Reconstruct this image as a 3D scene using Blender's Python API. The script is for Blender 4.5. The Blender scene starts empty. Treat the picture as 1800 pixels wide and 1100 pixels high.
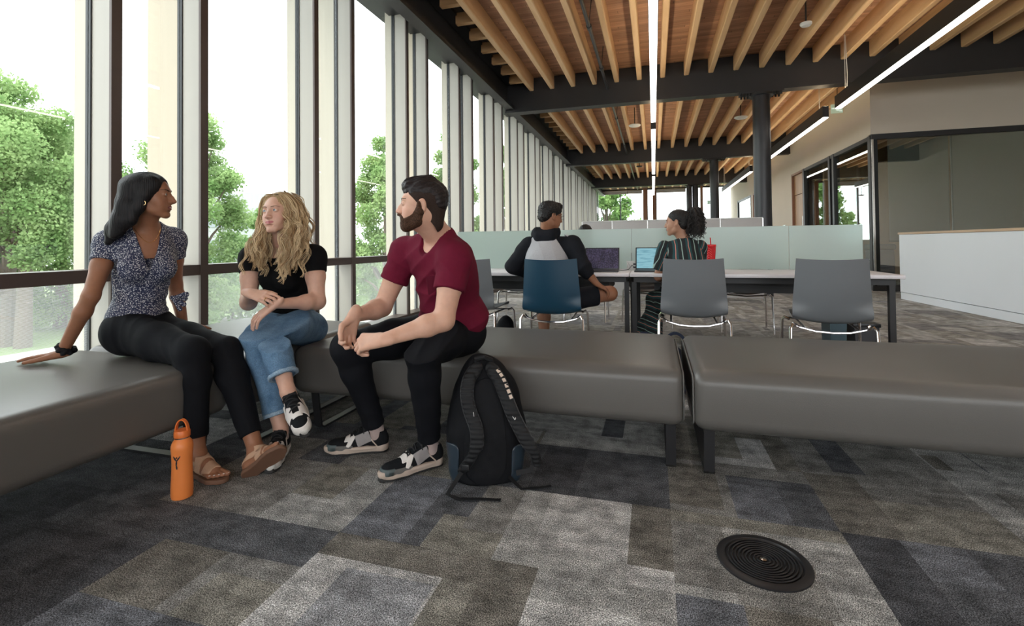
import bpy, bmesh, math, random
import numpy as np
from mathutils import Vector, Matrix, Euler

random.seed(7)
rng = np.random.default_rng(11)
S = bpy.context.scene
COL = S.collection

# ------------------------------------------------------------------ camera
cam_data = bpy.data.cameras.new('camera')
cam = bpy.data.objects.new('camera', cam_data)
COL.objects.link(cam)
cam_data.sensor_fit = 'HORIZONTAL'
cam_data.sensor_width = 36.0
cam_data.lens = 36.0 * 853.0 / 1800.0
cam_data.shift_x = 0.0
cam_data.shift_y = -(550.0 - 415.0) / 1800.0
cam_data.clip_start = 0.05
cam_data.clip_end = 500.0
YAW, PITCH, ROLL = 0.28376, 0.01697, -0.01064
_f = Vector((-math.sin(YAW) * math.cos(PITCH), math.cos(YAW) * math.cos(PITCH), math.sin(PITCH)))
_r = Vector((math.cos(YAW), math.sin(YAW), 0.0))
_u = _r.cross(_f)
_r2 = _r * math.cos(ROLL) + _u * math.sin(ROLL)
_u2 = _r2.cross(_f)
cam.matrix_world = Matrix(((_r2.x, _u2.x, -_f.x, 0.0), (_r2.y, _u2.y, -_f.y, 0.0), (_r2.z, _u2.z, -_f.z, 1.0), (0, 0, 0, 1)))
S.camera = cam

# ------------------------------------------------------------------ world, exposure
S.view_settings.view_transform = 'Standard'
S.view_settings.look = 'None'
S.view_settings.gamma = 1.0
S.view_settings.use_curve_mapping = False
S.view_settings.exposure = 0.28
world = bpy.data.worlds.new('overcast_sky')
S.world = world
world.use_nodes = True
_wn = world.node_tree.nodes
_bg = _wn['Background']
_bg.inputs[0].default_value = (0.93, 0.97, 1.0, 1)
_bg.inputs[1].default_value = 4.0
# soft daylight sun behind thin cloud, outside the window wall
sun_d = bpy.data.lights.new('sun', 'SUN')
sun_d.energy = 4.0
sun_d.angle = math.radians(25)
sun_d.color = (1.0, 0.97, 0.9)
sun = bpy.data.objects.new('sun', sun_d)
COL.objects.link(sun)
sun.rotation_euler = Vector((0.25, 0.55, -1.0)).to_track_quat('-Z', 'Y').to_euler()
S.cycles.max_bounces = 8
S.cycles.diffuse_bounces = 4
S.cycles.glossy_bounces = 3
S.cycles.transmission_bounces = 4
S.cycles.transparent_max_bounces = 16
S.cycles.sample_clamp_indirect = 4.0
S.cycles.use_denoising = True
# ------------------------------------------------------------------ helpers
def tag(o, label=None, cat=None, group=None, kind=None):
    if label: o['label'] = label
    if cat: o['category'] = cat
    if group: o['group'] = group
    if kind: o['kind'] = kind
    return o

def empty(name, loc=(0, 0, 0), rz=0.0, label=None, cat=None, group=None, kind=None, parent=None):
    o = bpy.data.objects.new(name, None)
    COL.objects.link(o)
    o.empty_display_size = 0.1
    o.location = loc
    o.rotation_euler = (0, 0, rz)
    if parent: o.parent = parent
    return tag(o, label, cat, group, kind)

def wloc(o):
    v = Vector((0, 0, 0))
    while o is not None:
        v += Vector(o.location); o = o.parent
    return v

def mesh_obj(name, verts, faces, mat, parent=None, world=False, smooth=35, attr=None):
    me = bpy.data.meshes.new(name)
    if world and parent is not None:
        p = wloc(parent)
        verts = [(v[0] - p.x, v[1] - p.y, v[2] - p.z) for v in verts]
    me.from_pydata([tuple(v) for v in verts], [], [tuple(f) for f in faces])
    me.update()
    if smooth is not None:
        me.polygons.foreach_set('use_smooth', [True] * len(me.polygons))
        me.set_sharp_from_angle(angle=math.radians(smooth))
    if mat: me.materials.append(mat)
    o = bpy.data.objects.new(name, me)
    COL.objects.link(o)
    if parent: o.parent = parent
    return o

def copy_tree(o, parent=None):
    c = o.copy(); COL.objects.link(c); c.parent = parent
    for ch in list(o.children): copy_tree(ch, c)
    return c

class MB:
    def __init__(s): s.v = []; s.f = []
    def add(s, vs, fs):
        b = len(s.v); s.v += [tuple(v) for v in vs]; s.f += [tuple(i + b for i in f) for f in fs]; return s
    def box(s, x0, x1, y0, y1, z0, z1):
        v = [(x0,y0,z0),(x1,y0,z0),(x1,y1,z0),(x0,y1,z0),(x0,y0,z1),(x1,y0,z1),(x1,y1,z1),(x0,y1,z1)]
        return s.add(v, [(0,3,2,1),(4,5,6,7),(0,1,5,4),(1,2,6,5),(2,3,7,6),(3,0,4,7)])
    def rbox(s, x0, x1, y0, y1, z0, z1, r=0.01, seg=3):
        bm = bmesh.new()
        bmesh.ops.create_cube(bm, size=1.0)
        for v in bm.verts:
            v.co = Vector(((x0+x1)/2 + v.co.x*(x1-x0), (y0+y1)/2 + v.co.y*(y1-y0), (z0+z1)/2 + v.co.z*(z1-z0)))
        bmesh.ops.bevel(bm, geom=list(bm.edges), offset=r, segments=seg, affect='EDGES', profile=0.5)
        return s.bm(bm)
    def bm(s, bm):
        bm.verts.index_update()
        vs = [tuple(v.co) for v in bm.verts]; fs = [tuple(v.index for v in f.verts) for f in bm.faces]
        bm.free(); return s.add(vs, fs)
    def tube(s, pts, r, n=8, closed=False, flat=None):
        """round tube along pts; r a number or a list; flat=(w,h) gives a rectangular strap"""
        P = [Vector(p) for p in pts]; N = len(P)
        R = r if isinstance(r, (list, tuple, np.ndarray)) else [r] * N
        T = []
        for i in range(N):
            a = P[(i - 1) % N] if (closed or i > 0) else P[i]
            b = P[(i + 1) % N] if (closed or i < N - 1) else P[i]
            t = (b - a); T.append(t.normalized() if t.length > 1e-9 else Vector((0, 0, 1)))
        up = Vector((0, 0, 1)) if abs(T[0].z) < 0.9 else Vector((1, 0, 0))
        nrm = (up - T[0] * up.dot(T[0])).normalized()
        vs = []; fs = []
        for i in range(N):
            nrm = (nrm - T[i] * nrm.dot(T[i]))
            nrm = nrm.normalized() if nrm.length > 1e-6 else T[i].orthogonal().normalized()
            bn = T[i].cross(nrm)
            for k in range(n):
                a = 2 * math.pi * k / n
                vs.append(P[i] + (nrm * math.cos(a) + bn * math.sin(a)) * R[i])
        M = N if closed else N - 1
        for i in range(M):
            for k in range(n):
                a = i * n + k; b = i * n + (k + 1) % n; c = ((i + 1) % N) * n + (k + 1) % n; d = ((i + 1) % N) * n + k
                fs.append((a, b, c, d))
        if not closed:
            fs.append(tuple(reversed(range(n)))); fs.append(tuple(range((N - 1) * n, N * n)))
        return s.add(vs, fs)
    def strap(s, pts, normals, w, t):
        """flat strap: width w across, thickness t along the normals"""
        P = [Vector(p) for p in pts]; N = len(P); vs = []; fs = []
        W = w if isinstance(w, (list, tuple)) else [w] * N
        for i in range(N):
            T = (P[min(i+1, N-1)] - P[max(i-1, 0)]).normalized()
            n = Vector(normals[i] if isinstance(normals, list) else normals); n = (n - T * n.dot(T)).normalized()
            b = T.cross(n)
            for (x, y) in ((-.5, -.5), (.5, -.5), (.5, .5), (-.5, .5)):
                vs.append(P[i] + b * x * W[i] + n * y * t)
        for i in range(N - 1):
            for k in range(4):
                fs.append((i*4+k, i*4+(k+1) % 4, (i+1)*4+(k+1) % 4, (i+1)*4+k))
        fs.append((3, 2, 1, 0)); e = (N-1)*4; fs.append((e, e+1, e+2, e+3))
        return s.add(vs, fs)
    def lathe(s, prof, n=32, c=(0, 0, 0)):
        vs = []; fs = []; m = len(prof)
        for (r, z) in prof:
            for k in range(n):
                a = 2 * math.pi * k / n
                vs.append((c[0] + r * math.cos(a), c[1] + r * math.sin(a), c[2] + z))
        for i in range(m - 1):
            for k in range(n):
                fs.append((i*n+k, i*n+(k+1) % n, (i+1)*n+(k+1) % n, (i+1)*n+k))
        fs.append(tuple(reversed(range(n)))); fs.append(tuple(range((m-1)*n, m*n)))
        return s.add(vs, fs)
    def prism(s, poly, axis, a, b):
        """poly 2D points extruded along axis from a to b"""
        n = len(poly)
        def P(p, t): return ((t, p[0], p[1]), (p[0], t, p[1]), (p[0], p[1], t))[axis]
        vs = [P(p, a) for p in poly] + [P(p, b) for p in poly]
        fs = [tuple(reversed(range(n))), tuple(range(n, 2*n))] + [(i, (i+1) % n, n+(i+1) % n, n+i) for i in range(n)]
        return s.add(vs, fs)
    def ell(s, c, r, nu=16, nv=10):
        vs = []; fs = []
        for j in range(nv + 1):
            t = math.pi * j / nv
            for k in range(nu):
                a = 2*math.pi*k/nu
                vs.append((c[0]+r[0]*math.sin(t)*math.cos(a), c[1]+r[1]*math.sin(t)*math.sin(a), c[2]+r[2]*math.cos(t)))
        for j in range(nv):
            for k in range(nu):
                fs.append((j*nu+k, (j+1)*nu+k, (j+1)*nu+(k+1) % nu, j*nu+(k+1) % nu))
        return s.add(vs, fs)
    def rot(s, M):
        s.v = [tuple(M @ Vector(v)) for v in s.v]; return s
    def build(s, name, mat, parent=None, world=False, smooth=35):
        return mesh_obj(name, s.v, s.f, mat, parent, world, smooth)

# ------------------------------------------------------------------ materials
def nt(name):
    m = bpy.data.materials.new(name); m.use_nodes = True
    n = m.node_tree.nodes; l = m.node_tree.links
    return m, n, l, n['Principled BSDF']

def mat(name, col, rough=0.6, metal=0.0, var=0.08, scale=20.0, bump=0.0, bscale=200.0, spec=0.5, coat=0.0, sheen=0.0, stretch=None, sss=0.0):
    m, n, l, b = nt(name)
    tc = n.new('ShaderNodeTexCoord')
    src = tc.outputs['Object']
    if stretch:
        mp = n.new('ShaderNodeMapping'); mp.inputs['Scale'].default_value = stretch
        l.new(src, mp.inputs[0]); src = mp.outputs[0]
    nz = n.new('ShaderNodeTexNoise'); nz.inputs['Scale'].default_value = scale; nz.inputs['Detail'].default_value = 4
    l.new(src, nz.inputs['Vector'])
    mx = n.new('ShaderNodeMix'); mx.data_type = 'RGBA'
    mx.inputs[6].default_value = tuple(max(0, c * (1 - var)) for c in col) + (1,)
    mx.inputs[7].default_value = tuple(min(1, c * (1 + var)) for c in col) + (1,)
    l.new(nz.outputs['Fac'], mx.inputs[0]); l.new(mx.outputs[2], b.inputs['Base Color'])
    b.inputs['Roughness'].default_value = rough; b.inputs['Metallic'].default_value = metal
    b.inputs['Specular IOR Level'].default_value = spec
    if coat: b.inputs['Coat Weight'].default_value = coat
    if sheen: b.inputs['Sheen Weight'].default_value = sheen
    if sss:
        b.inputs['Subsurface Weight'].default_value = sss
        b.inputs['Subsurface Radius'].default_value = (0.02, 0.008, 0.004); b.inputs['Subsurface Scale'].default_value = 0.5
    if bump:
        n2 = n.new('ShaderNodeTexNoise'); n2.inputs['Scale'].default_value = bscale; n2.inputs['Detail'].default_value = 3
        l.new(src, n2.inputs['Vector'])
        bp = n.new('ShaderNodeBump'); bp.inputs['Strength'].default_value = bump; bp.inputs['Distance'].default_value = 0.004
        l.new(n2.outputs['Fac'], bp.inputs['Height']); l.new(bp.outputs[0], b.inputs['Normal'])
    return m

def emit(name, col, s):
    m, n, l, b = nt(name)
    b.inputs['Base Color'].default_value = (0.8, 0.8, 0.8, 1)
    b.inputs['Emission Color'].default_value = tuple(col) + (1,); b.inputs['Emission Strength'].default_value = s
    return m

def glass_mat(name, tint=(0.96, 0.98, 0.97), f0=0.04, rough=0.0, frit=False, gloss=(1, 1, 1)):
    m, n, l, b = nt(name); n.remove(b)
    out = n['Material Output']
    tr = n.new('ShaderNodeBsdfTransparent'); tr.inputs[0].default_value = tint + (1,)
    gl = n.new('ShaderNodeBsdfGlossy'); gl.inputs['Roughness'].default_value = rough; gl.inputs[0].default_value = gloss + (1,)
    lw = n.new('ShaderNodeLayerWeight'); lw.inputs['Blend'].default_value = 0.5
    pw = n.new('ShaderNodeMath'); pw.operation = 'POWER'; pw.inputs[1].default_value = 5.0; l.new(lw.outputs['Facing'], pw.inputs[0])
    fr = n.new('ShaderNodeMath'); fr.operation = 'MULTIPLY_ADD'; fr.inputs[1].default_value = 0.55; fr.inputs[2].default_value = f0; l.new(pw.outputs[0], fr.inputs[0])
    mx = n.new('ShaderNodeMixShader')
    l.new(fr.outputs[0], mx.inputs[0]); l.new(tr.outputs[0], mx.inputs[1]); l.new(gl.outputs[0], mx.inputs[2])
    res = mx.outputs[0]
    if frit:   # fine printed lines across the lower panes
        tc = n.new('ShaderNodeTexCoord'); sp = n.new('ShaderNodeSeparateXYZ'); l.new(tc.outputs['Object'], sp.inputs[0])
        mu = n.new('ShaderNodeMath'); mu.operation = 'MULTIPLY'; mu.inputs[1].default_value = 190.0; l.new(sp.outputs['Z'], mu.inputs[0])
        fc = n.new('ShaderNodeMath'); fc.operation = 'FRACT'; l.new(mu.outputs[0], fc.inputs[0])
        gt = n.new('ShaderNodeMath'); gt.operation = 'GREATER_THAN'; gt.inputs[1].default_value = 0.72; l.new(fc.outputs[0], gt.inputs[0])
        ml = n.new('ShaderNodeMath'); ml.operation = 'MULTIPLY'; ml.inputs[1].default_value = 0.34; l.new(gt.outputs[0], ml.inputs[0])
        df = n.new('ShaderNodeBsdfTranslucent'); df.inputs[0].default_value = (0.75, 0.77, 0.76, 1)
        m2 = n.new('ShaderNodeMixShader'); l.new(ml.outputs[0], m2.inputs[0]); l.new(res, m2.inputs[1]); l.new(df.outputs[0], m2.inputs[2])
        res = m2.outputs[0]
    l.new(res, out.inputs[0])
    return m

def frosted_mat(name):
    m, n, l, b = nt(name); n.remove(b); out = n['Material Output']
    tl = n.new('ShaderNodeBsdfTranslucent'); tl.inputs[0].default_value = (0.82, 0.90, 0.87, 1)
    df = n.new('ShaderNodeBsdfDiffuse'); df.inputs[0].default_value = (0.56, 0.64, 0.61, 1)
    gl = n.new('ShaderNodeBsdfGlossy'); gl.inputs['Roughness'].default_value = 0.25
    rf = n.new('ShaderNodeBsdfRefraction'); rf.inputs['Roughness'].default_value = 0.55; rf.inputs['IOR'].default_value = 1.05; rf.inputs[0].default_value = (0.75, 0.87, 0.84, 1)
    a = n.new('ShaderNodeMixShader'); a.inputs[0].default_value = 0.5; l.new(tl.outputs[0], a.inputs[1]); l.new(df.outputs[0], a.inputs[2])
    c = n.new('ShaderNodeMixShader'); c.inputs[0].default_value = 0.45; l.new(a.outputs[0], c.inputs[1]); l.new(rf.outputs[0], c.inputs[2])
    d = n.new('ShaderNodeMixShader'); d.inputs[0].default_value = 0.06; l.new(c.outputs[0], d.inputs[1]); l.new(gl.outputs[0], d.inputs[2])
    l.new(d.outputs[0], out.inputs[0]); return m

def wood_mat(name, c1, c2, grain=(2.0, 30.0, 30.0), rough=0.55, plank=None):
    """grain runs along the axis with the small scale; plank=(axis_across, width, axis_along, length) adds board seams and tones"""
    m, n, l, b = nt(name)
    tc = n.new('ShaderNodeTexCoord'); mp = n.new('ShaderNodeMapping'); mp.inputs['Scale'].default_value = grain
    l.new(tc.outputs['Object'], mp.inputs[0])
    geo = n.new('ShaderNodeObjectInfo')
    add = n.new('ShaderNodeVectorMath'); add.operation = 'ADD'; l.new(mp.outputs[0], add.inputs[0])
    cmb = n.new('ShaderNodeMath'); cmb.operation = 'MULTIPLY'; cmb.inputs[1].default_value = 40.0; l.new(geo.outputs['Random'], cmb.inputs[0]); l.new(cmb.outputs[0], add.inputs[1])
    nz = n.new('ShaderNodeTexNoise'); nz.inputs['Scale'].default_value = 1.0; nz.inputs['Detail'].default_value = 6; nz.inputs['Distortion'].default_value = 0.8
    l.new(add.outputs[0], nz.inputs['Vector'])
    rp = n.new('ShaderNodeValToRGB'); rp.color_ramp.elements[0].position = 0.3; rp.color_ramp.elements[1].position = 0.72
    rp.color_ramp.elements[0].color = tuple(c2) + (1,); rp.color_ramp.elements[1].color = tuple(c1) + (1,)
    l.new(nz.outputs['Fac'], rp.inputs[0]); last = rp.outputs[0]
    if plank:
        ax, w, al, ln = plank
        sp = n.new('ShaderNodeSeparateXYZ'); l.new(tc.outputs['Object'], sp.inputs[0])
        def M(op, a, bb):
            q = n.new('ShaderNodeMath'); q.operation = op
            for i, v in enumerate((a, bb)):
                if v is None: continue
                if isinstance(v, (int, float)): q.inputs[i].default_value = v
                else: l.new(v, q.inputs[i])
            return q.outputs[0]
        u = M('DIVIDE', sp.outputs[ax], w); uf = M('FLOOR', u, None); fr = M('FRACT', u, None)
        off = M('MULTIPLY', uf, 0.377); v = M('ADD', M('DIVIDE', sp.outputs[al], ln), off); vf = M('FLOOR', v, None); vr = M('FRACT', v, None)
        wn = n.new('ShaderNodeTexWhiteNoise'); wn.noise_dimensions = '2D'
        cv = n.new('ShaderNodeCombineXYZ'); l.new(uf, cv.inputs[0]); l.new(vf, cv.inputs[1]); l.new(cv.outputs[0], wn.inputs['Vector'])
        tone = M('ADD', M('MULTIPLY', wn.outputs['Value'], 0.45), 0.75)
        seam = M('MULTIPLY', M('GREATER_THAN', fr, 0.05), M('GREATER_THAN', vr, 0.004))
        k = M('MULTIPLY', tone, M('ADD', M('MULTIPLY', seam, 0.65), 0.35))
        hs = n.new('ShaderNodeVectorMath'); hs.operation = 'SCALE'; l.new(last, hs.inputs[0]); l.new(k, hs.inputs['Scale'])
        last = hs.outputs[0]
    l.new(last, b.inputs['Base Color']); b.inputs['Roughness'].default_value = rough
    return m

M = {}
M['black_steel'] = mat('black_steel', (0.018, 0.018, 0.02), 0.45, var=0.15, scale=5)
M['charcoal_paint'] = mat('charcoal_paint', (0.028, 0.030, 0.036), 0.35, var=0.1, scale=4)
M['bronze'] = mat('bronze_aluminium', (0.085, 0.062, 0.055), 0.4, metal=0.2, var=0.06)
M['cream'] = mat('cream_panel', (0.40, 0.365, 0.30), 0.5, var=0.05, scale=3, stretch=(8, 8, 0.4))
M['cream_warm'] = mat('warm_cream_panel', (0.41, 0.35, 0.265), 0.5, var=0.05, scale=3, stretch=(8, 8, 0.4))
M['mullion_grey'] = mat('mullion_side', (0.40, 0.38, 0.34), 0.45, var=0.04, scale=3, stretch=(8, 8, 0.4))
M['gasket'] = mat('gasket', (0.01, 0.012, 0.016), 0.5)
M['glass'] = glass_mat('window_glass')
M['frit'] = glass_mat('fritted_glass', frit=True)
M['clear_glass'] = glass_mat('partition_glass', tint=(0.88, 0.93, 0.92), f0=.17)
M['frosted'] = frosted_mat('frosted_glass')
M['deck'] = wood_mat('plank_deck', (0.50, 0.29, 0.18), (0.34, 0.18, 0.11), (1.2, 9.0, 9.0), 0.6, plank=(1, 0.066, 0, 2.1))
M['joist'] = wood_mat('joist_timber', (0.78, 0.54, 0.31), (0.62, 0.39, 0.20), (7.0, 0.9, 7.0), 0.5)
M['lookout'] = wood_mat('lookout_timber', (0.60, 0.37, 0.18), (0.45, 0.25, 0.11), (0.9, 7.0, 7.0), 0.5)
M['brown_wood'] = wood_mat('brown_wood', (0.33, 0.16, 0.09), (0.22, 0.10, 0.06), (9, 9, 1.0), 0.5)
M['door_wood'] = wood_mat('door_wood', (0.50, 0.30, 0.16), (0.38, 0.21, 0.11), (9, 9, 1.0), 0.45)
M['oak_edge'] = wood_mat('oak_edge', (0.62, 0.45, 0.30), (0.48, 0.33, 0.21), (9, 1.0, 9), 0.45)
M['beige_wall'] = mat('beige_wall', (0.68, 0.60, 0.51), 0.8, var=0.03, scale=2, bump=0.05)
M['white_wall'] = mat('white_wall', (0.66, 0.64, 0.60), 0.8, var=0.03, scale=2, bump=0.05)
M['white_laminate'] = mat('white_laminate', (0.72, 0.75, 0.79), 0.35, var=0.02, scale=2)
M['table_top'] = mat('table_laminate', (0.74, 0.71, 0.74), 0.35, var=0.02, scale=3)
M['chrome'] = mat('chrome', (0.75, 0.72, 0.72), 0.12, metal=1.0, var=0.03)
M['silver'] = mat('silver_fabric_tube', (0.42, 0.41, 0.40), 0.5, var=0.05)
M['vinyl'] = mat('grey_vinyl', (0.108, 0.101, 0.093), 0.36, var=0.10, scale=3, bump=0.12, bscale=350, spec=0.55)
M['vinyl_seam'] = mat('grey_vinyl_seam', (0.12, 0.115, 0.108), 0.5, var=0.05)
M['shell_grey'] = mat('grey_chair_shell', (0.135, 0.145, 0.155), 0.38, var=0.03, bump=0.03, bscale=500)
M['shell_blue'] = mat('blue_chair_shell', (0.006, 0.045, 0.085), 0.38, var=0.04, bump=0.03, bscale=500)
M['black_plastic'] = mat('black_plastic', (0.013, 0.013, 0.015), 0.4, var=0.1)
M['dark_screen'] = mat('dark_roller_screen', (0.17, 0.165, 0.145), 0.8, var=0.10, scale=3, stretch=(60, 60, 2))
M['lamp'] = emit('lamp_diffuser', (1.0, 0.93, 0.84), 9.0)
M['lamp_up'] = emit('lamp_up_diffuser', (1.0, 0.78, 0.50), 11.0)
M['bag_black'] = mat('black_nylon', (0.0045, 0.005, 0.0068), 0.7, var=0.25, scale=40, bump=0.3, bscale=500, spec=.2)
M['bag_strap'] = mat('black_strap', (0.009, 0.0095, 0.011), 0.6, var=0.25, scale=60, bump=0.25, bscale=900, spec=.3)
M['bag_rubber'] = mat('dark_coated_nylon', (0.022, 0.035, 0.050), 0.3, var=0.15, scale=20)
M['navy'] = mat('navy_fabric', (0.010, 0.018, 0.045), 0.75, var=0.2, scale=60)
M['reflective'] = mat('pale_reflective_patch', (0.75, 0.62, 0.53), 0.4, var=0.03)
M['white_print'] = mat('white_print', (0.8, 0.8, 0.8), 0.5, var=0.02)
M['orange'] = mat('orange_powder_coat', (0.80, 0.235, 0.055), 0.42, var=0.03, scale=30)
M['orange_cap'] = mat('orange_plastic_cap', (0.72, 0.17, 0.035), 0.38, var=0.03, scale=30)
M['steel'] = mat('steel', (0.5, 0.5, 0.48), 0.25, metal=1.0)
M['dark_print'] = mat('dark_print', (0.02, 0.02, 0.03), 0.5)
M['red_cup'] = mat('red_plastic', (0.62, 0.008, 0.015), 0.25, var=0.05, spec=0.6)
M['red_cup_ridge'] = mat('red_plastic_ridge', (0.85, 0.10, 0.09), 0.25, var=0.05, spec=0.6)
M['blue_bin'] = mat('blue_grey_plastic', (0.055, 0.10, 0.125), 0.5)
M['grey_bin'] = mat('dark_grey_plastic', (0.050, 0.050, 0.056), 0.5)
M['panel_grey'] = mat('grey_panel', (0.46, 0.45, 0.45), 0.8, var=0.03)
M['exit_green'] = emit('exit_green', (0.03, 0.25, 0.12), 0.35)
M['exit_white'] = emit('exit_white', (0.6, 0.8, 0.7), .6)
M['white_plastic'] = mat('white_plastic', (0.7, 0.7, 0.68), 0.4, var=0.02)
M['leaf'] = None
# ------------------------------------------------------------------ carpet floor
def carpet_material():
    m, n, l, b = nt('carpet')
    at = n.new('ShaderNodeAttribute'); at.attribute_name = 'tile'
    tc = n.new('ShaderNodeTexCoord')
    def noise(sc, det=2, st=None, rough=0.5):
        src = tc.outputs['Object']
        if st:
            mp = n.new('ShaderNodeMapping'); mp.inputs['Scale'].default_value = st; l.new(src, mp.inputs[0]); src = mp.outputs[0]
        q = n.new('ShaderNodeTexNoise'); q.inputs['Scale'].default_value = sc; q.inputs['Detail'].default_value = det; q.inputs['Roughness'].default_value = rough
        l.new(src, q.inputs['Vector']); return q.outputs['Fac']
    def M_(op, a, bb):
        q = n.new('ShaderNodeMath'); q.operation = op
        for i, v in enumerate((a, bb)):
            if v is None: continue
            if isinstance(v, (int, float)): q.inputs[i].default_value = v
            else: l.new(v, q.inputs[i])
        return q.outputs[0]
    def remap(v, lo, hi, a, bb):
        q = n.new('ShaderNodeMapRange'); q.inputs[1].default_value = lo; q.inputs[2].default_value = hi; q.inputs[3].default_value = a; q.inputs[4].default_value = bb
        l.new(v, q.inputs[0]); return q.outputs[0]
    yarn = remap(noise(290, 2, rough=0.7), 0.38, 0.62, 0.16, 2.0)
    loop = remap(noise(1.0, 1, (420, 150, 1)), 0.38, 0.62, 0.6, 1.4)
    patch = remap(noise(10, 5, rough=0.7), 0.35, 0.65, 0.60, 1.42)
    streak = remap(noise(1.0, 3, (3, 26, 1)), 0.35, 0.65, 0.85, 1.15)
    k = M_('MULTIPLY', M_('MULTIPLY', yarn, loop), M_('MULTIPLY', patch, streak))
    vm = n.new('ShaderNodeVectorMath'); vm.operation = 'SCALE'; l.new(at.outputs['Color'], vm.inputs[0]); l.new(k, vm.inputs['Scale'])
    l.new(vm.outputs[0], b.inputs['Base Color']); b.inputs['Roughness'].default_value = 0.95
    b.inputs['Specular IOR Level'].default_value = 0.15
    bp = n.new('ShaderNodeBump'); bp.inputs['Strength'].default_value = 0.5; bp.inputs['Distance'].default_value = 0.004
    l.new(M_('MULTIPLY', yarn, loop), bp.inputs['Height']); l.new(bp.outputs[0], b.inputs['Normal'])
    return m

LT = (0.40, 0.395, 0.39); LT2 = (0.32, 0.318, 0.31); MD = (0.21, 0.205, 0.195); TP = (0.165, 0.155, 0.138)
BL = (0.145, 0.152, 0.170); DK = (0.068, 0.070, 0.078); DK2 = (0.098, 0.102, 0.112); BE = (0.22, 0.21, 0.185)
X0, DX, Y0, DY = 0.045, 0.5575, 1.475, 0.455
# tiles beside the benches: (column, row) -> base tone and patches (u0,u1,v0,v1,tone) in tile units
TILES = {
 (-1, 0): (LT, [(0.75, 1, 0.2, 1, TP), (0, .2, 0, 1, LT2), (.2, .75, 0, .22, LT2)]),
 (-1, -1): (LT2, [(0, .28, .2, 1, TP), (.28, 1, .72, 1, LT2), (.28, 1, 0, .72, LT)]),
 (-1, -2): (LT, [(0, .3, 0, 1, LT2)]),
 (0, 0): (LT2, [(0, .3, .1, 1, MD), (0, 1, .84, 1, BE), (.3, .75, 0, .35, MD)]),
 (0, -1): (LT2, [(0, .32, .3, 1, BL), (.32, .7, .55, 1, TP), (0, .6, 0, .3, BL)]),
 (1, 0): (DK2, [(0, .3, 0, 1, DK), (.3, .62, .55, 1, BL)]), (1, -1): (DK, [(.4, 1, 0, .6, DK2)]),
 (2, 0): (DK2, [(0, .3, .3, 1, BL)]), (2, -1): (DK, []), (3, 0): (MD, []), (3, -1): (DK, []),
 (-2, 0): (DK2, [(0, .42, 0, 1, BL), (.55, 1, 0, .45, BE), (.72, 1, .3, 1, MD)]),
 (-2, -1): (LT, [(0, 1, .74, 1, TP), (.8, 1, 0, .74, BE), (.25, .78, .05, .66, (0.27, .275, .29))]),
 (-2, -2): (LT2, [(0, .5, 0, 1, LT)]), (0, -2): (BL, [(.5, 1, 0, 1, LT2)]), (1, -2): (DK, []),
 (-3, 0): (LT2, [(0, .35, 0, 1, MD), (.35, .7, .4, 1, BE)]), (-3, -1): (MD, [(0, 1, .58, 1, DK2), (0, .5, 0, .58, TP), (.6, 1, 0, .4, BE)]),
 (-3, -2): (DK2, [(0, .6, .3, 1, BL)]), (-4, -1): (DK2, [(0, 1, 0, .5, DK)]), (-4, 0): (MD, [(0, .5, 0, 1, DK2)]), (-4, -2): (DK, []),
 (-5, 0): (DK2, []), (-5, -1): (DK, []), (-4, 1): (DK2, [(.4, 1, 0, .5, MD)]), (-3, 1): (MD, [(0, .4, 0, 1, DK2)]),
 (-2, 1): (BE, [(.5, 1, 0, 1, DK2)]), (-1, 1): (DK2, [(0, .35, 0, 1, DK)]), 
 (0, 1): (MD, [(0, .35, .1, .9, TP), (.42, 1, .0, .75, DK2), (.42, .75, 0, .6, BL)]), (1, 1): (MD, [(0, .35, 0, 1, TP), (.35, 1, 0, .6, BE)]),
 (2, 1): (MD, [(0, .2, 0, 1, LT2), (.5, 1, 0, 1, DK)]), (3, 1): (DK, []), (4, 1): (DK, []), (4, 0): (DK2, []),
}
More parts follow.
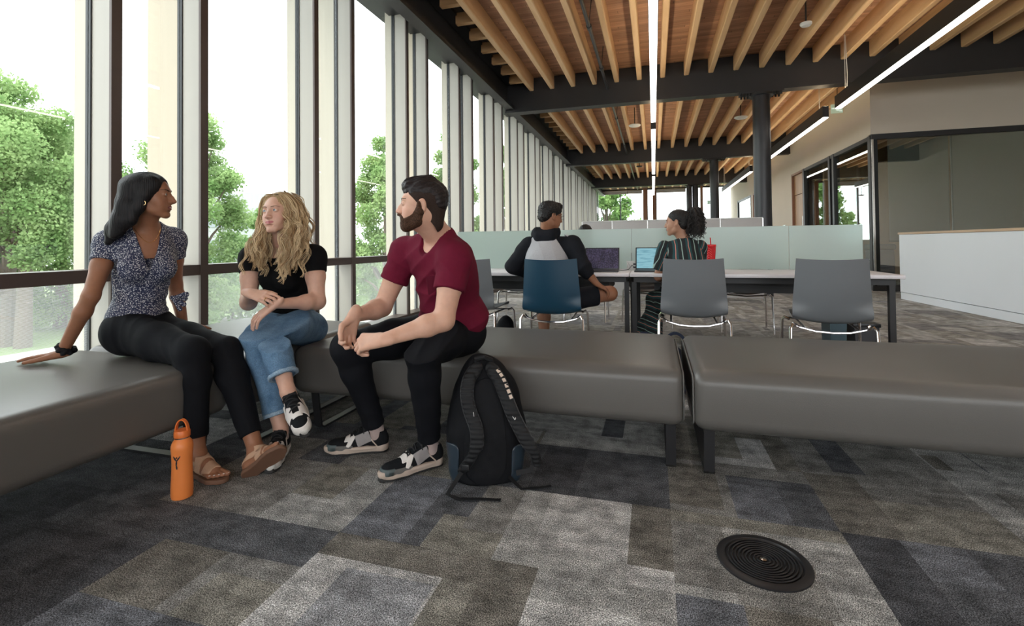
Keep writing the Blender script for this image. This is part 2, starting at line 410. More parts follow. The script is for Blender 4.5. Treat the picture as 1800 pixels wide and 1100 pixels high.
def build_floor():
    vs, fs, cols = [], [], []
    def quad(x0, x1, y0, y1, c):
        b = len(vs); vs.extend([(x0, y0, 0), (x1, y0, 0), (x1, y1, 0), (x0, y1, 0)]); fs.append((b, b+1, b+2, b+3)); cols.append(c)
    pal = [LT2, MD, TP, BL, DK2, BE, MD, LT2, BE, LT]
    i0, i1, j0, j1 = -7, 17, -16, 62
    for i in range(i0, i1):
        for j in range(j0, j1):
            x = X0 + i*DX; y = Y0 + j*DY
            base, pts = TILES.get((i, j), (None, None))
            if base is None:
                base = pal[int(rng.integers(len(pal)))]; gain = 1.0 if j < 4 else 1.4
                pts = []
                for _ in range(int(rng.integers(1, 4))):
                    u = sorted(rng.random(2)); v = sorted(rng.random(2))
                    pts.append((u[0], u[1], 0 if rng.random() < .5 else v[0], 1 if rng.random() < .5 else v[1], pal[int(rng.integers(len(pal)))]))
            us = sorted({0, 1} | {p[0] for p in pts} | {p[1] for p in pts}); ws = sorted({0, 1} | {p[2] for p in pts} | {p[3] for p in pts})
            for a, b_ in zip(us[:-1], us[1:]):
                for c, d in zip(ws[:-1], ws[1:]):
                    t = base; mu, mv = (a+b_)/2, (c+d)/2
                    for p in pts:
                        if p[0] <= mu <= p[1] and p[2] <= mv <= p[3]: t = p[4]
                    quad(x + a*DX, x + b_*DX, y + c*DY, y + d*DY, tuple((q*.55 + m_*.45)*1.4 if j > 3 else q for q, m_ in zip(t, (.235, .222, .205))))  # far tiles lightened: grazing glare and window light put into their colour
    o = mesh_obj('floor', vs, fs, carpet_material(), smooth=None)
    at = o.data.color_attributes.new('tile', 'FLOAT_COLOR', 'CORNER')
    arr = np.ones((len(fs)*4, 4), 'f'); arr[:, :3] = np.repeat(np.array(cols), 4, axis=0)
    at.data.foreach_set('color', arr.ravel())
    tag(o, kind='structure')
build_floor()

def struct(name, mb, m, parent=None, smooth=35):
    o = mb.build(name, m, parent, world=True, smooth=smooth)
    if parent is None: o['kind'] = 'structure'
    return o

# ------------------------------------------------------------------ ceiling, roof edge
YB, YE = -5.0, 29.5
struct('ceiling', MB().box(-2.95, 9.1, YB, YE + .3, 4.48, 4.60), M['deck'], smooth=None)
struct('trim_1', MB().box(-3.9, -2.62, YB, YE + .3, 4.40, 4.62), M['black_steel'])              # dark soffit along the glass
eb = MB()
eb.box(-2.95, -2.93, YB, YE, 3.86, 4.40).box(-2.95, -2.78, YB, YE, 3.84, 3.865).box(-2.95, -2.72, YB, YE, 4.36, 4.40).box(-2.80, -2.78, YB, YE, 3.86, 3.90)
struct('trim_2', eb, M['black_steel'])                                                          # edge channel
struct('trim_3', MB().box(-3.46, -3.06, YB, YE, 4.17, 4.42), M['black_steel'])                  # window head
lk = MB()
first = None
y = -4.4
while y < 29.3:
    if not any(abs(y - b) < .25 for b in (2.4, 9.9, 17.3, 24.7)):
        if first is None:
            first = tag(MB().box(-2.74, -2.46, -.045, .045, 4.24, 4.40).build('ceiling_lookout', M['lookout']), 'short timber lookout between the black edge channel and the first joist', 'joist', 'short timber lookouts along the window edge', 'structure')
            first.location = (0, y, 0)
        else:
            c = first.copy(); COL.objects.link(c); c.location = (0, y, 0)
    y += 0.55

# steel cross beams and columns
BEAMS = (2.45, 9.92, 17.3, 24.7)
def beam(y, name):
    r = empty(name, (3.0, y, 3.78)); tag(r, kind='structure')
    m = MB(); xa, xb = -2.98, 8.9
    m.box(xa, xb, y-.12, y+.12, 3.78, 3.805).box(xa, xb, y-.10, y+.10, 3.81, 4.47)
    m.box(xa-.0, xa+.02, y-.13, y+.13, 3.775, 4.40)
    m.build('beam_web', M['black_steel'], r, world=True)
    if y > 5:
        for x in (1.955,):
            g = MB().box(x-.36, x+.36, y-.14, y+.14, 3.745, 3.78)
            for sx in (-1, 1):
                for k in range(3):
                    for sy in (-.09, .09):
                        g.lathe([(.018, -.05), (.018, .0)], 8, (x + sx*(.21+.055*k), y+sy, 3.745))
            g.build('bolted_plate', M['black_steel'], r, world=True)
    return r
for k, b_ in enumerate(BEAMS): beam(b_, 'ceiling_beam')
lbl = {9.92: 'thick black round steel column nearest the camera, right of the striped top', 17.3: 'black round steel column under the second cross beam'}
for (x, y_, rr, lb) in ((1.955, 9.92, .148, lbl[9.92]), (1.962, 17.3, .14, lbl[17.3]), (1.955, 24.7, .13, 'right one of two slim far black columns'), (1.675, 24.7, .13, 'left one of two slim far black columns')):
    r = empty('steel_column', (x, y_, 0)); tag(r, lb, 'column', kind='structure')
    MB().lathe([(rr, 0), (rr, 3.745)], 40, (x, y_, 0)).build('shaft', M['charcoal_paint'], r, world=True)
    MB().lathe([(rr+.07, 3.70), (rr+.07, 3.74)], 32, (x, y_, 0)).build('cap_plate', M['black_steel'], r, world=True)

# joists
def joist_mesh(L):
    m = MB(); c = .012
    m.prism([(-.046, .28), (-.046, c), (-.046+c, 0), (.046-c, 0), (.046, c), (.046, .28)], 1, 0, L)
    return m
bays = [(-4.9, 2.33), (2.57, 9.81), (10.04, 17.19), (17.42, 24.59), (24.82, 29.4)]
lens = {}
for (a, b_) in bays:
    L = round(b_ - a, 3)
    for i in range(26):
        x = -2.40 + .4358*i
        key = L
        if key not in lens:
            o = joist_mesh(L).build('ceiling_joist', M['joist']); lens[key] = o
            tag(o, 'long honey coloured timber joist under the plank ceiling', 'joist', 'parallel timber joists under the ceiling', 'structure')
        else:
            o = lens[key].copy(); COL.objects.link(o)
        o.location = (x, a, 4.20)

# ------------------------------------------------------------------ window wall on the left
XG = -3.40
def mullion(root, y, fin, tone):
    MB().box(-3.38, -3.215, y-.022, y+.022, 0.0, 4.2).build('mullion', M['mullion_grey'], root, world=True)
    MB().box(-3.215, -3.195, y-.032, y+.032, 0.0, 4.2).build('mullion_cap', M['bronze'], root, world=True)
    MB().box(-3.425, -3.38, y-.030, y+.030, 0.0, 4.2).build('gasket', M['gasket'], root, world=True)
    MB().box(-3.425-fin, -3.425, y-.028, y+.028, -.6, 4.9).build('outer_fin', tone, root, world=True)
n = 0
ys = []
k = -4
while True:
    a = 2.20 + 1.87*k
    if a > YE - .3: break
    ys += [(a, .10, 0), (a + .615, .30, 1)]
    k += 1
for i, (y_, fin, t) in enumerate(ys):
    y2 = ys[i+1][0] if i + 1 < len(ys) else YE
    r = empty('window_%d' % (i+1), (XG, y_, 0)); r['kind'] = 'structure'
    mullion(r, y_, fin, M['cream_warm'] if (i % 4) in (1,) else M['cream'])
    MB().box(-3.405, -3.395, y_+.03, y2-.03, .88, 4.2).build('upper_pane', M['glass'], r, world=True)
    MB().box(-3.405, -3.395, y_+.03, y2-.03, .06, .80).build('lower_pane', M['frit'], r, world=True)
    MB().box(-3.38, -3.20, y_+.022, y2-.022, .80, .875).build('rail', M['bronze'], r, world=True)
    MB().box(-3.38, -3.20, y_+.022, y2-.022, 0.0, .07).build('sill', M['bronze'], r, world=True)

# roller shades rolled up under the window head
sh = None
for k in range(-2, 12):
    y_ = 2.45 + (2.47)*k - .0
    if sh is None:
        sh = empty('roller_blind', (-3.02, y_, 4.09), label='rolled up silver grey roller shade in the row above the windows', cat='roller shade', group='rolled up shades along the window head')
        m = MB().tube([(0, .03, 0), (0, 2.43, 0)], .042, 16); m.build('shade_roll', M['silver'], sh)
        MB().tube([(0, .0, 0), (0, .03, 0)], .047, 16).box(-.02, .02, .0, .02, 0, .1).build('end_bracket', M['black_steel'], sh)
    else:
        c = copy_tree(sh); c.location = (-3.02, y_, 4.09)

# ------------------------------------------------------------------ right side walls
wr = MB()
wr.box(4.2, 4.35, 11.3, YE, 3.10, 4.48).box(4.2, 4.35, 17.15, 22.45, 0, 3.10).box(4.2, 4.35, 27.4, YE, 0, 3.1).box(4.2, 4.35, 23.35, 23.75, 0, 3.1)
struct('wall_right', wr, M['beige_wall'], smooth=None)
struct('wall_right_front', MB().box(4.35, 9.0, 11.3, 11.45, 3.10, 4.48), M['beige_wall'], smooth=None)
struct('wall_right_side', MB().box(9.0, 9.15, YB, YE, 0, 4.48), M['beige_wall'], smooth=None)  # unseen side wall, added to keep sky light out on the right
struct('wall_right_inner', MB().box(4.35, 9.0, 14.6, 14.7, 0, 4.48).box(6.5, 6.6, 14.7, YE, 0, 4.48).box(4.35, 6.5, 17.25, 17.35, 0, 4.48), M['door_wood'], smooth=None)
struct('baseboard_right', MB().box(4.17, 4.2, 17.15, YE, 0, .12).box(4.17, 9.0, 11.27, 11.3, 0, .12), M['black_steel'])
def glazing(name, segs, x=4.2):
    r = empty(name, (x, segs[0][0], 0)); r['kind'] = 'structure'
    f = MB(); a0, b0 = segs[0][0], segs[-1][1]
    f.box(x, x+.12, a0, b0, 3.02, 3.10).box(x, x+.12, a0, b0, 0.0, .10)
    for (a, b_) in segs:
        f.box(x-.01, x+.12, a-.06, a+.06, 0, 3.10).box(x-.01, x+.12, b_-.06, b_+.06, 0, 3.1)
        MB().box(x+.03, x+.04, a, b_, .1, 3.02).build('pane', M['clear_glass'], r, world=True)
    f.build('frame', M['black_steel'], r, world=True)
glazing('window_60', [(11.38, 13.45), (13.72, 15.85)])
glazing('window_61', [(23.8, 27.3)])
# front glazing with the dark roller screens
r = empty('window_62', (6.6, 11.3, 0)); r['kind'] = 'structure'
MB().box(4.2, 9.0, 11.28, 11.42, 3.02, 3.12).box(4.2, 9, 11.28, 11.42, 0, .10).build('frame', M['black_steel'], r, world=True)
MB().box(4.20, 4.235, 11.27, 11.31, .1, 3.02).build('corner_trim', M['steel'], r, world=True)
for (a, b_) in ((4.24, 5.53), (5.54, 7.2), (7.21, 9.0)):
    MB().box(a, b_, 11.32, 11.33, .1, 3.02).build('pane', M['clear_glass'], r, world=True)
for (a, b_) in ((4.52, 5.52), (5.55, 7.2), (7.22, 9.0)):
    q = MB().box(a, b_, 11.40, 11.405, 1.0, 3.05).build('screen', M['dark_screen'], r, world=True)
    MB().box(a, b_, 11.39, 11.42, .97, 1.0).build('hem_bar', M['black_plastic'], q, world=True)
struct('wall_light_block', MB().box(-3.5, 9.1, -6.1, -6.0, 0, 1.25).box(-3.5, 9.1, -6.1, -6.0, 3.4, 4.6), M['white_wall'], smooth=None)  # unseen wall behind the camera, added to darken the space under the benches
# timber doors
for nm, a, b_ in (('door_1', 15.95, 17.15), ('door_2', 22.45, 23.35)):
    r = empty(nm, (4.2, a, 0)); r['kind'] = 'structure'
    MB().box(4.2, 4.34, a, a+.06, 0, 3.1).box(4.2, 4.34, b_-.06, b_, 0, 3.1).box(4.2, 4.34, a, b_, 3.04, 3.1).build('frame', M['brown_wood'], r, world=True)
    d = MB().box(4.27, 4.31, a+.06, b_-.06, 0, 2.42).box(4.27, 4.31, a+.06, b_-.06, 2.44, 3.04).build('door_leaf', M['door_wood'], r, world=True)
    MB().box(4.25, 4.272, a+.12, a+.30, 1.15, 1.75).build('handle_plate', M['steel'], d, world=True)

# ------------------------------------------------------------------ far end wall with its glazing
YF = 29.5
struct('wall_back', MB().box(-3.5, 9.1, YF, YF+.2, 0, 1.05).box(-3.5, 9.1, YF, YF+.2, 4.2, 4.6).box(4.2, 9.1, YF, YF+.2, 1.0, 4.3), M['white_wall'], smooth=None)
edges = [(-3.2, -1.87), (-1.87, -.56), (-.32, -.02), (.18, 1.9), (2.2, 2.60), (2.62, 4.15)]
for i, (a, b_) in enumerate(edges):
    r = empty('window_%d' % (70+i), ((a+b_)/2, YF, 0)); r['kind'] = 'structure'
    MB().box(a, b_, YF+.08, YF+.09, 1.05, 4.2).build('pane', M['glass'], r, world=True)
    MB().box(a-.03, a+.03, YF, YF+.14, 1.05, 4.2).box(a, b_, YF, YF+.14, 4.12, 4.2).build('frame', M['black_steel'], r, world=True)
for i, (a, b_) in enumerate(((-.56, -.32), (-.02, .16), (2.60, 2.72))):
    struct('trim_%d' % (10+i), MB().box(a, b_, YF-.12, YF+.1, 0, 4.2), M['brown_wood'], smooth=None)
struct('trim_14', MB().box(2.2, 2.6, YF-.05, YF+.1, 2.1, 2.25).box(1.9, 2.2, YF-.05, YF+.1, 2.1, 2.25), M['brown_wood'], smooth=None)
for i, (a, b_, lb) in enumerate(((-3.1, -.6, 'pale roller shade at the top of the far left end window'), (.2, 1.8, 'short roller shade at the top of the far middle end window'))):
    r = empty('roller_blind', (a, YF-.1, 4.08), label=lb, cat='roller blind')
    MB().tube([(0, 0, 0), (b_-a, 0, 0)], .05, 12).build('shade_roll', M['silver'], r)
    MB().box(0, b_-a, -.01, .0, -.18, 0).build('shade_cloth', M['panel_grey'], r)

# ------------------------------------------------------------------ pendant lights
def pendant(x, ya, yb, z, label):
    r = empty('linear_pendant_light', (x, (ya+yb)/2, z), label=label, cat='pendant light', group='long linear pendant lights')
    MB().box(x-.05, x+.05, ya, yb, z+.012, z+.22).build('housing', M['black_steel'], r, world=True)
    MB().box(x-.042, x+.042, ya+.01, yb-.01, z, z+.014).build('diffuser', M['lamp'], r, world=True)
    MB().box(x-.035, x+.035, ya+.01, yb-.01, z+.219, z+.223).build('uplight_diffuser', M['lamp_up'], r, world=True)
    for yy in (ya+.35, yb-.35):
        MB().tube([(x, yy, z+.22), (x, yy, 4.48)], .004, 6).build('suspension_cable', M['white_plastic'], r, world=True)
    MB().tube([(x+.03, yb-.33, z+.22), (x+.05, yb-.30, z+.5), (x+.03, yb-.3, 4.47)], .006, 6).build('power_cord', M['white_plastic'], r, world=True)
pendant(.03, 2.0, 9.62, 3.30, 'nearest glowing section of the middle line of pendant lights')
pendant(.03, 10.25, 16.9, 3.30, 'second glowing section of the middle line of pendant lights')
pendant(.03, 17.5, 24.3, 3.30, 'third glowing section of the middle line of pendant lights')
pendant(3.12, 1.0, 9.68, 3.30, 'long black pendant light at upper right, nearest of the right hand line')
pendant(3.12, 10.3, 16.9, 3.30, 'second black pendant light of the right hand line, ending by the near column')
pendant(3.12, 17.5, 24.3, 3.30, 'farthest pendant light of the right hand line')

# ceiling devices
def dome(x, y_, ztop, zb, r0, name, label, cat, dark=False):
    r = empty(name, (x, y_, zb), label=label, cat=cat)
    MB().lathe([(r0*.3, 0), (r0*.75, .006), (r0, .03), (r0, .05), (r0*.6, .055)], 24, (x, y_, zb)).build('body', M['black_plastic' if dark else 'white_plastic'], r, world=True)
    MB().tube([(x, y_, zb+.05), (x, y_, ztop)], .012, 8).build('stem', M['black_steel'], r, world=True)
dome(2.07, 7.55, 4.48, 3.97, .075, 'smoke_detector', 'white round detector hanging between joists near top right', 'detector')
dome(2.07, 12.77, 4.48, 3.97, .15, 'ceiling_speaker', 'white round ceiling device beside the nearest column, past the first beam', 'ceiling device')
dome(-.42, 12.8, 4.48, 3.98, .15, 'wireless_access_point', 'white round device on a black stem left of the middle light', 'ceiling device')
dome(-.49, 19.7, 4.48, 3.98, .12, 'ceiling_sensor', 'small dark ceiling device past the second beam', 'ceiling device', True)
dome(-1.35, 27.6, 4.48, 3.2, .12, 'security_camera', 'small dark dome camera hanging in front of the far end window', 'camera', True)
pp = empty('sprinkler_pipe', (-.84, 12, 4.08), label='thin dark pipe running between the ceiling joists', cat='pipe')
MB().tube([(-.84, YB, 4.10), (-.84, 29.0, 4.10)], .027, 12).build('pipe', M['charcoal_paint'], pp, world=True)
for yy in (3.6, 6.9, 8.6, 12.2, 15.6, 19.0):
    MB().tube([(-.84, yy, 4.10), (-.84, yy+.1, 4.10)], .038, 12).tube([(-.84, yy, 4.1), (-.80, yy, 4.47)], .006, 6).build('hanger', M['charcoal_paint'], pp, world=True)
for (x, y_, z, lb) in ((4.05, 12.6, 3.90, 'small green running man exit sign high on the right wall'), (3.02, 28.9, 3.12, 'tiny green exit sign far off near the end windows')):
    r = empty('exit_sign', (x, y_, z), label=lb, cat='exit sign')
    MB().box(x-.13, x+.10, y_-.02, y_+.02, z, z+.2).build('sign_box', M['exit_green'], r, world=True)
    m = MB().ell((x+.03, y_-.022, z+.17), (.018, .004, .02), 10, 6)
    m.box(x+.01, x+.045, y_-.026, y_-.02, z+.08, z+.15).box(x-.03, x+.02, y_-.026, y_-.02, z+.05, z+.08).box(x+.03, x+.08, y_-.026, y_-.02, z+.03, z+.06).box(x-.12, x-.06, y_-.026, y_-.02, z+.09, z+.12)
    m.build('pictogram', M['exit_white'], r, world=True)
    MB().tube([(x, y_, z+.22), (x, y_, 4.48)], .008, 6).build('stem', M['black_steel'], r, world=True)
# ------------------------------------------------------------------ padded benches
def bench(x0, x1, y0, y1, label, legs, group='grey padded benches'):
    cx, cy = (x0+x1)/2, (y0+y1)/2
    r = empty('padded_bench', (cx, cy, 0), label=label, cat='bench', group=group)
    bm = bmesh.new(); bmesh.ops.create_cube(bm, size=1.0)
    for v in bm.verts: v.co = Vector((v.co.x*(x1-x0), v.co.y*(y1-y0), .335 + v.co.z*.25))
    bmesh.ops.bevel(bm, geom=[e for e in bm.edges], offset=.058, segments=7, affect='EDGES', profile=.55)
    bmesh.ops.subdivide_edges(bm, edges=[e for e in bm.edges if e.calc_length() > .2], cuts=10, use_grid_fill=True)
    hx, hy = (x1-x0)/2, (y1-y0)/2
    for v in bm.verts:                                  # slight crown and sag of the padding
        u = max(0, 1 - (v.co.x/hx)**4) * max(0, 1 - (v.co.y/hy)**4)
        if v.co.z > .40: v.co.z += .012*u
        w = .006*math.sin(v.co.x*7+1) + .004*math.sin(v.co.x*13+v.co.y*9)
        if abs(v.co.y) > hy-.03 and .24 < v.co.z < .43: v.co.y += math.copysign(.008*(1-((v.co.z-.335)/.125)**2), v.co.y) + w*.25
    m = MB().bm(bm); cu = m.build('cushion', M['vinyl'], r, smooth=60)
    for sx in (-1, 1):                                  # welt seam round each end face
        if label.startswith('grey padded corner'): continue
        s = MB(); along = (y1-y0) > (x1-x0); hl, hw = (hy, hx) if along else (hx, hy)
        X = sx*(hl-.001); a, b_, c, d = -hw+.055, hw-.055, .262, .405
        pts = []
        for (px, pz, a0) in ((b_, d, 0), (a, d, 90), (a, c, 180), (b_, c, 270)):
            for t in range(0, 91, 18):
                an = math.radians(a0+t); u_, w_ = px + .03*math.cos(an), pz + .03*math.sin(an)
                pts.append((u_, X, w_) if along else (X, u_, w_))
        s.tube(pts, .0035, 6, closed=True)
        s.build('welt', M['vinyl_seam'], cu)
    for (ax, lx) in legs:
        g = MB()
        if ax == 'x':   # loop standing in a plane of constant x
            a, b_ = y0+.06-cy, y1-.06-cy; X = lx-cx
            path = [(X, a, .215), (X, a+.03, .02), (X, a+.05, .006), (X, b_-.05, .006), (X, b_-.03, .02), (X, b_, .215)]
            g.strap(path, [(0, -1, 0), (0, -1, -.3), (0, -.5, -1), (0, .5, -1), (0, 1, -.3), (0, 1, 0)], .042, .012)
        else:
            a, b_ = x0+.06-cx, x1-.06-cx; Y = lx-cy
            path = [(a, Y, .215), (a+.03, Y, .02), (a+.05, Y, .006), (b_-.05, Y, .006), (b_-.03, Y, .02), (b_, Y, .215)]
            g.strap(path, [(-1, 0, 0), (-1, 0, -.3), (-.5, 0, -1), (.5, 0, -1), (1, 0, -.3), (1, 0, 0)], .042, .012)
        g.build('leg', M['black_steel'], r)
    return r
bench(-3.04, -1.98, -1.2, 1.89, 'grey padded bench along the windows at lower left', [('y', 1.80), ('y', -.9)])
bench(-3.04, -1.91, 1.92, 3.06, 'grey padded corner bench under the blond person', [('y', 2.95), ('x', -1.99)])
bench(-1.885, .115, 2.185, 3.05, 'grey padded bench behind the black backpack, left of the gap', [('x', -1.78), ('x', .06)])
bench(.150, 2.35, 2.16, 3.06, 'grey padded bench at right, right of the gap', [('x', .215), ('x', 2.25)])

# ------------------------------------------------------------------ round floor vent
v = empty('floor_vent', (.315, 1.69, 0), label='round black grooved floor vent set in the carpet', cat='floor vent')
v.rotation_euler = (0, 0, 0)
MB().lathe([(.136, 0), (.136, .005), (.130, .009), (.112, .009), (.108, .004), (.02, .004)], 64).build('rim', M['black_plastic'], v)
g = MB()
for k in range(9):
    r0 = .102 - k*.0105
    pts = [(r0*math.cos(2*math.pi*t/48), r0*math.sin(2*math.pi*t/48), .006) for t in range(48)]
    g.tube(pts, .0033, 6, closed=True)
g.build('ring', M['black_plastic'], v); v.children[-1]['kind'] = 'stuff'
MB().lathe([(.010, 0), (.010, .009), (.004, .011)], 20).build('hub', M['steel'], v)

# ------------------------------------------------------------------ orange bottle
b = empty('water_bottle', (-1.835, 1.515, 0), label='orange insulated water bottle with loop cap on the carpet', cat='bottle')
H = .268
prof = [(.030, 0), (.0365, .003), (.0385, .012), (.0385, .05), (.0365, .10), (.0355, .135), (.0365, .17), (.0385, .195), (.0385, .208), (.034, .222), (.027, .232), (.0245, .238)]
MB().lathe(prof, 48).build('body', M['orange'], b)
MB().lathe([(.0255, .237), (.0255, .242)], 40).build('neck_ring', M['steel'], b)
cp = MB().lathe([(.0285, .242), (.029, .245), (.029, .262), (.026, .268), (.012, .269)], 40).build('cap', M['orange_cap'], b)
ca, sa = math.cos(.28), math.sin(.28)
pts = []
for t in range(0, 181, 12):
    a = math.radians(t); rx = .0245*math.cos(a)
    pts.append((rx*ca, rx*sa, .262 + .047*math.sin(a)))
MB().strap(pts, [(p[0], p[1], (p[2]-.262)*.8+.001) for p in pts], .014, .0045).build('loop', M['orange_cap'], b)
lg = MB()                                             # small dark Y shaped figure mark
R0 = .0382
def on(a, z): return (R0*math.cos(a), R0*math.sin(a), z)
A0 = -1.20
for (p, q) in (((A0, .160), (A0-.02, .140)), ((A0-.34, .176), (A0, .158)), ((A0+.34, .176), (A0, .158)), ((A0-.02, .142), (A0+.05, .126))):
    lg.tube([on(p[0], p[1]), on((p[0]+q[0])/2, (p[1]+q[1])/2), on(q[0], q[1])], [.0014, .0028, .0018], 6)
lg.ell(on(A0, .171), (.003, .003, .003), 8, 6)
lg.build('printed_mark', M['dark_print'], b)

# ------------------------------------------------------------------ long work tables with frosted screen
def work_table(xa, xb, label):
    r = empty('work_table', ((xa+xb)/2, 5.0, 0), label=label, cat='table', group='white work tables')
    MB().rbox(xa, xb, 4.26, 5.72, .712, .742, .004, 2).build('tabletop', M['table_top'], r, world=True)
    MB().box(xa+.03, xb-.03, 4.34, 5.64, .66, .711).box(xa+.2, xb-.2, 4.6, 5.3, .56, .66).build('underframe', M['black_steel'], r, world=True)
    for x in (xa+.03, xb-.03):
        for y_ in (4.42, 5.56):
            MB().box(x-.02, x+.02, y_-.02, y_+.02, 0, .66).build('leg', M['black_steel'], r, world=True)
work_table(-2.18, -.205, 'white work table where the person in grey hoodie sits')
work_table(-.200, 1.785, 'white work table where the curly haired person sits')
for (a, b_, lb) in ((-2.06, -.212, 'frosted glass desk screen behind the person in the hoodie'), (-.208, 1.18, 'frosted glass desk screen behind the curly hair and red cup'), (1.184, 1.76, 'short frosted glass desk screen at the right table end')):
    r = empty('desk_screen', ((a+b_)/2, 4.95, .742), label=lb, cat='screen panel', group='frosted desk screens')
    MB().rbox(a, b_, 4.944, 4.956, .745, 1.143, .002, 1).build('frosted_panel', M['frosted'], r, world=True)
    f = MB()
    for x in (a+.15, b_-.15): f.box(x-.02, x+.02, 4.957, 4.985, .742, .80)
    f.build('clamp', M['steel'], r, world=True)

# ------------------------------------------------------------------ shell chairs
def shell_mesh(W=.225):
    """one continuous seat and back shell; open grid given thickness"""
    prof = [(.235, .425, .19), (.21, .447, .205), (.10, .442, .215), (0, .435, .222), (-.10, .430, .226), (-.165, .430, .232), (-.210, .448, .236), (-.230, .50, .236), (-.244, .60, .230), (-.254, .70, .222), (-.262, .80, .215), (-.268, .872, .210)]
    # smooth resample
    P = np.array(prof); t = np.linspace(0, len(P)-1, 40)
    Q = np.stack([np.interp(t, np.arange(len(P)), P[:, k]) for k in range(3)], 1)
    for _ in range(3): Q[1:-1] = (Q[:-2] + 2*Q[1:-1] + Q[2:])/4
    nu = 17; vs = []; fs = []
    for i, (yy, zz, w) in enumerate(Q):
        back = min(1, max(0, (zz-.46)/.1))
        for k in range(nu):
            u = -1 + 2*k/(nu-1)
            x = u*w
            cur = .034*u*u
            vs.append((x, yy + cur*back*1.2, zz + cur*(1-back)*.9 + back*.01*u*u))
    for i in range(len(Q)-1):
        for k in range(nu-1):
            fs.append((i*nu+k, i*nu+k+1, (i+1)*nu+k+1, (i+1)*nu+k))
    # thickness
    me = bpy.data.meshes.new('tmp'); me.from_pydata(vs, [], fs); bm = bmesh.new(); bm.from_mesh(me); bpy.data.meshes.remove(me)
    bmesh.ops.recalc_face_normals(bm, faces=bm.faces)
    bmesh.ops.solidify(bm, geom=list(bm.faces), thickness=.009)
    return MB().bm(bm)
def chair(loc, rz, m, label, group='molded shell chairs with chrome legs'):
    r = empty('shell_chair', loc, rz, label=label, cat='chair', group=group)
    shell_mesh().build('shell', m, r, smooth=50)
    f = MB()
    arc = [(-.225, -.15, .425), (-.19, -.205, .405), (-.10, -.225, .385), (0, -.23, .380), (.10, -.225, .385), (.19, -.205, .405), (.225, -.15, .425)]
    f.tube(arc, .0085, 8); f.tube([(-.21, .18, .415), (0, .19, .40), (.21, .18, .415)], .0085, 8)
    f.tube([(-.16, -.20, .40), (-.16, .18, .41)], .0085, 8); f.tube([(.16, -.20, .40), (.16, .18, .41)], .0085, 8)
    f.build('seat_frame', M['chrome'], r)
    for sx in (-1, 1):
        for (pts) in ([(sx*.205, -.19, .408), (sx*.235, -.205, .425), (sx*.25, -.22, .40), (sx*.262, -.25, .0)], [(sx*.205, .17, .408), (sx*.235, .19, .42), (sx*.25, .20, .40), (sx*.262, .235, .0)]):
            MB().tube(pts, .0105, 10).build('leg', M['chrome'], r)
    return r
ch0 = chair((-.80, 4.02, 0), 0.04, M['shell_blue'], 'dark blue shell chair under the person in grey hoodie')
def place(loc, rz, m, label):
    c = copy_tree(ch0); c.location = loc; c.rotation_euler = (0, 0, rz); c['label'] = label
    for ch in c.children:
        if ch.name.startswith('shell'):
            ch.data = ch.data.copy(); ch.data.materials.clear(); ch.data.materials.append(m)
    return c
place((.285, 4.06, 0), -.03, M['shell_grey'], 'grey shell chair under the curly haired person')
place((1.175, 3.98, 0), -.10, M['shell_grey'], 'empty grey shell chair at the right end of the table')
place((-1.50, 4.08, 0), -.10, M['shell_grey'], 'grey shell chair partly hidden behind the person in maroon')
place((.98, 6.05, 0), 3.10, M['black_plastic'], 'black shell chair on the far side, seen under the table')
place((-1.62, 5.95, 0), 3.2, M['shell_grey'], 'grey shell chair on the far side at left, seen under the table')
place((-.10, 6.15, 0), 3.3, M['black_plastic'], 'black shell chair on the far side, between the two sitters')
place((-.86, 6.45, 0), 3.14, M['black_plastic'], 'black shell chair under the person beyond the frosted screen')

# laptops
def laptop_scr(name, base, kind):
    m, n_, l, bb = nt(name)
    tc = n_.new('ShaderNodeTexCoord')
    rp = n_.new('ShaderNodeValToRGB'); e = rp.color_ramp.elements
    if kind == 'photo':
        q = n_.new('ShaderNodeTexVoronoi'); q.inputs['Scale'].default_value = 90
        nz = n_.new('ShaderNodeTexNoise'); nz.inputs['Scale'].default_value = 14; l.new(tc.outputs['Object'], nz.inputs['Vector'])
        l.new(tc.outputs['Object'], q.inputs['Vector'])
        mu = n_.new('ShaderNodeMath'); mu.operation = 'MULTIPLY'; l.new(q.outputs['Distance'], mu.inputs[0]); l.new(nz.outputs['Fac'], mu.inputs[1]); l.new(mu.outputs[0], rp.inputs[0])
        e[0].position = .12; e[1].position = .42; e[0].color = (.012, .012, .025, 1); e[1].color = (.06, .05, .10, 1)
    else:
        q = n_.new('ShaderNodeTexNoise'); q.inputs['Scale'].default_value = 1
        mp = n_.new('ShaderNodeMapping'); mp.inputs['Scale'].default_value = (8, 1, 110); l.new(tc.outputs['Object'], mp.inputs[0]); l.new(mp.outputs[0], q.inputs['Vector'])
        l.new(q.outputs['Fac'], rp.inputs[0])
        e[0].position = .38; e[1].position = .5; e[0].color = (.13, .32, .40, 1); e[1].color = (.25, .50, .58, 1)
    bb.inputs['Base Color'].default_value = (.01, .01, .01, 1); bb.inputs['Roughness'].default_value = .2
    l.new(rp.outputs[0], bb.inputs['Emission Color']); bb.inputs['Emission Strength'].default_value = .8
    return m
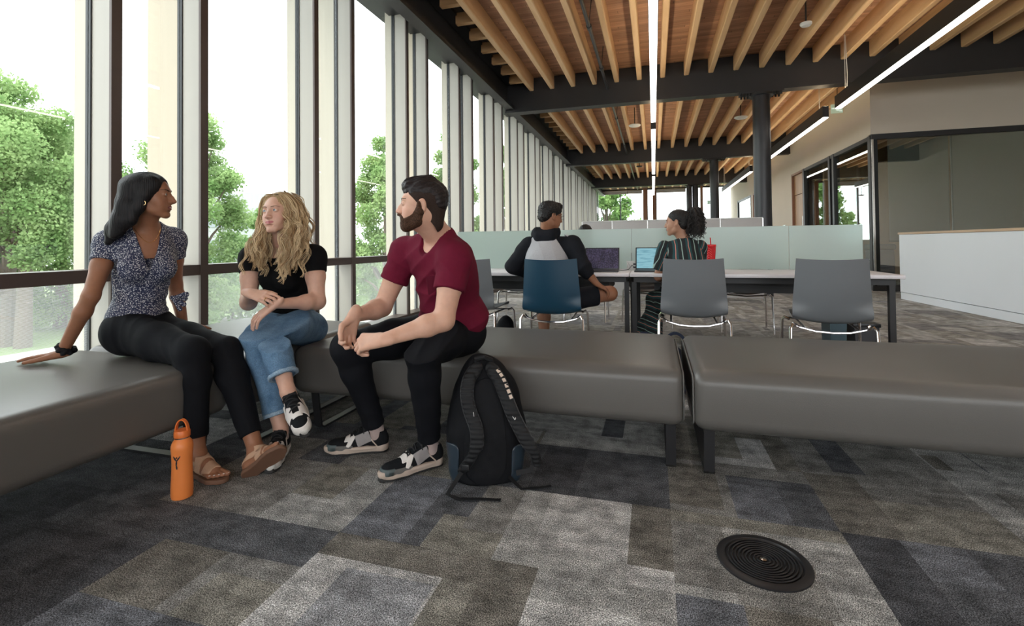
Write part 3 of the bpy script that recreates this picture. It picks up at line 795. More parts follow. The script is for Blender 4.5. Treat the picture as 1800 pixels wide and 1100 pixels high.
def laptop(loc, rz, kind, label, tilt=.28):
    r = empty('laptop', loc, rz, label=label, cat='laptop')
    MB().rbox(-.16, .16, -.22, .0, 0, .014, .003, 2).build('base', M['black_plastic'], r)
    MB().box(-.14, .14, -.12, -.01, .0142, .0155).build('keyboard', M['grey_bin'], r)
    Mx = Matrix.Translation((0, 0, .010)) @ Matrix.Rotation(-tilt, 4, 'X')
    lid = MB().rbox(-.16, .16, -.004, .004, 0, .215, .003, 2).rot(Mx).build('lid', M['black_plastic'], r)
    MB().box(-.150, .150, -.0055, -.0045, .014, .205).rot(Mx).build('display', laptop_scr('display_' + kind, 0, kind), lid)
laptop((-.47, 4.62, .742), .02, 'photo', 'dark laptop with purple wallpaper beside the person in grey hoodie')
laptop((-.005, 4.66, .742), -.02, 'document', 'laptop showing a pale blue document beside the curly haired person')
c = empty('power_box', (-.20, 4.80, .742), label='white power outlet box with a looping cable on the table', cat='outlet')
MB().rbox(-.05, .05, -.03, .03, 0, .085, .006, 2).build('box', M['white_plastic'], c)
MB().box(.01, .035, -.032, -.03, .05, .065).box(.01, .035, -.032, -.03, .02, .035).build('socket', M['dark_print'], c)
MB().tube([(.02, -.035, .03), (.0, -.07, .05), (-.03, -.1, .01), (-.08, -.12, .004), (-.16, -.13, .004), (-.2, -.10, .006)], .003, 6).build('cable', M['black_plastic'], c)
MB().tube([(-.02, -.035, .05), (-.05, -.06, .09), (-.03, -.09, .03), (-.06, -.10, .004), (.12, -.14, .004)], .0028, 6).build('cable', M['white_plastic'], c)

# red tumbler
t = empty('tumbler', (.478, 4.62, .742), label='red ridged plastic tumbler with a straw on the table', cat='cup')
cupb = MB().lathe([(.032, 0), (.036, .01), (.050, .215), (.052, .218), (.052, .232), (.049, .238), (.01, .240)], 36).build('cup_body', M['red_cup'], t)
g = MB()
for k in range(9):
    z = .03 + k*.02; r_ = .0345 + (z/.215)*.0155
    pts = []
    for q in range(7):
        a = -2.35 + q*.16
        rr = .0345 + ((z + (.012 if q % 2 else 0))/.215)*.0155
        pts.append((rr*math.cos(a), rr*math.sin(a), z + (.02 - abs(q-3)*.0067)))
    g.tube(pts, .0022, 6)
g.build('ridges', M['red_cup_ridge'], cupb); cupb.children[0]['kind'] = 'stuff'
MB().tube([(.008, 0, .235), (.004, 0, .30)], .0045, 8).build('straw', M['red_cup'], t)

bx_ = empty('storage_case', (.90, 5.22, .742), label='dark blue case blurred behind the frosted screen at right', cat='case')
MB().rbox(-.16, .16, -.08, .08, 0, .075, .02, 3).build('case_body', M['navy'], bx_)
MB().tube([(-.05, -.085, .03), (-.045, -.105, .045), (.045, -.105, .045), (.05, -.085, .03)], .006, 8).build('handle', M['black_plastic'], bx_)
# bins under the table
for (x, y_, w, h, m, lb) in ((1.62, 4.62, .085, .34, 'grey_bin', 'dark grey waste bin on the floor under the table end'), (1.435, 4.66, .06, .36, 'blue_bin', 'blue grey waste bin on the floor behind the empty chair')):
    r = empty('waste_bin', (x, y_, 0), label=lb, cat='bin')
    MB().prism([(x-w*.85, 0), (x+w*.85, 0), (x+w, h-.03), (x-w, h-.03)], 1, y_-.11, y_+.11).build('body', M[m], r, world=True)
    MB().rbox(x-w-.01, x+w+.01, y_-.12, y_+.12, h-.03, h, .005, 2).build('rim', M['black_plastic'], r, world=True)

# reception counter
r = empty('reception_counter', (4.3, 7.0, 0), label='long white reception counter with pale oak top at right', cat='counter')
P = lambda off, y_: 4.04 + (9.84-y_)*.041 + off
MB().prism([(P(0, 9.84), 9.84), (P(0, 3.5), 3.5), (P(.7, 3.5), 3.5), (P(.7, 9.84), 9.84)], 2, .122, 1.095).build('body', M['white_laminate'], r, world=True, smooth=None)
MB().prism([(P(.004, 9.835), 9.835), (P(.004, 3.5), 3.5), (P(.69, 3.5), 3.5), (P(.69, 9.835), 9.835)], 2, 0, .114).build('plinth', M['white_laminate'], r, world=True, smooth=None)
MB().prism([(P(-.01, 9.86), 9.86), (P(-.01, 3.5), 3.5), (P(.72, 3.5), 3.5), (P(.72, 9.86), 9.86)], 2, 1.10, 1.133).build('top', M['oak_edge'], r, world=True, smooth=None)

# blue bin and dark unit seen inside by the glass corner
r = empty('recycling_bin', (4.6, 12.2, 0), label='dark blue bin with black lid inside the glazed room by the corner', cat='bin')
MB().rbox(4.45, 4.85, 12.0, 12.4, 0, .8, .03, 3).build('body', M['navy'], r, world=True)
MB().rbox(4.43, 4.87, 11.98, 12.42, .8, .92, .03, 3).build('lid', M['black_plastic'], r, world=True)

# cubicle partitions far behind
r = empty('cubicle_partition', (1.0, 9.0, 0), label='row of low light grey cubicle panels beyond the frosted screen', cat='partition')
xs = [-1.259, -.72, -.10, .42, 1.1, 1.76]
for a, b_ in zip(xs[:-1], xs[1:]):
    p_ = MB().rbox(a+.006, b_-.006, 8.97, 9.03, .05, 1.40, .006, 2).build('panel', M['panel_grey'], r, world=True)
    MB().box(a, b_, 8.965, 9.035, 1.40, 1.412).build('top_trim', M['white_plastic'], p_, world=True)
f = MB()
for a in xs: f.box(a-.012, a+.012, 8.98, 9.02, 0, 1.40)
f.build('post', M['steel'], r, world=True)

# switch plates on the right wall
for (y_, lb) in ((17.9, 'small steel switch plate on the right wall beside the timber door'), ):
    r = empty('switch_plate', (4.19, y_, 1.25), label=lb, cat='switch plate')
    MB().box(4.185, 4.2, y_, y_+.35, 1.25, 1.55).build('plate', M['steel'], r, world=True)
# ------------------------------------------------------------------ outside
def leaf_material(name, c1, c2):
    m, n, l, b = nt(name); n.remove(b); out = n['Material Output']
    tc = n.new('ShaderNodeTexCoord'); nz = n.new('ShaderNodeTexNoise'); nz.inputs['Scale'].default_value = 1.3; nz.inputs['Detail'].default_value = 5
    l.new(tc.outputs['Object'], nz.inputs['Vector'])
    rp = n.new('ShaderNodeValToRGB'); rp.color_ramp.elements[0].position = .35; rp.color_ramp.elements[1].position = .65
    rp.color_ramp.elements[0].color = c1 + (1,); rp.color_ramp.elements[1].color = c2 + (1,); l.new(nz.outputs['Fac'], rp.inputs[0])
    d = n.new('ShaderNodeBsdfDiffuse'); t = n.new('ShaderNodeBsdfTranslucent'); mx = n.new('ShaderNodeMixShader'); mx.inputs[0].default_value = .45
    l.new(rp.outputs[0], d.inputs[0]); l.new(rp.outputs[0], t.inputs[0]); l.new(d.outputs[0], mx.inputs[1]); l.new(t.outputs[0], mx.inputs[2]); l.new(mx.outputs[0], out.inputs[0])
    return m
M['leaf'] = leaf_material('leaf_green', (.10, .20, .06), (.27, .39, .15))
M['leaf_pale'] = leaf_material('leaf_pale', (.15, .26, .09), (.36, .48, .22))
M['leaf_dark'] = leaf_material('leaf_dark', (.07, .145, .05), (.20, .30, .12))
M['bark'] = mat('bark', (.13, .10, .08), .9, var=.25, scale=8, stretch=(4, 4, .6))
M['grass'] = mat('lawn_grass', (.17, .24, .09), .95, var=.15, scale=3)
M['paving'] = mat('pale_paving', (.42, .40, .39), .85, var=.05, scale=1)
M['pale_render'] = mat('pale_render', (.33, .335, .345), .8, var=.03, scale=1)
M['pale_band'] = mat('pale_window_band', (.24,.265,.29), .4, var=.05, scale=1)

def leaves(blobs, count, size, seed):
    g = np.random.default_rng(seed)
    w = np.array([b[1][0]*b[1][1] for b in blobs]); w = w/w.sum()
    idx = g.choice(len(blobs), count, p=w)
    C = np.array([b[0] for b in blobs])[idx]; R = np.array([b[1] for b in blobs])[idx]
    d = g.normal(size=(count, 3)); d /= np.linalg.norm(d, axis=1)[:, None]
    rad = g.random(count)**.35 * (1 + .12*g.normal(size=count))
    P = C + d*R*rad[:, None]
    a = g.normal(size=(count, 3)); a /= np.linalg.norm(a, axis=1)[:, None]
    b = np.cross(a, g.normal(size=(count, 3))); b /= np.linalg.norm(b, axis=1)[:, None]
    s = size*(.6 + .8*g.random(count))[:, None]
    V = np.stack([P - a*s*.5, P + b*s*.32, P + a*s*.5, P - b*s*.32], 1).reshape(-1, 3)
    F = np.arange(count*4).reshape(-1, 4)
    return V, F
def leaf_obj(name, V, F, m, parent):
    p = wloc(parent); V = V - np.array([p.x, p.y, p.z])
    me = bpy.data.meshes.new(name)
    me.vertices.add(len(V)); me.vertices.foreach_set('co', V.astype('f').ravel())
    me.loops.add(F.size); me.loops.foreach_set('vertex_index', F.astype('i').ravel())
    me.polygons.add(len(F)); me.polygons.foreach_set('loop_start', np.arange(0, F.size, 4, dtype='i')); me.polygons.foreach_set('loop_total', np.full(len(F), 4, 'i'))
    me.update(calc_edges=True); me.validate(); me.materials.append(m)
    o = bpy.data.objects.new(name, me); COL.objects.link(o); o.parent = parent; return o
GZ = -2.5
def tree(x, y, top, rad, seed, m, label, n=22000, name='leafy_tree', base=GZ, trunks=1, low=.25, size=.17, group='trees outside the windows'):
    r = empty(name, (x, y, base), label=label, cat='tree', group=group)
    g = np.random.default_rng(seed); H = top - base
    blobs = []; tips = []
    for k in range(46):
        f = g.random(); h = base + H*(low + (1-low)*f*.93)
        prof = math.sin(math.pi*min(1, .18 + .80*f))**.7
        a = g.random()*6.28; rr = rad*prof*(.35 + .6*g.random())
        c = (x + rr*math.cos(a), y + rr*math.sin(a), h); br = rad*(.17 + .15*g.random())
        blobs.append((c, (br, br, br*.8))); tips.append(c)
    V, F = leaves(blobs, n, size, seed)
    leaf_obj('foliage', V, F, m, r)
    tb = MB()
    for t in range(trunks):
        ox = (t - (trunks-1)/2)*.9
        tb.tube([(x+ox, y, base-.1), (x+ox+.05, y+.05, base+H*.3), (x+ox*.6-.05, y, base+H*.6), (x+ox*.3, y, base+H*.85)], [.26, .19, .11, .04], 10)
    for c in tips[::2]:
        h0 = base + (c[2]-base)*.55
        tb.tube([(x, y, h0), ((x+c[0])/2, (y+c[1])/2, (h0+c[2])/2+.2), c], [.07, .045, .015], 6)
    tb.build('trunk', M['bark'], r, world=True)
    return r
def shrub(x, y, rad, h, seed, label, m, n=5000, base=GZ):
    r = empty('shrub', (x, y, base), label=label, cat='shrub', group='hedge beyond the lawn')
    g = np.random.default_rng(seed); blobs = []
    for k in range(9):
        a = g.random()*6.28; q = rad*.6*g.random()
        blobs.append(((x+q*math.cos(a), y+q*math.sin(a), base + h*(.25+.5*g.random())), (rad*.5, rad*.5, h*.35)))
    V, F = leaves(blobs, n, .14, seed); leaf_obj('foliage', V, F, m, r)
    MB().tube([(x, y, base-.1), (x, y, base+h*.5)], [.08, .03], 6).build('stem', M['bark'], r, world=True)
gr = MB().box(-120, -4.2, -40, 160, GZ-.2, GZ).box(-4.2, 60, 34, 160, GZ-.2, GZ).build('ground', M['grass'], smooth=None); gr['kind'] = 'structure'
pv = MB().box(-20.6, -4.2, -20, 60, GZ, GZ+.02).build('path', M['paving'], smooth=None); pv['kind'] = 'structure'

tree(-22.6, 11.8, 7.4, 3.5, 1, M['leaf_pale'], 'tall leafy tree filling the leftmost window', 90000, trunks=3, low=.22, size=.115, group=None)
tree(-25.5, 15.2, 6.6, 3.4, 2, M['leaf'], 'darker tree behind the leftmost window tree, further right', 45000, low=.08, size=.13, group=None)
tree(-16.7, 14.2, 6.2, 2.3, 3, M['leaf_pale'], 'leafy tree in the window right of the long dark haired person', 52000, low=.10, size=.11, group=None)
tree(-20.6, 22.6, 3.6, 1.8, 4, M['leaf_pale'], 'small pale tree above the blond person, right part of that window', 9000, low=.3, group=None)
tree(-10.2, 17.2, 5.6, 2.1, 5, M['leaf_pale'], 'leafy tree in the window left of the bearded person', 52000, low=.05, size=.11, group=None)
tree(-8.9, 21.0, 6.6, 1.8, 6, M['leaf_pale'], 'pale tree seen past the bearded person', 30000, low=.1, size=.13, group=None)
tree(-7.5, 25.0, 6.6, 1.5, 16, M['leaf'], 'tree glimpsed between the window fins above the bearded person', 9000, low=.2, group=None)
tree(-4.2, 47, 8.0, 3.2, 7, M['leaf'], 'large tree outside the far end window', 16000, size=.28, group=None)
tree(-30, 3.0, 9.0, 3.4, 8, M['leaf_dark'], 'broad tree mostly beyond the left edge', 12000, group=None)
hp = [(-27.5, 12.5), (-26.6, 14.6), (-25.4, 16.9), (-23.6, 17.8), (-21.6, 18.4), (-19.8, 19.0), (-17.9, 19.6), (-16.0, 19.4), (-14.2, 19.0), (-12.4, 20.0), (-28.6, 10.0), (-10.6, 21.0), (-8.4, 20.5), (-7.5, 18.2), (-29.0, 7.4)]
for i, (x, y) in enumerate(hp):
    shrub(x, y, 1.9, 3.1 + .5*math.sin(i*2.1), 40+i, 'dense green shrub in the hedge beyond the lawn', M['leaf_dark'] if i % 3 else M['leaf'])
# a pale building beyond the trees
b = empty('pale_building', (-38, 40, GZ), label='pale office building behind the trees above the blond person', cat='building')
Rz = Matrix.Translation((-37.5, 38.5, 0)) @ Matrix.Rotation(math.radians(38), 4, 'Z')
MB().box(-9, 9, -4, 4, GZ, 4.6).box(-6, 7, -3, 3, 4.6, 6.0).rot(Rz).build('walls', M['pale_render'], b, world=True, smooth=None)
for k in range(3):
    z = GZ + 1.5 + k*1.9
    MB().box(-8.8, 8.8, -4.05, -3.98, z, z+.8).rot(Rz).build('window_band', M['pale_band'], b, world=True, smooth=None)
# white post by the path
p_ = empty('bollard_light', (-23.9, 12.4, GZ), label='slim white post on the lawn at the far left', cat='post')
MB().box(-24.0, -23.85, 12.35, 12.5, GZ, GZ+1.1).build('post', M['white_plastic'], p_, world=True)
# ------------------------------------------------------------------ sculpting in a distance field
import openvdb
def A(*p): return np.array(p if len(p) > 1 else p[0], float)
def unit(v): v = np.asarray(v, float); return v / max(1e-9, np.linalg.norm(v))
class Vol:
    def __init__(s, lo, hi, res):
        s.lo = A(lo); s.res = res; s.n = np.ceil((A(hi) - s.lo)/res).astype(int) + 1
        s.a = np.full(s.n, 1.0, np.float32)
    def reg(s, lo, hi, m):
        i0 = np.maximum(0, np.floor((lo - m - s.lo)/s.res).astype(int)); i1 = np.minimum(s.n, np.ceil((hi + m - s.lo)/s.res).astype(int) + 1)
        if np.any(i1 <= i0): return None, None
        sl = tuple(slice(a, b) for a, b in zip(i0, i1))
        g = [(s.lo[k] + s.res*np.arange(i0[k], i1[k])).astype(np.float32) for k in range(3)]
        return sl, (g[0][:, None, None], g[1][None, :, None], g[2][None, None, :])
    def mix(s, sl, d, k, op):
        a = s.a[sl]
        if op == 'sub': d = -d
        if op == 'add':
            h = np.maximum(k - np.abs(a - d), 0)/max(k, 1e-6); s.a[sl] = np.minimum(a, d) - h*h*k*.25
        else:
            h = np.maximum(k - np.abs(a - d), 0)/max(k, 1e-6); s.a[sl] = np.maximum(a, d) + h*h*k*.25
        return s
    def cone(s, a, b, ra, rb=None, k=.02, flat=None, op='add'):
        a = A(a); b = A(b); rb = ra if rb is None else rb; R = max(ra, rb)
        sl, g = s.reg(np.minimum(a, b) - R, np.maximum(a, b) + R, k + 3*s.res)
        if sl is None: return s
        v = b - a; L = max(v @ v, 1e-9)
        p = [g[i] - np.float32(a[i]) for i in range(3)]
        t = np.clip((p[0]*v[0] + p[1]*v[1] + p[2]*v[2])/L, 0, 1).astype(np.float32)
        q = [p[i] - t*np.float32(v[i]) for i in range(3)]
        if flat is not None:
            n = unit(flat[0]); f = 1/flat[1] - 1
            dn = (q[0]*n[0] + q[1]*n[1] + q[2]*n[2])*f
            q = [q[i] + dn*np.float32(n[i]) for i in range(3)]
        d = np.sqrt(q[0]**2 + q[1]**2 + q[2]**2) - (ra + (rb - ra)*t)
        return s.mix(sl, d.astype(np.float32), k, op)
    def chain(s, P, R, k=.02, flat=None, op='add'):
        for i in range(len(P)-1): s.cone(P[i], P[i+1], R[i], R[i+1], k, flat, op)
        return s
    def ell(s, c, r, F=None, k=.02, op='add'):
        c = A(c); r = A(r); R = r.max()
        sl, g = s.reg(c - R, c + R, k + 3*s.res)
        if sl is None: return s
        p = [g[i] - np.float32(c[i]) for i in range(3)]
        if F is not None: p = [p[0]*F[0][j] + p[1]*F[1][j] + p[2]*F[2][j] for j in range(3)]   # F columns = local axes
        k0 = np.sqrt((p[0]/r[0])**2 + (p[1]/r[1])**2 + (p[2]/r[2])**2)
        k1 = np.sqrt((p[0]/r[0]**2)**2 + (p[1]/r[1]**2)**2 + (p[2]/r[2]**2)**2)
        d = k0*(k0 - 1)/np.maximum(k1, 1e-6)
        return s.mix(sl, d.astype(np.float32), k, op)
    def box(s, c, h, F=None, r=.005, k=.005, op='add'):
        c = A(c); h = A(h); R = np.linalg.norm(h) + r
        sl, g = s.reg(c - R, c + R, k + 3*s.res)
        if sl is None: return s
        p = [g[i] - np.float32(c[i]) for i in range(3)]
        if F is not None: p = [p[0]*F[0][j] + p[1]*F[1][j] + p[2]*F[2][j] for j in range(3)]
        q = [np.abs(p[i]) - np.float32(h[i] - r) for i in range(3)]
        q = np.broadcast_arrays(*q)
        d = np.sqrt(sum(np.maximum(x, 0)**2 for x in q)) + np.minimum(np.maximum(np.maximum(q[0], q[1]), q[2]), 0) - r
        return s.mix(sl, d.astype(np.float32), k, op)
    def cut(s, e, d, w=.09, L=.2, k=.002):
        """cut a limb shaped garment square at e, removing what lies beyond along d"""
        d = unit(d); a = unit(np.cross(d, (0, 0, 1) if abs(d[2]) < .9 else (1, 0, 0))); F = np.stack([a, np.cross(d, a), d], 1)
        return s.box(A(e) + d*L*.5, (w, w, L*.5), F, .001, k, 'sub')
    def half(s, p, n, k=.002):
        """keep the side the normal points to"""
        n = unit(n); sl, g = s.reg(s.lo, s.lo + s.n*s.res, 0)
        d = -((g[0]-p[0])*n[0] + (g[1]-p[1])*n[1] + (g[2]-p[2])*n[2])
        return s.mix(sl, d.astype(np.float32), k, 'and')
    def intersect(s, o, off=0.0):
        s.a = np.maximum(s.a, o.a - off); return s
    def minus(s, o, off=0.0):
        s.a = np.maximum(s.a, -(o.a - off)); return s
    def copy(s):
        c = Vol.__new__(Vol); c.lo = s.lo; c.res = s.res; c.n = s.n; c.a = s.a.copy(); return c
    def like(s):
        c = Vol.__new__(Vol); c.lo = s.lo; c.res = s.res; c.n = s.n; c.a = np.full(s.n, 1.0, np.float32); return c
    def mesh(s):
        a = s.a.copy()
        for k in range(3):
            for e in (0, -1):
                ix = [slice(None)]*3; ix[k] = e; a[tuple(ix)] = np.maximum(a[tuple(ix)], s.res)
        g = openvdb.FloatGrid(1.0); g.copyFromArray(a)
        V, F = g.convertToQuads(isovalue=0.0)
        return V*s.res + s.lo, F.astype(np.int32)
def normals(V, F):
    a, b, c, d = (V[F[:, i]] for i in range(4)); n = np.cross(c - a, d - b)
    N = np.zeros_like(V)
    for i in range(4): np.add.at(N, F[:, i], n)
    return N / np.maximum(np.linalg.norm(N, axis=1), 1e-12)[:, None]
def relax(V, F, it=2, lam=.5):
    cnt = np.zeros(len(V)); 
    for i in range(4): np.add.at(cnt, F[:, i], 2)
    for _ in range(it):
        Sm = np.zeros_like(V)
        for i in range(4):
            np.add.at(Sm, F[:, i], V[F[:, (i+1) % 4]]); np.add.at(Sm, F[:, i], V[F[:, (i-1) % 4]])
        V = V + lam*(Sm/np.maximum(cnt, 1)[:, None] - V)
    return V
def sdf_obj(name, vols, m, parent, disp=None, color=None, it=1):
    Vs, Fs = [], []; b = 0
    for v in (vols if isinstance(vols, list) else [vols]):
        V, F = v.mesh() if isinstance(v, Vol) else v
        if len(F) == 0: continue
        V = relax(V, F, it)
        N = normals(V, F)
        # outward check
        if isinstance(v, Vol):
            ctr = np.clip(((V[:200] + N[:200]*v.res*1.5 - v.lo)/v.res).round().astype(int), 0, np.array(v.n)-1)
            if np.mean(v.a[ctr[:, 0], ctr[:, 1], ctr[:, 2]]) < 0: F = F[:, ::-1]; N = -N
        if disp is not None: V = V + N*disp(V, N)[:, None]
        Vs.append(V); Fs.append(F + b); b += len(V)
    V = np.concatenate(Vs); F = np.concatenate(Fs)
    cols = color(V) if color is not None else None
    p = wloc(parent); W = V - np.array([p.x, p.y, p.z])
    me = bpy.data.meshes.new(name)
    me.vertices.add(len(W)); me.vertices.foreach_set('co', W.astype('f').ravel())
    me.loops.add(F.size); me.loops.foreach_set('vertex_index', F.astype('i').ravel())
    me.polygons.add(len(F)); me.polygons.foreach_set('loop_start', np.arange(0, F.size, 4, dtype='i')); me.polygons.foreach_set('loop_total', np.full(len(F), 4, 'i'))
    me.polygons.foreach_set('use_smooth', [True]*len(F))
    me.update(calc_edges=True); me.validate()
    if cols is not None:
        at = me.color_attributes.new('tone', 'FLOAT_COLOR', 'POINT'); c4 = np.ones((len(W), 4), 'f'); c4[:, :3] = cols; at.data.foreach_set('color', c4.ravel())
    me.materials.append(m)
    o = bpy.data.objects.new(name, me); COL.objects.link(o); o.parent = parent; return o
def wob(V, f, seed, stretch=(1, 1, 1)):
    g = np.random.default_rng(seed); P = V*A(stretch); r = np.zeros(len(V))
    for i in range(7):
        d = unit(g.normal(size=3)); r += np.sin(P @ d*f*(.6 + .9*g.random()) + g.random()*6.28)
    return r/7
def folds(amp, f, seed, stretch=(1, 1, 1), extra=()):
    def fn(V, N):
        w = wob(V, f, seed, stretch); r = amp*(1 - 2*np.abs(w*1.6).clip(0, 1)) + amp*.5*wob(V, f*2.3, seed+5, stretch)
        for (p, rad, dirn, ff, am) in extra:          # local pleats round a joint
            q = V - A(p); w2 = np.exp(-(q**2).sum(1)/rad**2); r = r + am*w2*(.55 - 1.5*np.abs(np.sin(.5*(q @ unit(dirn)*ff + 3*wob(V, 14, seed+9)))))
        return r
    return fn

def tone_mat(name, rough=.5, sss=.0, bump=.0, bscale=300, spec=.4):
    m, n, l, b = nt(name); at = n.new('ShaderNodeAttribute'); at.attribute_name = 'tone'
    nz = n.new('ShaderNodeTexNoise'); nz.inputs['Scale'].default_value = 45; tc = n.new('ShaderNodeTexCoord'); l.new(tc.outputs['Object'], nz.inputs['Vector'])
    mr = n.new('ShaderNodeMapRange'); mr.inputs[3].default_value = .90; mr.inputs[4].default_value = 1.10; l.new(nz.outputs['Fac'], mr.inputs[0])
    vm = n.new('ShaderNodeVectorMath'); vm.operation = 'SCALE'; l.new(at.outputs['Color'], vm.inputs[0]); l.new(mr.outputs[0], vm.inputs['Scale'])
    l.new(vm.outputs[0], b.inputs['Base Color']); b.inputs['Roughness'].default_value = rough; b.inputs['Specular IOR Level'].default_value = spec
    if sss:
        b.inputs['Subsurface Weight'].default_value = sss; b.inputs['Subsurface Radius'].default_value = (.012, .005, .003); b.inputs['Subsurface Scale'].default_value = .6
    if bump:
        n2 = n.new('ShaderNodeTexNoise'); n2.inputs['Scale'].default_value = bscale; l.new(tc.outputs['Object'], n2.inputs['Vector'])
        bp = n.new('ShaderNodeBump'); bp.inputs['Strength'].default_value = bump; bp.inputs['Distance'].default_value = .001
        l.new(n2.outputs['Fac'], bp.inputs['Height']); l.new(bp.outputs[0], b.inputs['Normal'])
    return m
SKIN = tone_mat('skin', .5, .12, .12, 500)
def hair_mat(name, c1, c2, rough=.38, scale=(160, 160, 12), spec=.4):
    m, n, l, b = nt(name); tc = n.new('ShaderNodeTexCoord'); mp = n.new('ShaderNodeMapping'); mp.inputs['Scale'].default_value = scale
    l.new(tc.outputs['Object'], mp.inputs[0]); nz = n.new('ShaderNodeTexNoise'); nz.inputs['Scale'].default_value = 1; nz.inputs['Detail'].default_value = 4; nz.inputs['Distortion'].default_value = .4
    l.new(mp.outputs[0], nz.inputs['Vector']); rp = n.new('ShaderNodeValToRGB'); rp.color_ramp.elements[0].position = .35; rp.color_ramp.elements[1].position = .65
    rp.color_ramp.elements[0].color = c1 + (1,); rp.color_ramp.elements[1].color = c2 + (1,); l.new(nz.outputs['Fac'], rp.inputs[0]); l.new(rp.outputs[0], b.inputs['Base Color'])
    b.inputs['Roughness'].default_value = rough; b.inputs['Specular IOR Level'].default_value = spec
    bp = n.new('ShaderNodeBump'); bp.inputs['Strength'].default_value = .7; bp.inputs['Distance'].default_value = .002; l.new(nz.outputs['Fac'], bp.inputs['Height']); l.new(bp.outputs[0], b.inputs['Normal'])
    return m

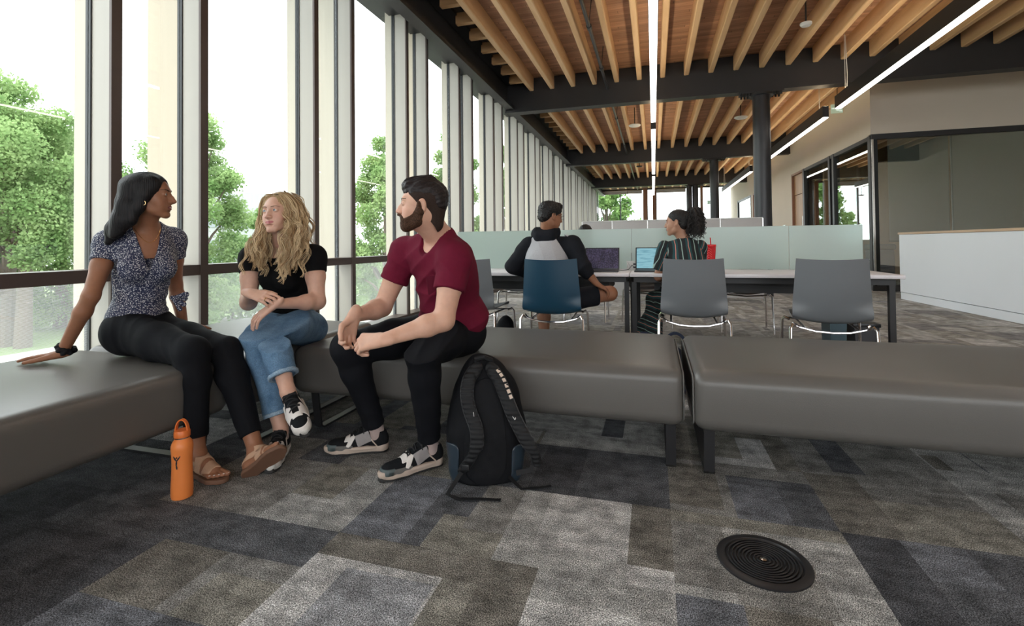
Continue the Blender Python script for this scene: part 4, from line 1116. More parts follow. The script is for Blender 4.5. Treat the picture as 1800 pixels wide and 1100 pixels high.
# ---- anatomy -----------------------------------------------------------------
class Head:
    """local axes: x = the person's right, y = forward, z = up; origin between the ears"""
    def __init__(s, c, fwd, up=(0, 0, 1), scale=1.0, **kw):
        f = unit(fwd); r = unit(np.cross(f, up)); u = np.cross(r, f)
        s.F = np.stack([r, f, u], 1); s.c = A(c); s.s = scale
        s.p = dict(jaw=.043, chin=.018, nose=1.0, lip=1.0, brow=.011, cheek=1.0, smile=0.0, open=0.0); s.p.update(kw)
    def W(s, x, y, z): return s.c + s.F @ (A(x, y, z)*s.s)
    def L(s, V): return (V - s.c) @ s.F / s.s
    def ell(s, v, c, r, k=.01, op='add', F=None): v.ell(s.W(*c), A(r)*s.s, s.F if F is None else s.F @ F, k, op)
    def cone(s, v, a, b, ra, rb=None, k=.01, op='add', flat=None): v.cone(s.W(*a), s.W(*b), ra*s.s, (rb if rb is not None else ra)*s.s, k, (s.F @ A(flat[0]), flat[1]) if flat else None, op)
    def skull(s, v, inf=0.0):
        s.ell(v, (0, -.012, .032), (.073+inf, .095+inf, .082+inf), .01)
    def face(s, v, fine=True):
        p = s.p
        s.skull(v)
        s.ell(v, (0, .025, .0), (.063, .063, .085), .02)
        for x in (-1, 1):
            s.cone(v, (x*p['jaw']*1.18, -.002, -.035), (x*p['jaw'], .012, -.066), .018, .016, .022)
            s.cone(v, (x*p['jaw'], .012, -.066), (x*p['chin'], .064, -.098), .0165, .015, .022)
            s.ell(v, (x*.036, .050, -.028), (.024*p['cheek'], .026, .024), .02)
            s.ell(v, (x*.030, .060, -.055), (.022, .020, .026), .02)
        s.ell(v, (0, .030, -.072), (.040, .045, .028), .02)
        s.ell(v, (0, .067, -.096), (.021, .019, .017), .012)
        s.cone(v, (-.034, .074, .026), (.034, .074, .026), p['brow'], None, .014)
        s.ell(v, (0, .066, -.060), (.031, .024, .026), .014)
        if not fine: 
            s.cone(v, (0, .083, .006), (0, .103*p['nose']**.3, -.030), .008, .011, .01)
        else:
            for x in (-1, 1): s.ell(v, (x*.0315, .0895, .006), (.0185, .011, .0125), .012, 'sub')
            n = p['nose']
            s.cone(v, (0, .080, .016), (0, .086 + .009*n, -.010), .0075, .0085, .012)
            s.cone(v, (0, .086 + .009*n, -.010), (0, .090 + .0145*n, -.029), .0085, .0098, .008)
            s.cone(v, (0, .078, -.008), (0, .086, -.030), .013, .015, .012)
            s.cone(v, (0, .084, -.041), (0, .090 + .010*n, -.034), .006, .006, .006)
            for x in (-1, 1):
                s.ell(v, (x*.0125, .095, -.032), (.0075, .010, .0070), .006)
                s.ell(v, (x*.0065, .100, -.0385), (.0035, .005, .003), .003, 'sub')
                s.ell(v, (x*.0315, .0740, .006), (.0158, .0145, .0130), .004)
                s.ell(v, (x*.0315, .0905, .0055), (.0138, .0130, .0062), .0012, 'sub')
            lp = p['lip']; sm = p['smile']; op_ = p['open']
            zz = -.0605; up = sm*.007
            for x in (-1, 1):
                s.cone(v, (0, .0885, zz+.0042), (x*(.022+sm*.004), .0775-sm*.003, zz+up), .0050*lp, .0028, .004)
                s.cone(v, (0, .0870, zz-.0060-op_), (x*(.021+sm*.004), .0765-sm*.003, zz-.001+up), .0058*lp, .0028, .004)
                s.cone(v, (0, .0960, zz-.0002-op_*.5), (x*(.021+sm*.004), .084, zz+up), .0013+op_*.45, .0008, .002, 'sub')
            s.ell(v, (0, .084, -.077), (.020, .010, .005), .006, 'sub')
        for x in (-1, 1):      # ears
            c_, s_ = math.cos(.25), math.sin(.25)
            s.ell(v, (x*.0775, -.008, -.002), (.0085, .0185, .032), .005)
            s.ell(v, (x*.0845, -.003, .003), (.0065, .0095, .0185), .002, 'sub')
            s.ell(v, (x*.0755, .002, -.026), (.0065, .009, .010), .005)
    def neck(s, v, base, r=.052, k=.03):
        s_top = s.W(0, -.022, -.045); v.cone(s_top, base, r, r*1.08, k)
        v.cone(s.W(0, .012, -.072), A(base) + s.F @ A(0, .012, 0), r*.55, r*.75, k)
    def eyes(s, parent, iris, look=(0, 1, 0), base_mats={}):
        for x in (-1, 1):
            c = s.W(x*.0315, .0742, .006); R = .0122*s.s
            eb = MB().ell((0, 0, 0), (R, R, R), 20, 14); o = eb.build('eyeball', M['eye_white'], parent); o.location = tuple(A(c) - A(*wloc(parent)))
            d = s.F @ unit(look)
            iv = MB(); cc = d*R*.80
            q = Vector(d).to_track_quat('Z', 'Y').to_matrix().to_4x4()
            iv.lathe([(.0066*s.s, .0), (.0060*s.s, R*.17), (.003*s.s, R*.25)], 20); iv.rot(Matrix.Translation(Vector(cc)) @ q); i_ = iv.build('iris', iris, o)
            pv = MB().lathe([(.0028*s.s, 0), (.0026*s.s, R*.275), (.001*s.s, R*.29)], 14); pv.rot(Matrix.Translation(Vector(cc)) @ q); pv.build('pupil', M['pupil'], o)
    def surf(s, v, x, z, y0=.14):
        for y in np.arange(y0, -.05, -.0008):
            i = np.round((s.W(x, y, z) - v.lo)/v.res).astype(int)
            if np.all(i >= 0) and np.all(i < v.n) and v.a[tuple(i)] < 0: return y
        return .085
    def brows(s, parent, m, hv, th=.0035, arch=.004, z=.026):
        for x in (-1, 1):
            pts = []; rs = []
            for t in np.linspace(0, 1, 9):
                xx = x*(.012 + .040*t); zz = z - .003 + arch*math.sin(math.pi*min(1, t*1.15)*.75); yy = s.surf(hv, xx, zz) + .0002
                pts.append(tuple(s.W(xx, yy, zz))); rs.append(th*(1 - .65*t)*(.75 + .5*t if t < .3 else 1)*s.s)
            p = wloc(parent); MB().tube([(a[0]-p.x, a[1]-p.y, a[2]-p.z) for a in pts], rs, 6).build('eyebrow', m, parent)
    def tones(s, V, base, lip, cheek=None, stub=None):
        L = s.L(V); C = np.tile(A(base), (len(V), 1))
        d = ((L[:, 0]/(.0245+.004*s.p['smile']))**2 + ((L[:, 2]+.0605-.004*s.p['smile']*np.abs(L[:, 0])/.02)/(.0088))**2)
        w = np.clip((1.15 - d)*5, 0, 1)*(L[:, 1] > .070)
        if s.p['open']: pass
        C = C*(1-w[:, None]) + A(lip)*w[:, None]
        if cheek is not None:
            w = .45*np.exp(-(((np.abs(L[:, 0])-.040)/.020)**2 + ((L[:, 1]-.065)/.03)**2 + ((L[:, 2]+.028)/.020)**2)) + .35*np.exp(-(((L[:, 0])/.010)**2 + ((L[:, 1]-.107)/.012)**2 + ((L[:, 2]+.028)/.010)**2))
            C = C*(1-w[:, None]) + A(cheek)*w[:, None]
        if stub is not None:
            w = stub[1](L)[:, None]; C = C*(1-w) + A(stub[0])*w
        return C
M['eye_white'] = mat('eye_white', (.62, .60, .58), .15, var=.02)
M['pupil'] = mat('pupil', (.004, .004, .004), .1, var=0)
M['iris_brown'] = mat('iris_brown', (.05, .022, .01), .1, var=.2, scale=300)
M['iris_blue'] = mat('iris_blue', (.13, .20, .26), .1, var=.3, scale=300)

def torso(v, J, w=1.0, dpt=1.0, inf=0.0, bust=0.0, k=.05, belly=0.0, lower=True):
    pel, nk, rs, ls = (A(J[x]) for x in ('pelvis', 'neck', 'rsh', 'lsh'))
    up = unit(nk - pel); rt = unit(rs - ls); rt = unit(rt - up*(rt @ up)); fw = np.cross(up, rt); F = np.stack([rt, fw, up], 1)
    H = np.linalg.norm(nk - pel); T = lambda x, y, z: pel + F @ A(x, y, z*H)
    v.ell(T(0, .0, .66), (.150*w+inf, .105*dpt+inf, .155+inf), F, k)
    v.ell(T(0, .0, .36), (.122*w+inf, .092*dpt+inf + belly, .14+inf), F, k)
    if lower:
        hr = unit(A(J['rhip']) - A(J['lhip'])); hf = unit(np.cross((0, 0, 1), hr)); Fh = np.stack([hr, hf, np.cross(hr, hf)], 1)
        v.ell(T(0, -.01, .06), (.158*w+inf, .115*dpt+inf, .115+inf), Fh, k)
    v.cone(rs + (ls-rs)*.16 - up*.012, ls + (rs-ls)*.16 - up*.012, .046+inf, None, k)
    for q in (rs, ls): v.cone(T(0, -.012, .985), q + up*.008, .036+inf, .030+inf, k*.8)
    if bust:
        for x in (-1, 1): v.ell(T(x*.068*w, .082*dpt, .60), (.058+inf, .050*bust+inf, .058+inf), F, .035)
    return T, F
def arm(v, S_, E, W_, r=(.046, .040, .034, .036, .0245), k=.02, hand_n=None, inf=0.0, upper=True, lower=True):
    S_, E, W_ = A(S_), A(E), A(W_)
    if upper:
        m = S_ + (E-S_)*.45
        v.ell(S_ + (E-S_)*.08, (r[0]+inf,)*3, None, k); v.cone(S_, m, r[0]*.92+inf, r[1]+inf, k); v.cone(m, E, r[1]+inf, r[2]+inf, k)
    if lower:
        m = E + (W_-E)*.28
        v.cone(E, m, r[2]+inf, r[3]+inf, k); fl = None
        v.cone(m, W_, r[3]+inf, r[4]+inf, k, (hand_n, .80) if hand_n is not None else None)
FING = dict(b=[(.088, .029), (.092, .0098), (.088, -.0095), (.079, -.0275)],
            L=[(.042, .025, .021), (.046, .029, .022), (.042, .027, .021), (.033, .020, .019)])
def hand(v, w, d, n, side, s=1.0, curl=((.2, .3, .2),)*4, splay=(.08, .02, -.04, -.10), thumb=None, rr=1.0, k=.006):
    """w wrist, d hand direction, n palm-facing normal, side 'R'/'L'"""
    w = A(w); d = unit(d); n = A(n); n = unit(n - d*(n @ d)); t = np.cross(d, n)*(1 if side == 'R' else -1)
    out = {}
    v.cone(w - d*.03, w + d*.03*s, .0215*s*rr, .023*s*rr, .015, (n, .72))
    for i in range(4):
        f, o = FING['b'][i]; mc = w + d*f*s + t*o*s
        v.cone(w + d*.022*s + t*o*.55*s, mc, .0150*s*rr, .0112*s*rr, .012, (n, .90))
        dd = unit(d + t*splay[i]); ang = 0.0; p = mc; rad = .0093*s*rr*(1, 1, .97, .88)[i]; pts = [p]
        for j in range(3):
            ang += curl[i][j]; dr = math.cos(ang)*dd + math.sin(ang)*n
            q = p + dr*FING['L'][i][j]*s; v.cone(p, q, rad*(1, .93, .86)[j], rad*(.93, .88, .74)[j], k*.45 if j else k); p = q; pts.append(p)
        out[i] = pts
    a = thumb or ((.74, .62, .25), (.90, .30, .25), (.95, .15, .30))
    p = w + d*.018*s + t*.016*s + n*.006*s; rad = (.0150, .0122, .0105); pts = [p]
    for j, L in enumerate((.046, .034, .027)):
        q = p + unit(d*a[j][0] + t*a[j][1] + n*a[j][2])*L*s; v.cone(p, q, rad[j]*s*rr, (.0125, .0108, .0082)[j]*s*rr, .010 if j == 0 else .003); p = q; pts.append(p)
    out['t'] = pts
    return out
def nails(parent, name, tips, m, r=.0055):
    """small nail plates at the finger ends: (tip, along, outward)"""
    p = wloc(parent); mb = MB()
    for (tip, al, ou) in tips:
        al = unit(al); ou = unit(A(ou) - al*(A(ou) @ al)); sd = np.cross(al, ou); c = A(tip) + ou*.0052 - al*.001
        F = Matrix(((sd[0], al[0], ou[0]), (sd[1], al[1], ou[1]), (sd[2], al[2], ou[2]))).to_4x4()
        e = MB().ell((0, 0, 0), (r*.85, r, .0016), 10, 6).rot(Matrix.Translation(Vector((c[0]-p.x, c[1]-p.y, c[2]-p.z))) @ F); mb.add(e.v, e.f)
    mb.build(name, m, parent)
def bbox(pts, m): P = np.array([A(p) for p in pts]); return P.min(0) - m, P.max(0) + m
def foot_frame(heel, toe, up=(0, 0, 1)):
    f = unit(A(toe) - A(heel)); u = A(up); u = unit(u - f*(u @ f)); r = np.cross(f, u); return np.stack([r, f, u], 1)
# ------------------------------------------------------------------ people: joint positions in metres
J_LW = dict(head=(-2.409, 1.814, 1.259), neck=(-2.465, 1.842, 1.119), rsh=(-2.584, 1.746, 1.034), lsh=(-2.469, 1.988, 1.048), relb=(-2.530, 1.631, 0.780), rwri=(-2.679, 1.603, 0.508), lelb=(-2.540, 2.055, 0.798), lwri=(-2.538, 2.101, 0.572), pelvis=(-2.555, 1.866, 0.609), rhip=(-2.531, 1.801, 0.580), lhip=(-2.549, 1.942, 0.567), rknee=(-2.015, 1.713, 0.524), lknee=(-1.991, 1.866, 0.498), rank=(-1.955, 1.695, 0.153), lank=(-1.834, 1.825, 0.128), rtoe=(-1.766, 1.711, 0.023), ltoe=(-1.606, 1.819, 0.090), rheel=(-1.967, 1.672, 0.056), lheel=(-1.781, 1.791, -0.025))
J_BW = dict(head=(-1.964, 2.195, 1.183), neck=(-2.026, 2.263, 1.028), rsh=(-2.194, 2.237, 0.943), lsh=(-1.828, 2.301, 0.946), relb=(-2.151, 2.149, 0.696), rwri=(-1.906, 2.012, 0.741), lelb=(-1.774, 2.259, 0.698), lwri=(-1.797, 2.023, 0.725), pelvis=(-2.057, 2.388, 0.556), rhip=(-2.128, 2.367, 0.517), lhip=(-1.920, 2.366, 0.525), rknee=(-1.905, 1.973, 0.564), lknee=(-1.770, 1.918, 0.618), rank=(-1.718, 1.910, 0.188), lank=(-1.542, 1.853, 0.385), rtoe=(-1.653, 1.826, 0.082), ltoe=(-1.397, 1.741, 0.306), rheel=(-1.736, 1.948, 0.092), lheel=(-1.610, 1.897, 0.321))
J_BM = dict(head=(-0.987, 1.959, 1.175), neck=(-0.958, 2.074, 1.050), rsh=(-1.173, 2.159, 0.976), lsh=(-0.849, 2.004, 0.946), relb=(-1.282, 2.111, 0.698), rwri=(-1.310, 1.895, 0.656), lelb=(-0.860, 1.901, 0.681), lwri=(-1.054, 1.752, 0.623), pelvis=(-0.986, 2.262, 0.596), rhip=(-1.104, 2.311, 0.554), lhip=(-0.941, 2.255, 0.562), rknee=(-1.373, 1.963, 0.525), lknee=(-0.945, 1.868, 0.565), rank=(-1.332, 2.064, 0.142), lank=(-1.012, 1.970, 0.142), rtoe=(-1.487, 1.959, 0.046), ltoe=(-1.129, 1.897, 0.011), rheel=(-1.291, 2.099, 0.065), lheel=(-0.968, 2.005, 0.057))
J_GM = dict(head=(-0.842, 4.074, 1.237), neck=(-0.892, 4.114, 1.068), rsh=(-0.695, 4.120, 1.017), lsh=(-1.058, 4.067, 1.006), relb=(-0.541, 4.034, 0.803), rwri=(-0.447, 4.095, 0.648), lelb=(-1.184, 4.086, 0.808), lwri=(-1.101, 4.320, 0.735), pelvis=(-0.845, 3.981, 0.543), rhip=(-0.754, 4.008, 0.519), lhip=(-0.937, 3.955, 0.521), rknee=(-0.389, 4.270, 0.585), lknee=(-1.016, 4.402, 0.414), rank=(-0.830, 4.405, 0.377), lank=(-1.019, 4.303, 0.092))
J_SW = dict(head=(0.197, 4.430, 1.169), neck=(0.259, 4.503, 1.006), rsh=(0.435, 4.556, 0.940), lsh=(0.091, 4.507, 0.943), lelb=(0.049, 4.552, 0.677), lwri=(0.177, 4.747, 0.612), relb=(0.465, 4.673, 0.673), rwri=(0.329, 4.791, 0.610), pelvis=(0.264, 4.566, 0.477), rhip=(0.360, 4.594, 0.451), lhip=(0.181, 4.542, 0.453), rknee=(0.132, 4.996, 0.480), lknee=(-0.080, 4.778, 0.471), rank=(0.072, 4.933, 0.100), lank=(-0.134, 4.664, 0.141))

def jd(J): return {k: A(v) for k, v in J.items()}
def fabric(name, col, rough=.85, var=.12, bump=.25, bscale=700, sheen=.1, scale=60):
    return mat(name, col, rough, var=var, scale=scale, bump=bump, bscale=bscale, sheen=sheen, spec=.15)
BENCHES = [((-2.51, .35, .20), (.53, 1.55, .262)), ((-2.475, 2.49, .20), (.565, .57, .262)), ((-.885, 2.6175, .20), (1.0, .4325, .262))]
def press(v):      # seats rest on the benches instead of sinking into them
    for c, h in BENCHES: v.box(c, h, None, .035, .012, 'sub')
    return v
def floral():
    m, n, l, b = nt('navy_floral_print'); tc = n.new('ShaderNodeTexCoord')
    nz = n.new('ShaderNodeTexNoise'); nz.inputs['Scale'].default_value = 60; l.new(tc.outputs['Object'], nz.inputs['Vector'])
    ad = n.new('ShaderNodeVectorMath'); ad.operation = 'MULTIPLY_ADD'; ad.inputs[1].default_value = (.008,)*3; l.new(nz.outputs['Color'], ad.inputs[0]); l.new(tc.outputs['Object'], ad.inputs[2])
    last = None
    for sc, th in ((135, .26), (205, .20)):
        v = n.new('ShaderNodeTexVoronoi'); v.inputs['Scale'].default_value = sc; v.inputs['Randomness'].default_value = .9; l.new(ad.outputs[0], v.inputs['Vector'])
        mr = n.new('ShaderNodeMapRange'); mr.inputs[1].default_value = th; mr.inputs[2].default_value = th+.10; mr.inputs[3].default_value = 1; mr.inputs[4].default_value = 0; l.new(v.outputs['Distance'], mr.inputs[0])
        if last is None: last = mr.outputs[0]
        else:
            mx = n.new('ShaderNodeMath'); mx.operation = 'MAXIMUM'; l.new(last, mx.inputs[0]); l.new(mr.outputs[0], mx.inputs[1]); last = mx.outputs[0]
    c = n.new('ShaderNodeMix'); c.data_type = 'RGBA'; c.inputs[6].default_value = (.010, .018, .060, 1); c.inputs[7].default_value = (.62, .63, .66, 1); l.new(last, c.inputs[0])
    l.new(c.outputs[2], b.inputs['Base Color']); b.inputs['Roughness'].default_value = .7
    return m
M['floral'] = floral()
M['black_pants'] = fabric('black_denim', (.0055, .0062, .0085), .8, .25, .3, 700, 0)
M['sandal_strap'] = mat('tan_elastic_strap', (.52, .33, .22), .8, var=.08, scale=150, bump=.3, bscale=900)
M['sandal_sole'] = mat('brown_sandal_sole', (.15, .075, .045), .7, var=.15)
M['gold'] = mat('gold', (.75, .52, .25), .25, metal=1.0)
M['toe_polish'] = mat('white_nail', (.75, .70, .68), .25, var=.02)
M['nail'] = mat('natural_nail', (.55, .30, .24), .3, var=.02)
M['hair_black'] = hair_mat('straight_black_hair', (.004, .004, .005), (.014, .012, .013), .5, (140, 140, 8), .2)
M['brow_black'] = mat('brow_black', (.012, .008, .006), .8, var=.3, scale=600)

def strands(base, grooves, amp, F, c):
    """fine long grooves for combed hair, running along local z"""
    def fn(V, N):
        L = (V - c) @ F
        a = np.arctan2(L[:, 0], L[:, 1] + .02)
        return amp*np.sin(a*grooves + 3*np.sin(L[:, 2]*22)) + amp*.6*np.sin(a*grooves*2.3 + 2*np.sin(L[:, 2]*31) + 1)
    return fn

def bare_foot(v, heel, toe, ank, shin, up=(0, 0, 1), s=1.0, k=.014, fine=True):
    """heel and toe are points on the sole line"""
    heel, toe, ank = A(heel), A(toe), A(ank); F = foot_frame(heel, toe, up); L = np.linalg.norm(toe - heel)
    T = lambda x, y, z: heel + F @ A(x, y*L, z)
    v.ell(T(0, .07, .030), (.029, .034, .030), F, k)
    v.cone(T(0, .08, .035), ank, .027, .032, .02); v.cone(ank, shin, .032, .040, .02)
    v.cone(ank, T(0, .48, .045), .031, .027, .022, (F[:, 0], .95)); v.cone(T(-.003, .45, .040), T(-.004, .70, .024), .030, .026, .02, (F[:, 2], .75))
    v.cone(T(0, .12, .022), T(0, .65, .017), .027, .032, .018, (F[:, 2], .6))
    tips = []
    return T, F
def toes(v, T, F, L, side):
    sgn = -1 if side == 'R' else 1     # big toe sits on the inner side
    tips = []
    for i, (x, y0, y1, r) in enumerate(((.027, .70, .98, .0115), (.010, .74, .96, .0085), (-.004, .73, .92, .0080), (-.017, .70, .87, .0077), (-.029, .66, .81, .0073))):
        a = T(sgn*x*.95, y0, .018); b = T(sgn*x, y1, .011); v.cone(a, b, r*1.15, r, .006); v.ell(b + F @ A(0, .002, .001), (r*1.02, r*1.2, r*.9), F, .003)
        tips.append((b + F @ A(0, r*.9, r*.15), F[:, 1], F[:, 2]))
    return tips

def leg_cloth(v, hip, knee, ankle, rr, k=.05, kk=.03):
    v.cone(hip, A(hip)*.5 + A(knee)*.5, rr[0], rr[1], k); v.cone(A(hip)*.5 + A(knee)*.5, knee, rr[1], rr[2], kk)
    mid = A(knee)*.7 + A(ankle)*.3
    v.cone(knee, mid, rr[2], rr[3], kk); v.cone(mid, ankle, rr[3], rr[4], kk)

# =================================================================== long dark hair, floral top
def person_floral():
    J = jd(J_LW); J['lheel'] = A(-1.715, 1.725, .014); J['ltoe'] = A(-1.565, 1.755, .125)
    J['rheel'] = A(-1.985, 1.680, .022); J['rtoe'] = A(-1.770, 1.640, .022)
    P0 = empty('person', (-2.45, 1.85, .46), label='seated person with long straight black hair, navy floral top and tan sandals', cat='person')
    H = Head(J['head'], (.836, .548, .03), (.02, 0, 1), .98, jaw=.040, nose=1.25, lip=1.15, cheek=1.0, open=.0022)
    SK = (.29, .13, .072); LP = (.20, .055, .045)
    # skin: head with neck and chest, arms, feet
    hv = Vol(*bbox([J['head'] + A(0, 0, -.22), J['head']], .16), .0017)
    H.face(hv); 
    chest = J['pelvis'] + .80*(J['neck']-J['pelvis'])
    H.neck(hv, J['neck'], .041)
    torso(hv, J, .86, .9, 0.0, 0, .04, lower=False)
    hv.half(J['head'] + A(0, 0, -.31), (0, 0, 1))
    vols = [hv]
    for S_, E, W_, n, side, d in ((J['rsh'], J['relb'], J['rwri'], A(.2, 0, -1), 'R', A(-.97, -.20, -.10)), (J['lsh'], J['lelb'], J['lwri'], A(0, .2, -1), 'L', A(-.2, .9, -.25))):
        tip = W_ + unit(d)*.20
        av = Vol(*bbox([S_, E, W_, tip], .07), .0026)
        arm(av, S_, E, W_, (.047, .041, .033, .035, .0235), .02, n)
        res = hand(av, W_, d, n, side, 1.0, ((.06, .08, .05), (.04, .08, .06), (.05, .1, .05), (.10, .1, .05)), (.14, .04, -.05, -.15), ((.60, .75, .10), (.80, .52, .10), (.90, .35, .08)), .92)
        vols.append(av)
        if side == 'R': rh = res
    T1 = []
    for a, side in (('r', 'R'), ('l', 'L')):
        heel, toe, ank, knee = J[a+'heel'], J[a+'toe'], J[a+'ank'], J[a+'knee']; up = (0, 0, 1) if a == 'r' else (-.25, .62, .72)
        ank2 = heel + foot_frame(heel, toe, up)[:, 1]*.045 + foot_frame(heel, toe, up)[:, 2]*.075
        fv = Vol(*bbox([heel, toe, ank2, ank2 + (knee-ank2)*.35], .06), .0022)
        J[a+'cuff'] = ank2 + (knee-ank2)*.16
        T, F = bare_foot(fv, heel, toe, ank2, ank2 + (knee-ank2)*.36, up); L = np.linalg.norm(toe-heel)
        # sandal straps follow the foot
        parts = {}
        for nm, c, h in (('toe_strap', T(0, .70, .02), (.07, .019, .06)), ('mid_strap', T(0, .46, .015), (.07, .018, .062)), ('heel_strap', T(0, .08, .046), (.07, .085, .010))):
            sv = Vol(fv.lo - .01, fv.lo + fv.n*fv.res + .01, .0022)
            bare_foot(sv, heel, toe, ank2, ank2 + (knee-ank2)*.36, up); sv.a -= .0032
            kk_ = sv.like()
            kk_.box(c, h, F, .002, .001); sv.intersect(kk_); parts[nm] = sv
        tips = toes(fv, T, F, L, side); T1 += tips
        vols.append(fv)
        sd = empty('sandal', tuple((heel+toe)/2), label='tan strappy sandal on the ' + ('flat foot beside the orange bottle' if a == 'r' else 'tilted foot with its sole showing'), cat='sandal')
        sd.name = 'sandal'
        for nm, sv in parts.items(): sdf_obj('strap', sv, M['sandal_strap'], sd)
        so = Vol(*bbox([T(0, -.1, 0), T(0, 1.12, 0)], .07), .0025)
        so.chain([T(0, .06, -.006), T(0, .35, -.006), T(0, .62, -.006), T(0, .80, -.006), T(.004*(1 if side == 'L' else -1), .95, -.006)], [.035, .031, .040, .042, .032], .01)
        so.half(T(0, 0, .003), -F[:, 2]); so.half(T(0, 0, -.016), F[:, 2])
        sdf_obj('sole', so, M['sandal_sole'], sd)
    body = sdf_obj('body', vols, SKIN, P0, color=lambda V: H.tones(V, SK, LP, (.27, .10, .06)))
    nails(P0, 'toenails', T1, M['toe_polish'], .0055)
    nails(P0, 'fingernails', [(rh[i][-1], rh[i][-1]-rh[i][-2], (0, 0, 1)) for i in range(4)], M['nail'], .0045)
    H.eyes(P0, M['iris_brown'], (-.1, 1, 0)); H.brows(P0, M['brow_black'], hv, .0034, .006)
    tv = MB(); p = wloc(P0); w = H.W(0, .083, -.0605); tv.ell(tuple(w - A(p)), (.012, .012, .0035), 12, 8); tv.build('teeth', M['eye_white'], P0)
    # wrap top
    cv = Vol(*bbox([J['pelvis'], J['neck'], J['rsh'], J['lsh']], .20), .0042)
    T, F = torso(cv, J, .88, .92, .010, .95, .045)
    for S_, E in ((J['rsh'], J['relb']), (J['lsh'], J['lelb'])):
        cv.ell(S_ + (E-S_)*.06, (.057,)*3, None, .03); cv.cone(S_, S_ + (E-S_)*.36, .056, .053, .03)
        cv.half(S_ + (E-S_)*.37, -unit(E-S_) + 0*A(0, 0, 1)) if False else None
    for S_, E in ((J['rsh'], J['relb']), (J['lsh'], J['lelb'])):     # cap sleeve ends
        cv.cut(S_ + (E-S_)*.38, E-S_, .085, .2)
    # V neckline and neck opening
    nk = J['neck']; fwd = F[:, 1]
    bot = T(0, .12, .60)
    for x in (-1, 1):
        pass
    V0 = cv.like()
    V0.cone(nk + A(0, 0, .06), nk + F @ A(0, .02, -.015), .062, .060, .01)
    for t in np.linspace(0, 1, 12):
        q = (nk + F @ A(0, .055, .0))*(1-t) + bot*t
        V0.cone(q - fwd*.02, q + fwd*.14, .056*(1-t)**.9 + .004, None, .004)
    cv.minus(V0)
    hem = T(0, 0, .085)
    cv.half(hem, F[:, 2] + .12*F[:, 0])
    press(cv)
    top = sdf_obj('wrap_top', cv, M['floral'], P0, folds(.0016, 26, 3, (1, 1, 1), [(T(-.12, .03, .30), .12, F @ A(.5, 0, 1), 150, .0032), (T(.0, .08, .33), .13, F @ A(-.35, 0, 1), 120, .0026), (J['rsh'] + (J['relb']-J['rsh'])*.1, .07, (.2, 0, 1), 120, .002)]))
    # side bow
    q0 = T(-.13, .03, .27); bw = Vol(*bbox([q0], .12), .003)
    for (e, r_) in ((F @ A(-.055, .02, .018), .017), (F @ A(-.05, .02, -.035), .014), (F @ A(-.03, .04, -.055), .012), (F @ A(-.06, .0, -.010), .014)): bw.cone(q0, q0 + e, .007, r_, .004, (fwd, .35))
    bw.ell(q0, (.011, .011, .012), None, .004); sdf_obj('tie_bow', bw, M['floral'], top)
    # trousers
    tr = Vol(*bbox([J['pelvis'] + A(-.05, 0, .0), J['rknee'], J['lknee'], J['rank'], J['lank']], .15), .0048)
    torso_ = {k: J[k] for k in J}
    hr = unit(J['rhip']-J['lhip']); hf = unit(np.cross((0, 0, 1), hr)); Fh = np.stack([hr, hf, np.cross(hr, hf)], 1)
    tr.ell(J['pelvis'] + A(.0, 0, -.02), (.158, .115, .125), Fh, .04); tr.ell(J['rhip'] + A(-.01, 0, -.01), (.10, .085, .088), Fh, .04); tr.ell(J['lhip'], (.10, .085, .085), Fh, .04)
    leg_cloth(tr, J['rhip'], J['rknee'], J['rcuff'], (.098, .086, .070, .066, .046))
    leg_cloth(tr, J['lhip'], J['lknee'], J['lcuff'], (.096, .084, .068, .064, .046))
    for a in ('r', 'l'):
        d = unit(J[a+'ank'] - J[a+'knee']); tr.cut(J[a+'cuff'], J[a+'cuff'] - J[a+'knee'], .09, .14)
    tr.half(T(0, 0, .24), -F[:, 2])
    press(tr)
    sdf_obj('trousers', tr, M['black_pants'], P0, folds(.0024, 20, 8, (1, 1, 1), [(J['rknee'] - A(.07, 0, .03), .09, (1, 0, .7), 130, .0035), (J['rhip'] + A(.08, -.03, .02), .10, (1, .4, .3), 110, .0035), (J['lknee'], .09, (1, 0, .6), 120, .003)]))
    # hair
    hh = Vol(*bbox([J['head'], J['head'] + A(-.10, -.05, -.20)], .19), .0026)
    H.ell(hh, (0, -.016, .040), (.083, .102, .086), .02)
    for pts, rs, fl in (
        ([(.052, .030, .060), (.070, .002, .00), (.072, -.025, -.06), (.070, -.065, -.120), (.070, -.110, -.185)], [.032, .024, .026, .028, .012], .7),
        ([(-.052, .025, .060), (-.070, -.002, -.01), (-.066, -.025, -.07), (-.055, -.035, -.125), (-.05, -.04, -.155)], [.034, .026, .026, .022, .010], .7),
        ([(0, -.080, .05), (.0, -.098, -.03), (.015, -.108, -.10), (.035, -.138, -.165), (.045, -.165, -.225)], [.050, .044, .044, .038, .016], .8),
        ([(.04, -.065, .03), (.055, -.082, -.05), (.062, -.100, -.12), (.075, -.13, -.195)], [.042, .036, .036, .016], .8)):
        P = [H.W(*q) for q in pts]
        hh.chain(P, rs, .025, (H.F[:, 0], fl))
    # keep the face clear
    fc = hh.like()
    H.ell(fc, (0, .098, -.035), (.070, .080, .105), .002); H.ell(fc, (0, .085, .025), (.056, .062, .052), .01); H.cone(fc, (0, .06, -.11), (0, .02, -.25), .055, .075, .02)
    hh.minus(fc)
    sdf_obj('hair', hh, M['hair_black'], P0, strands(None, 70, .00045, H.F, H.c), it=4)
    # jewellery and wrist scrunchie
    er = MB(); q = H.W(.084, .004, -.040) - A(p); er.tube([tuple(q + H.F @ A(0, .0075*math.sin(t), .010*math.cos(t))) for t in np.linspace(0, 6.28, 20)[:-1]], .0013, 6, closed=True)
    er.build('earring', M['gold'], P0)
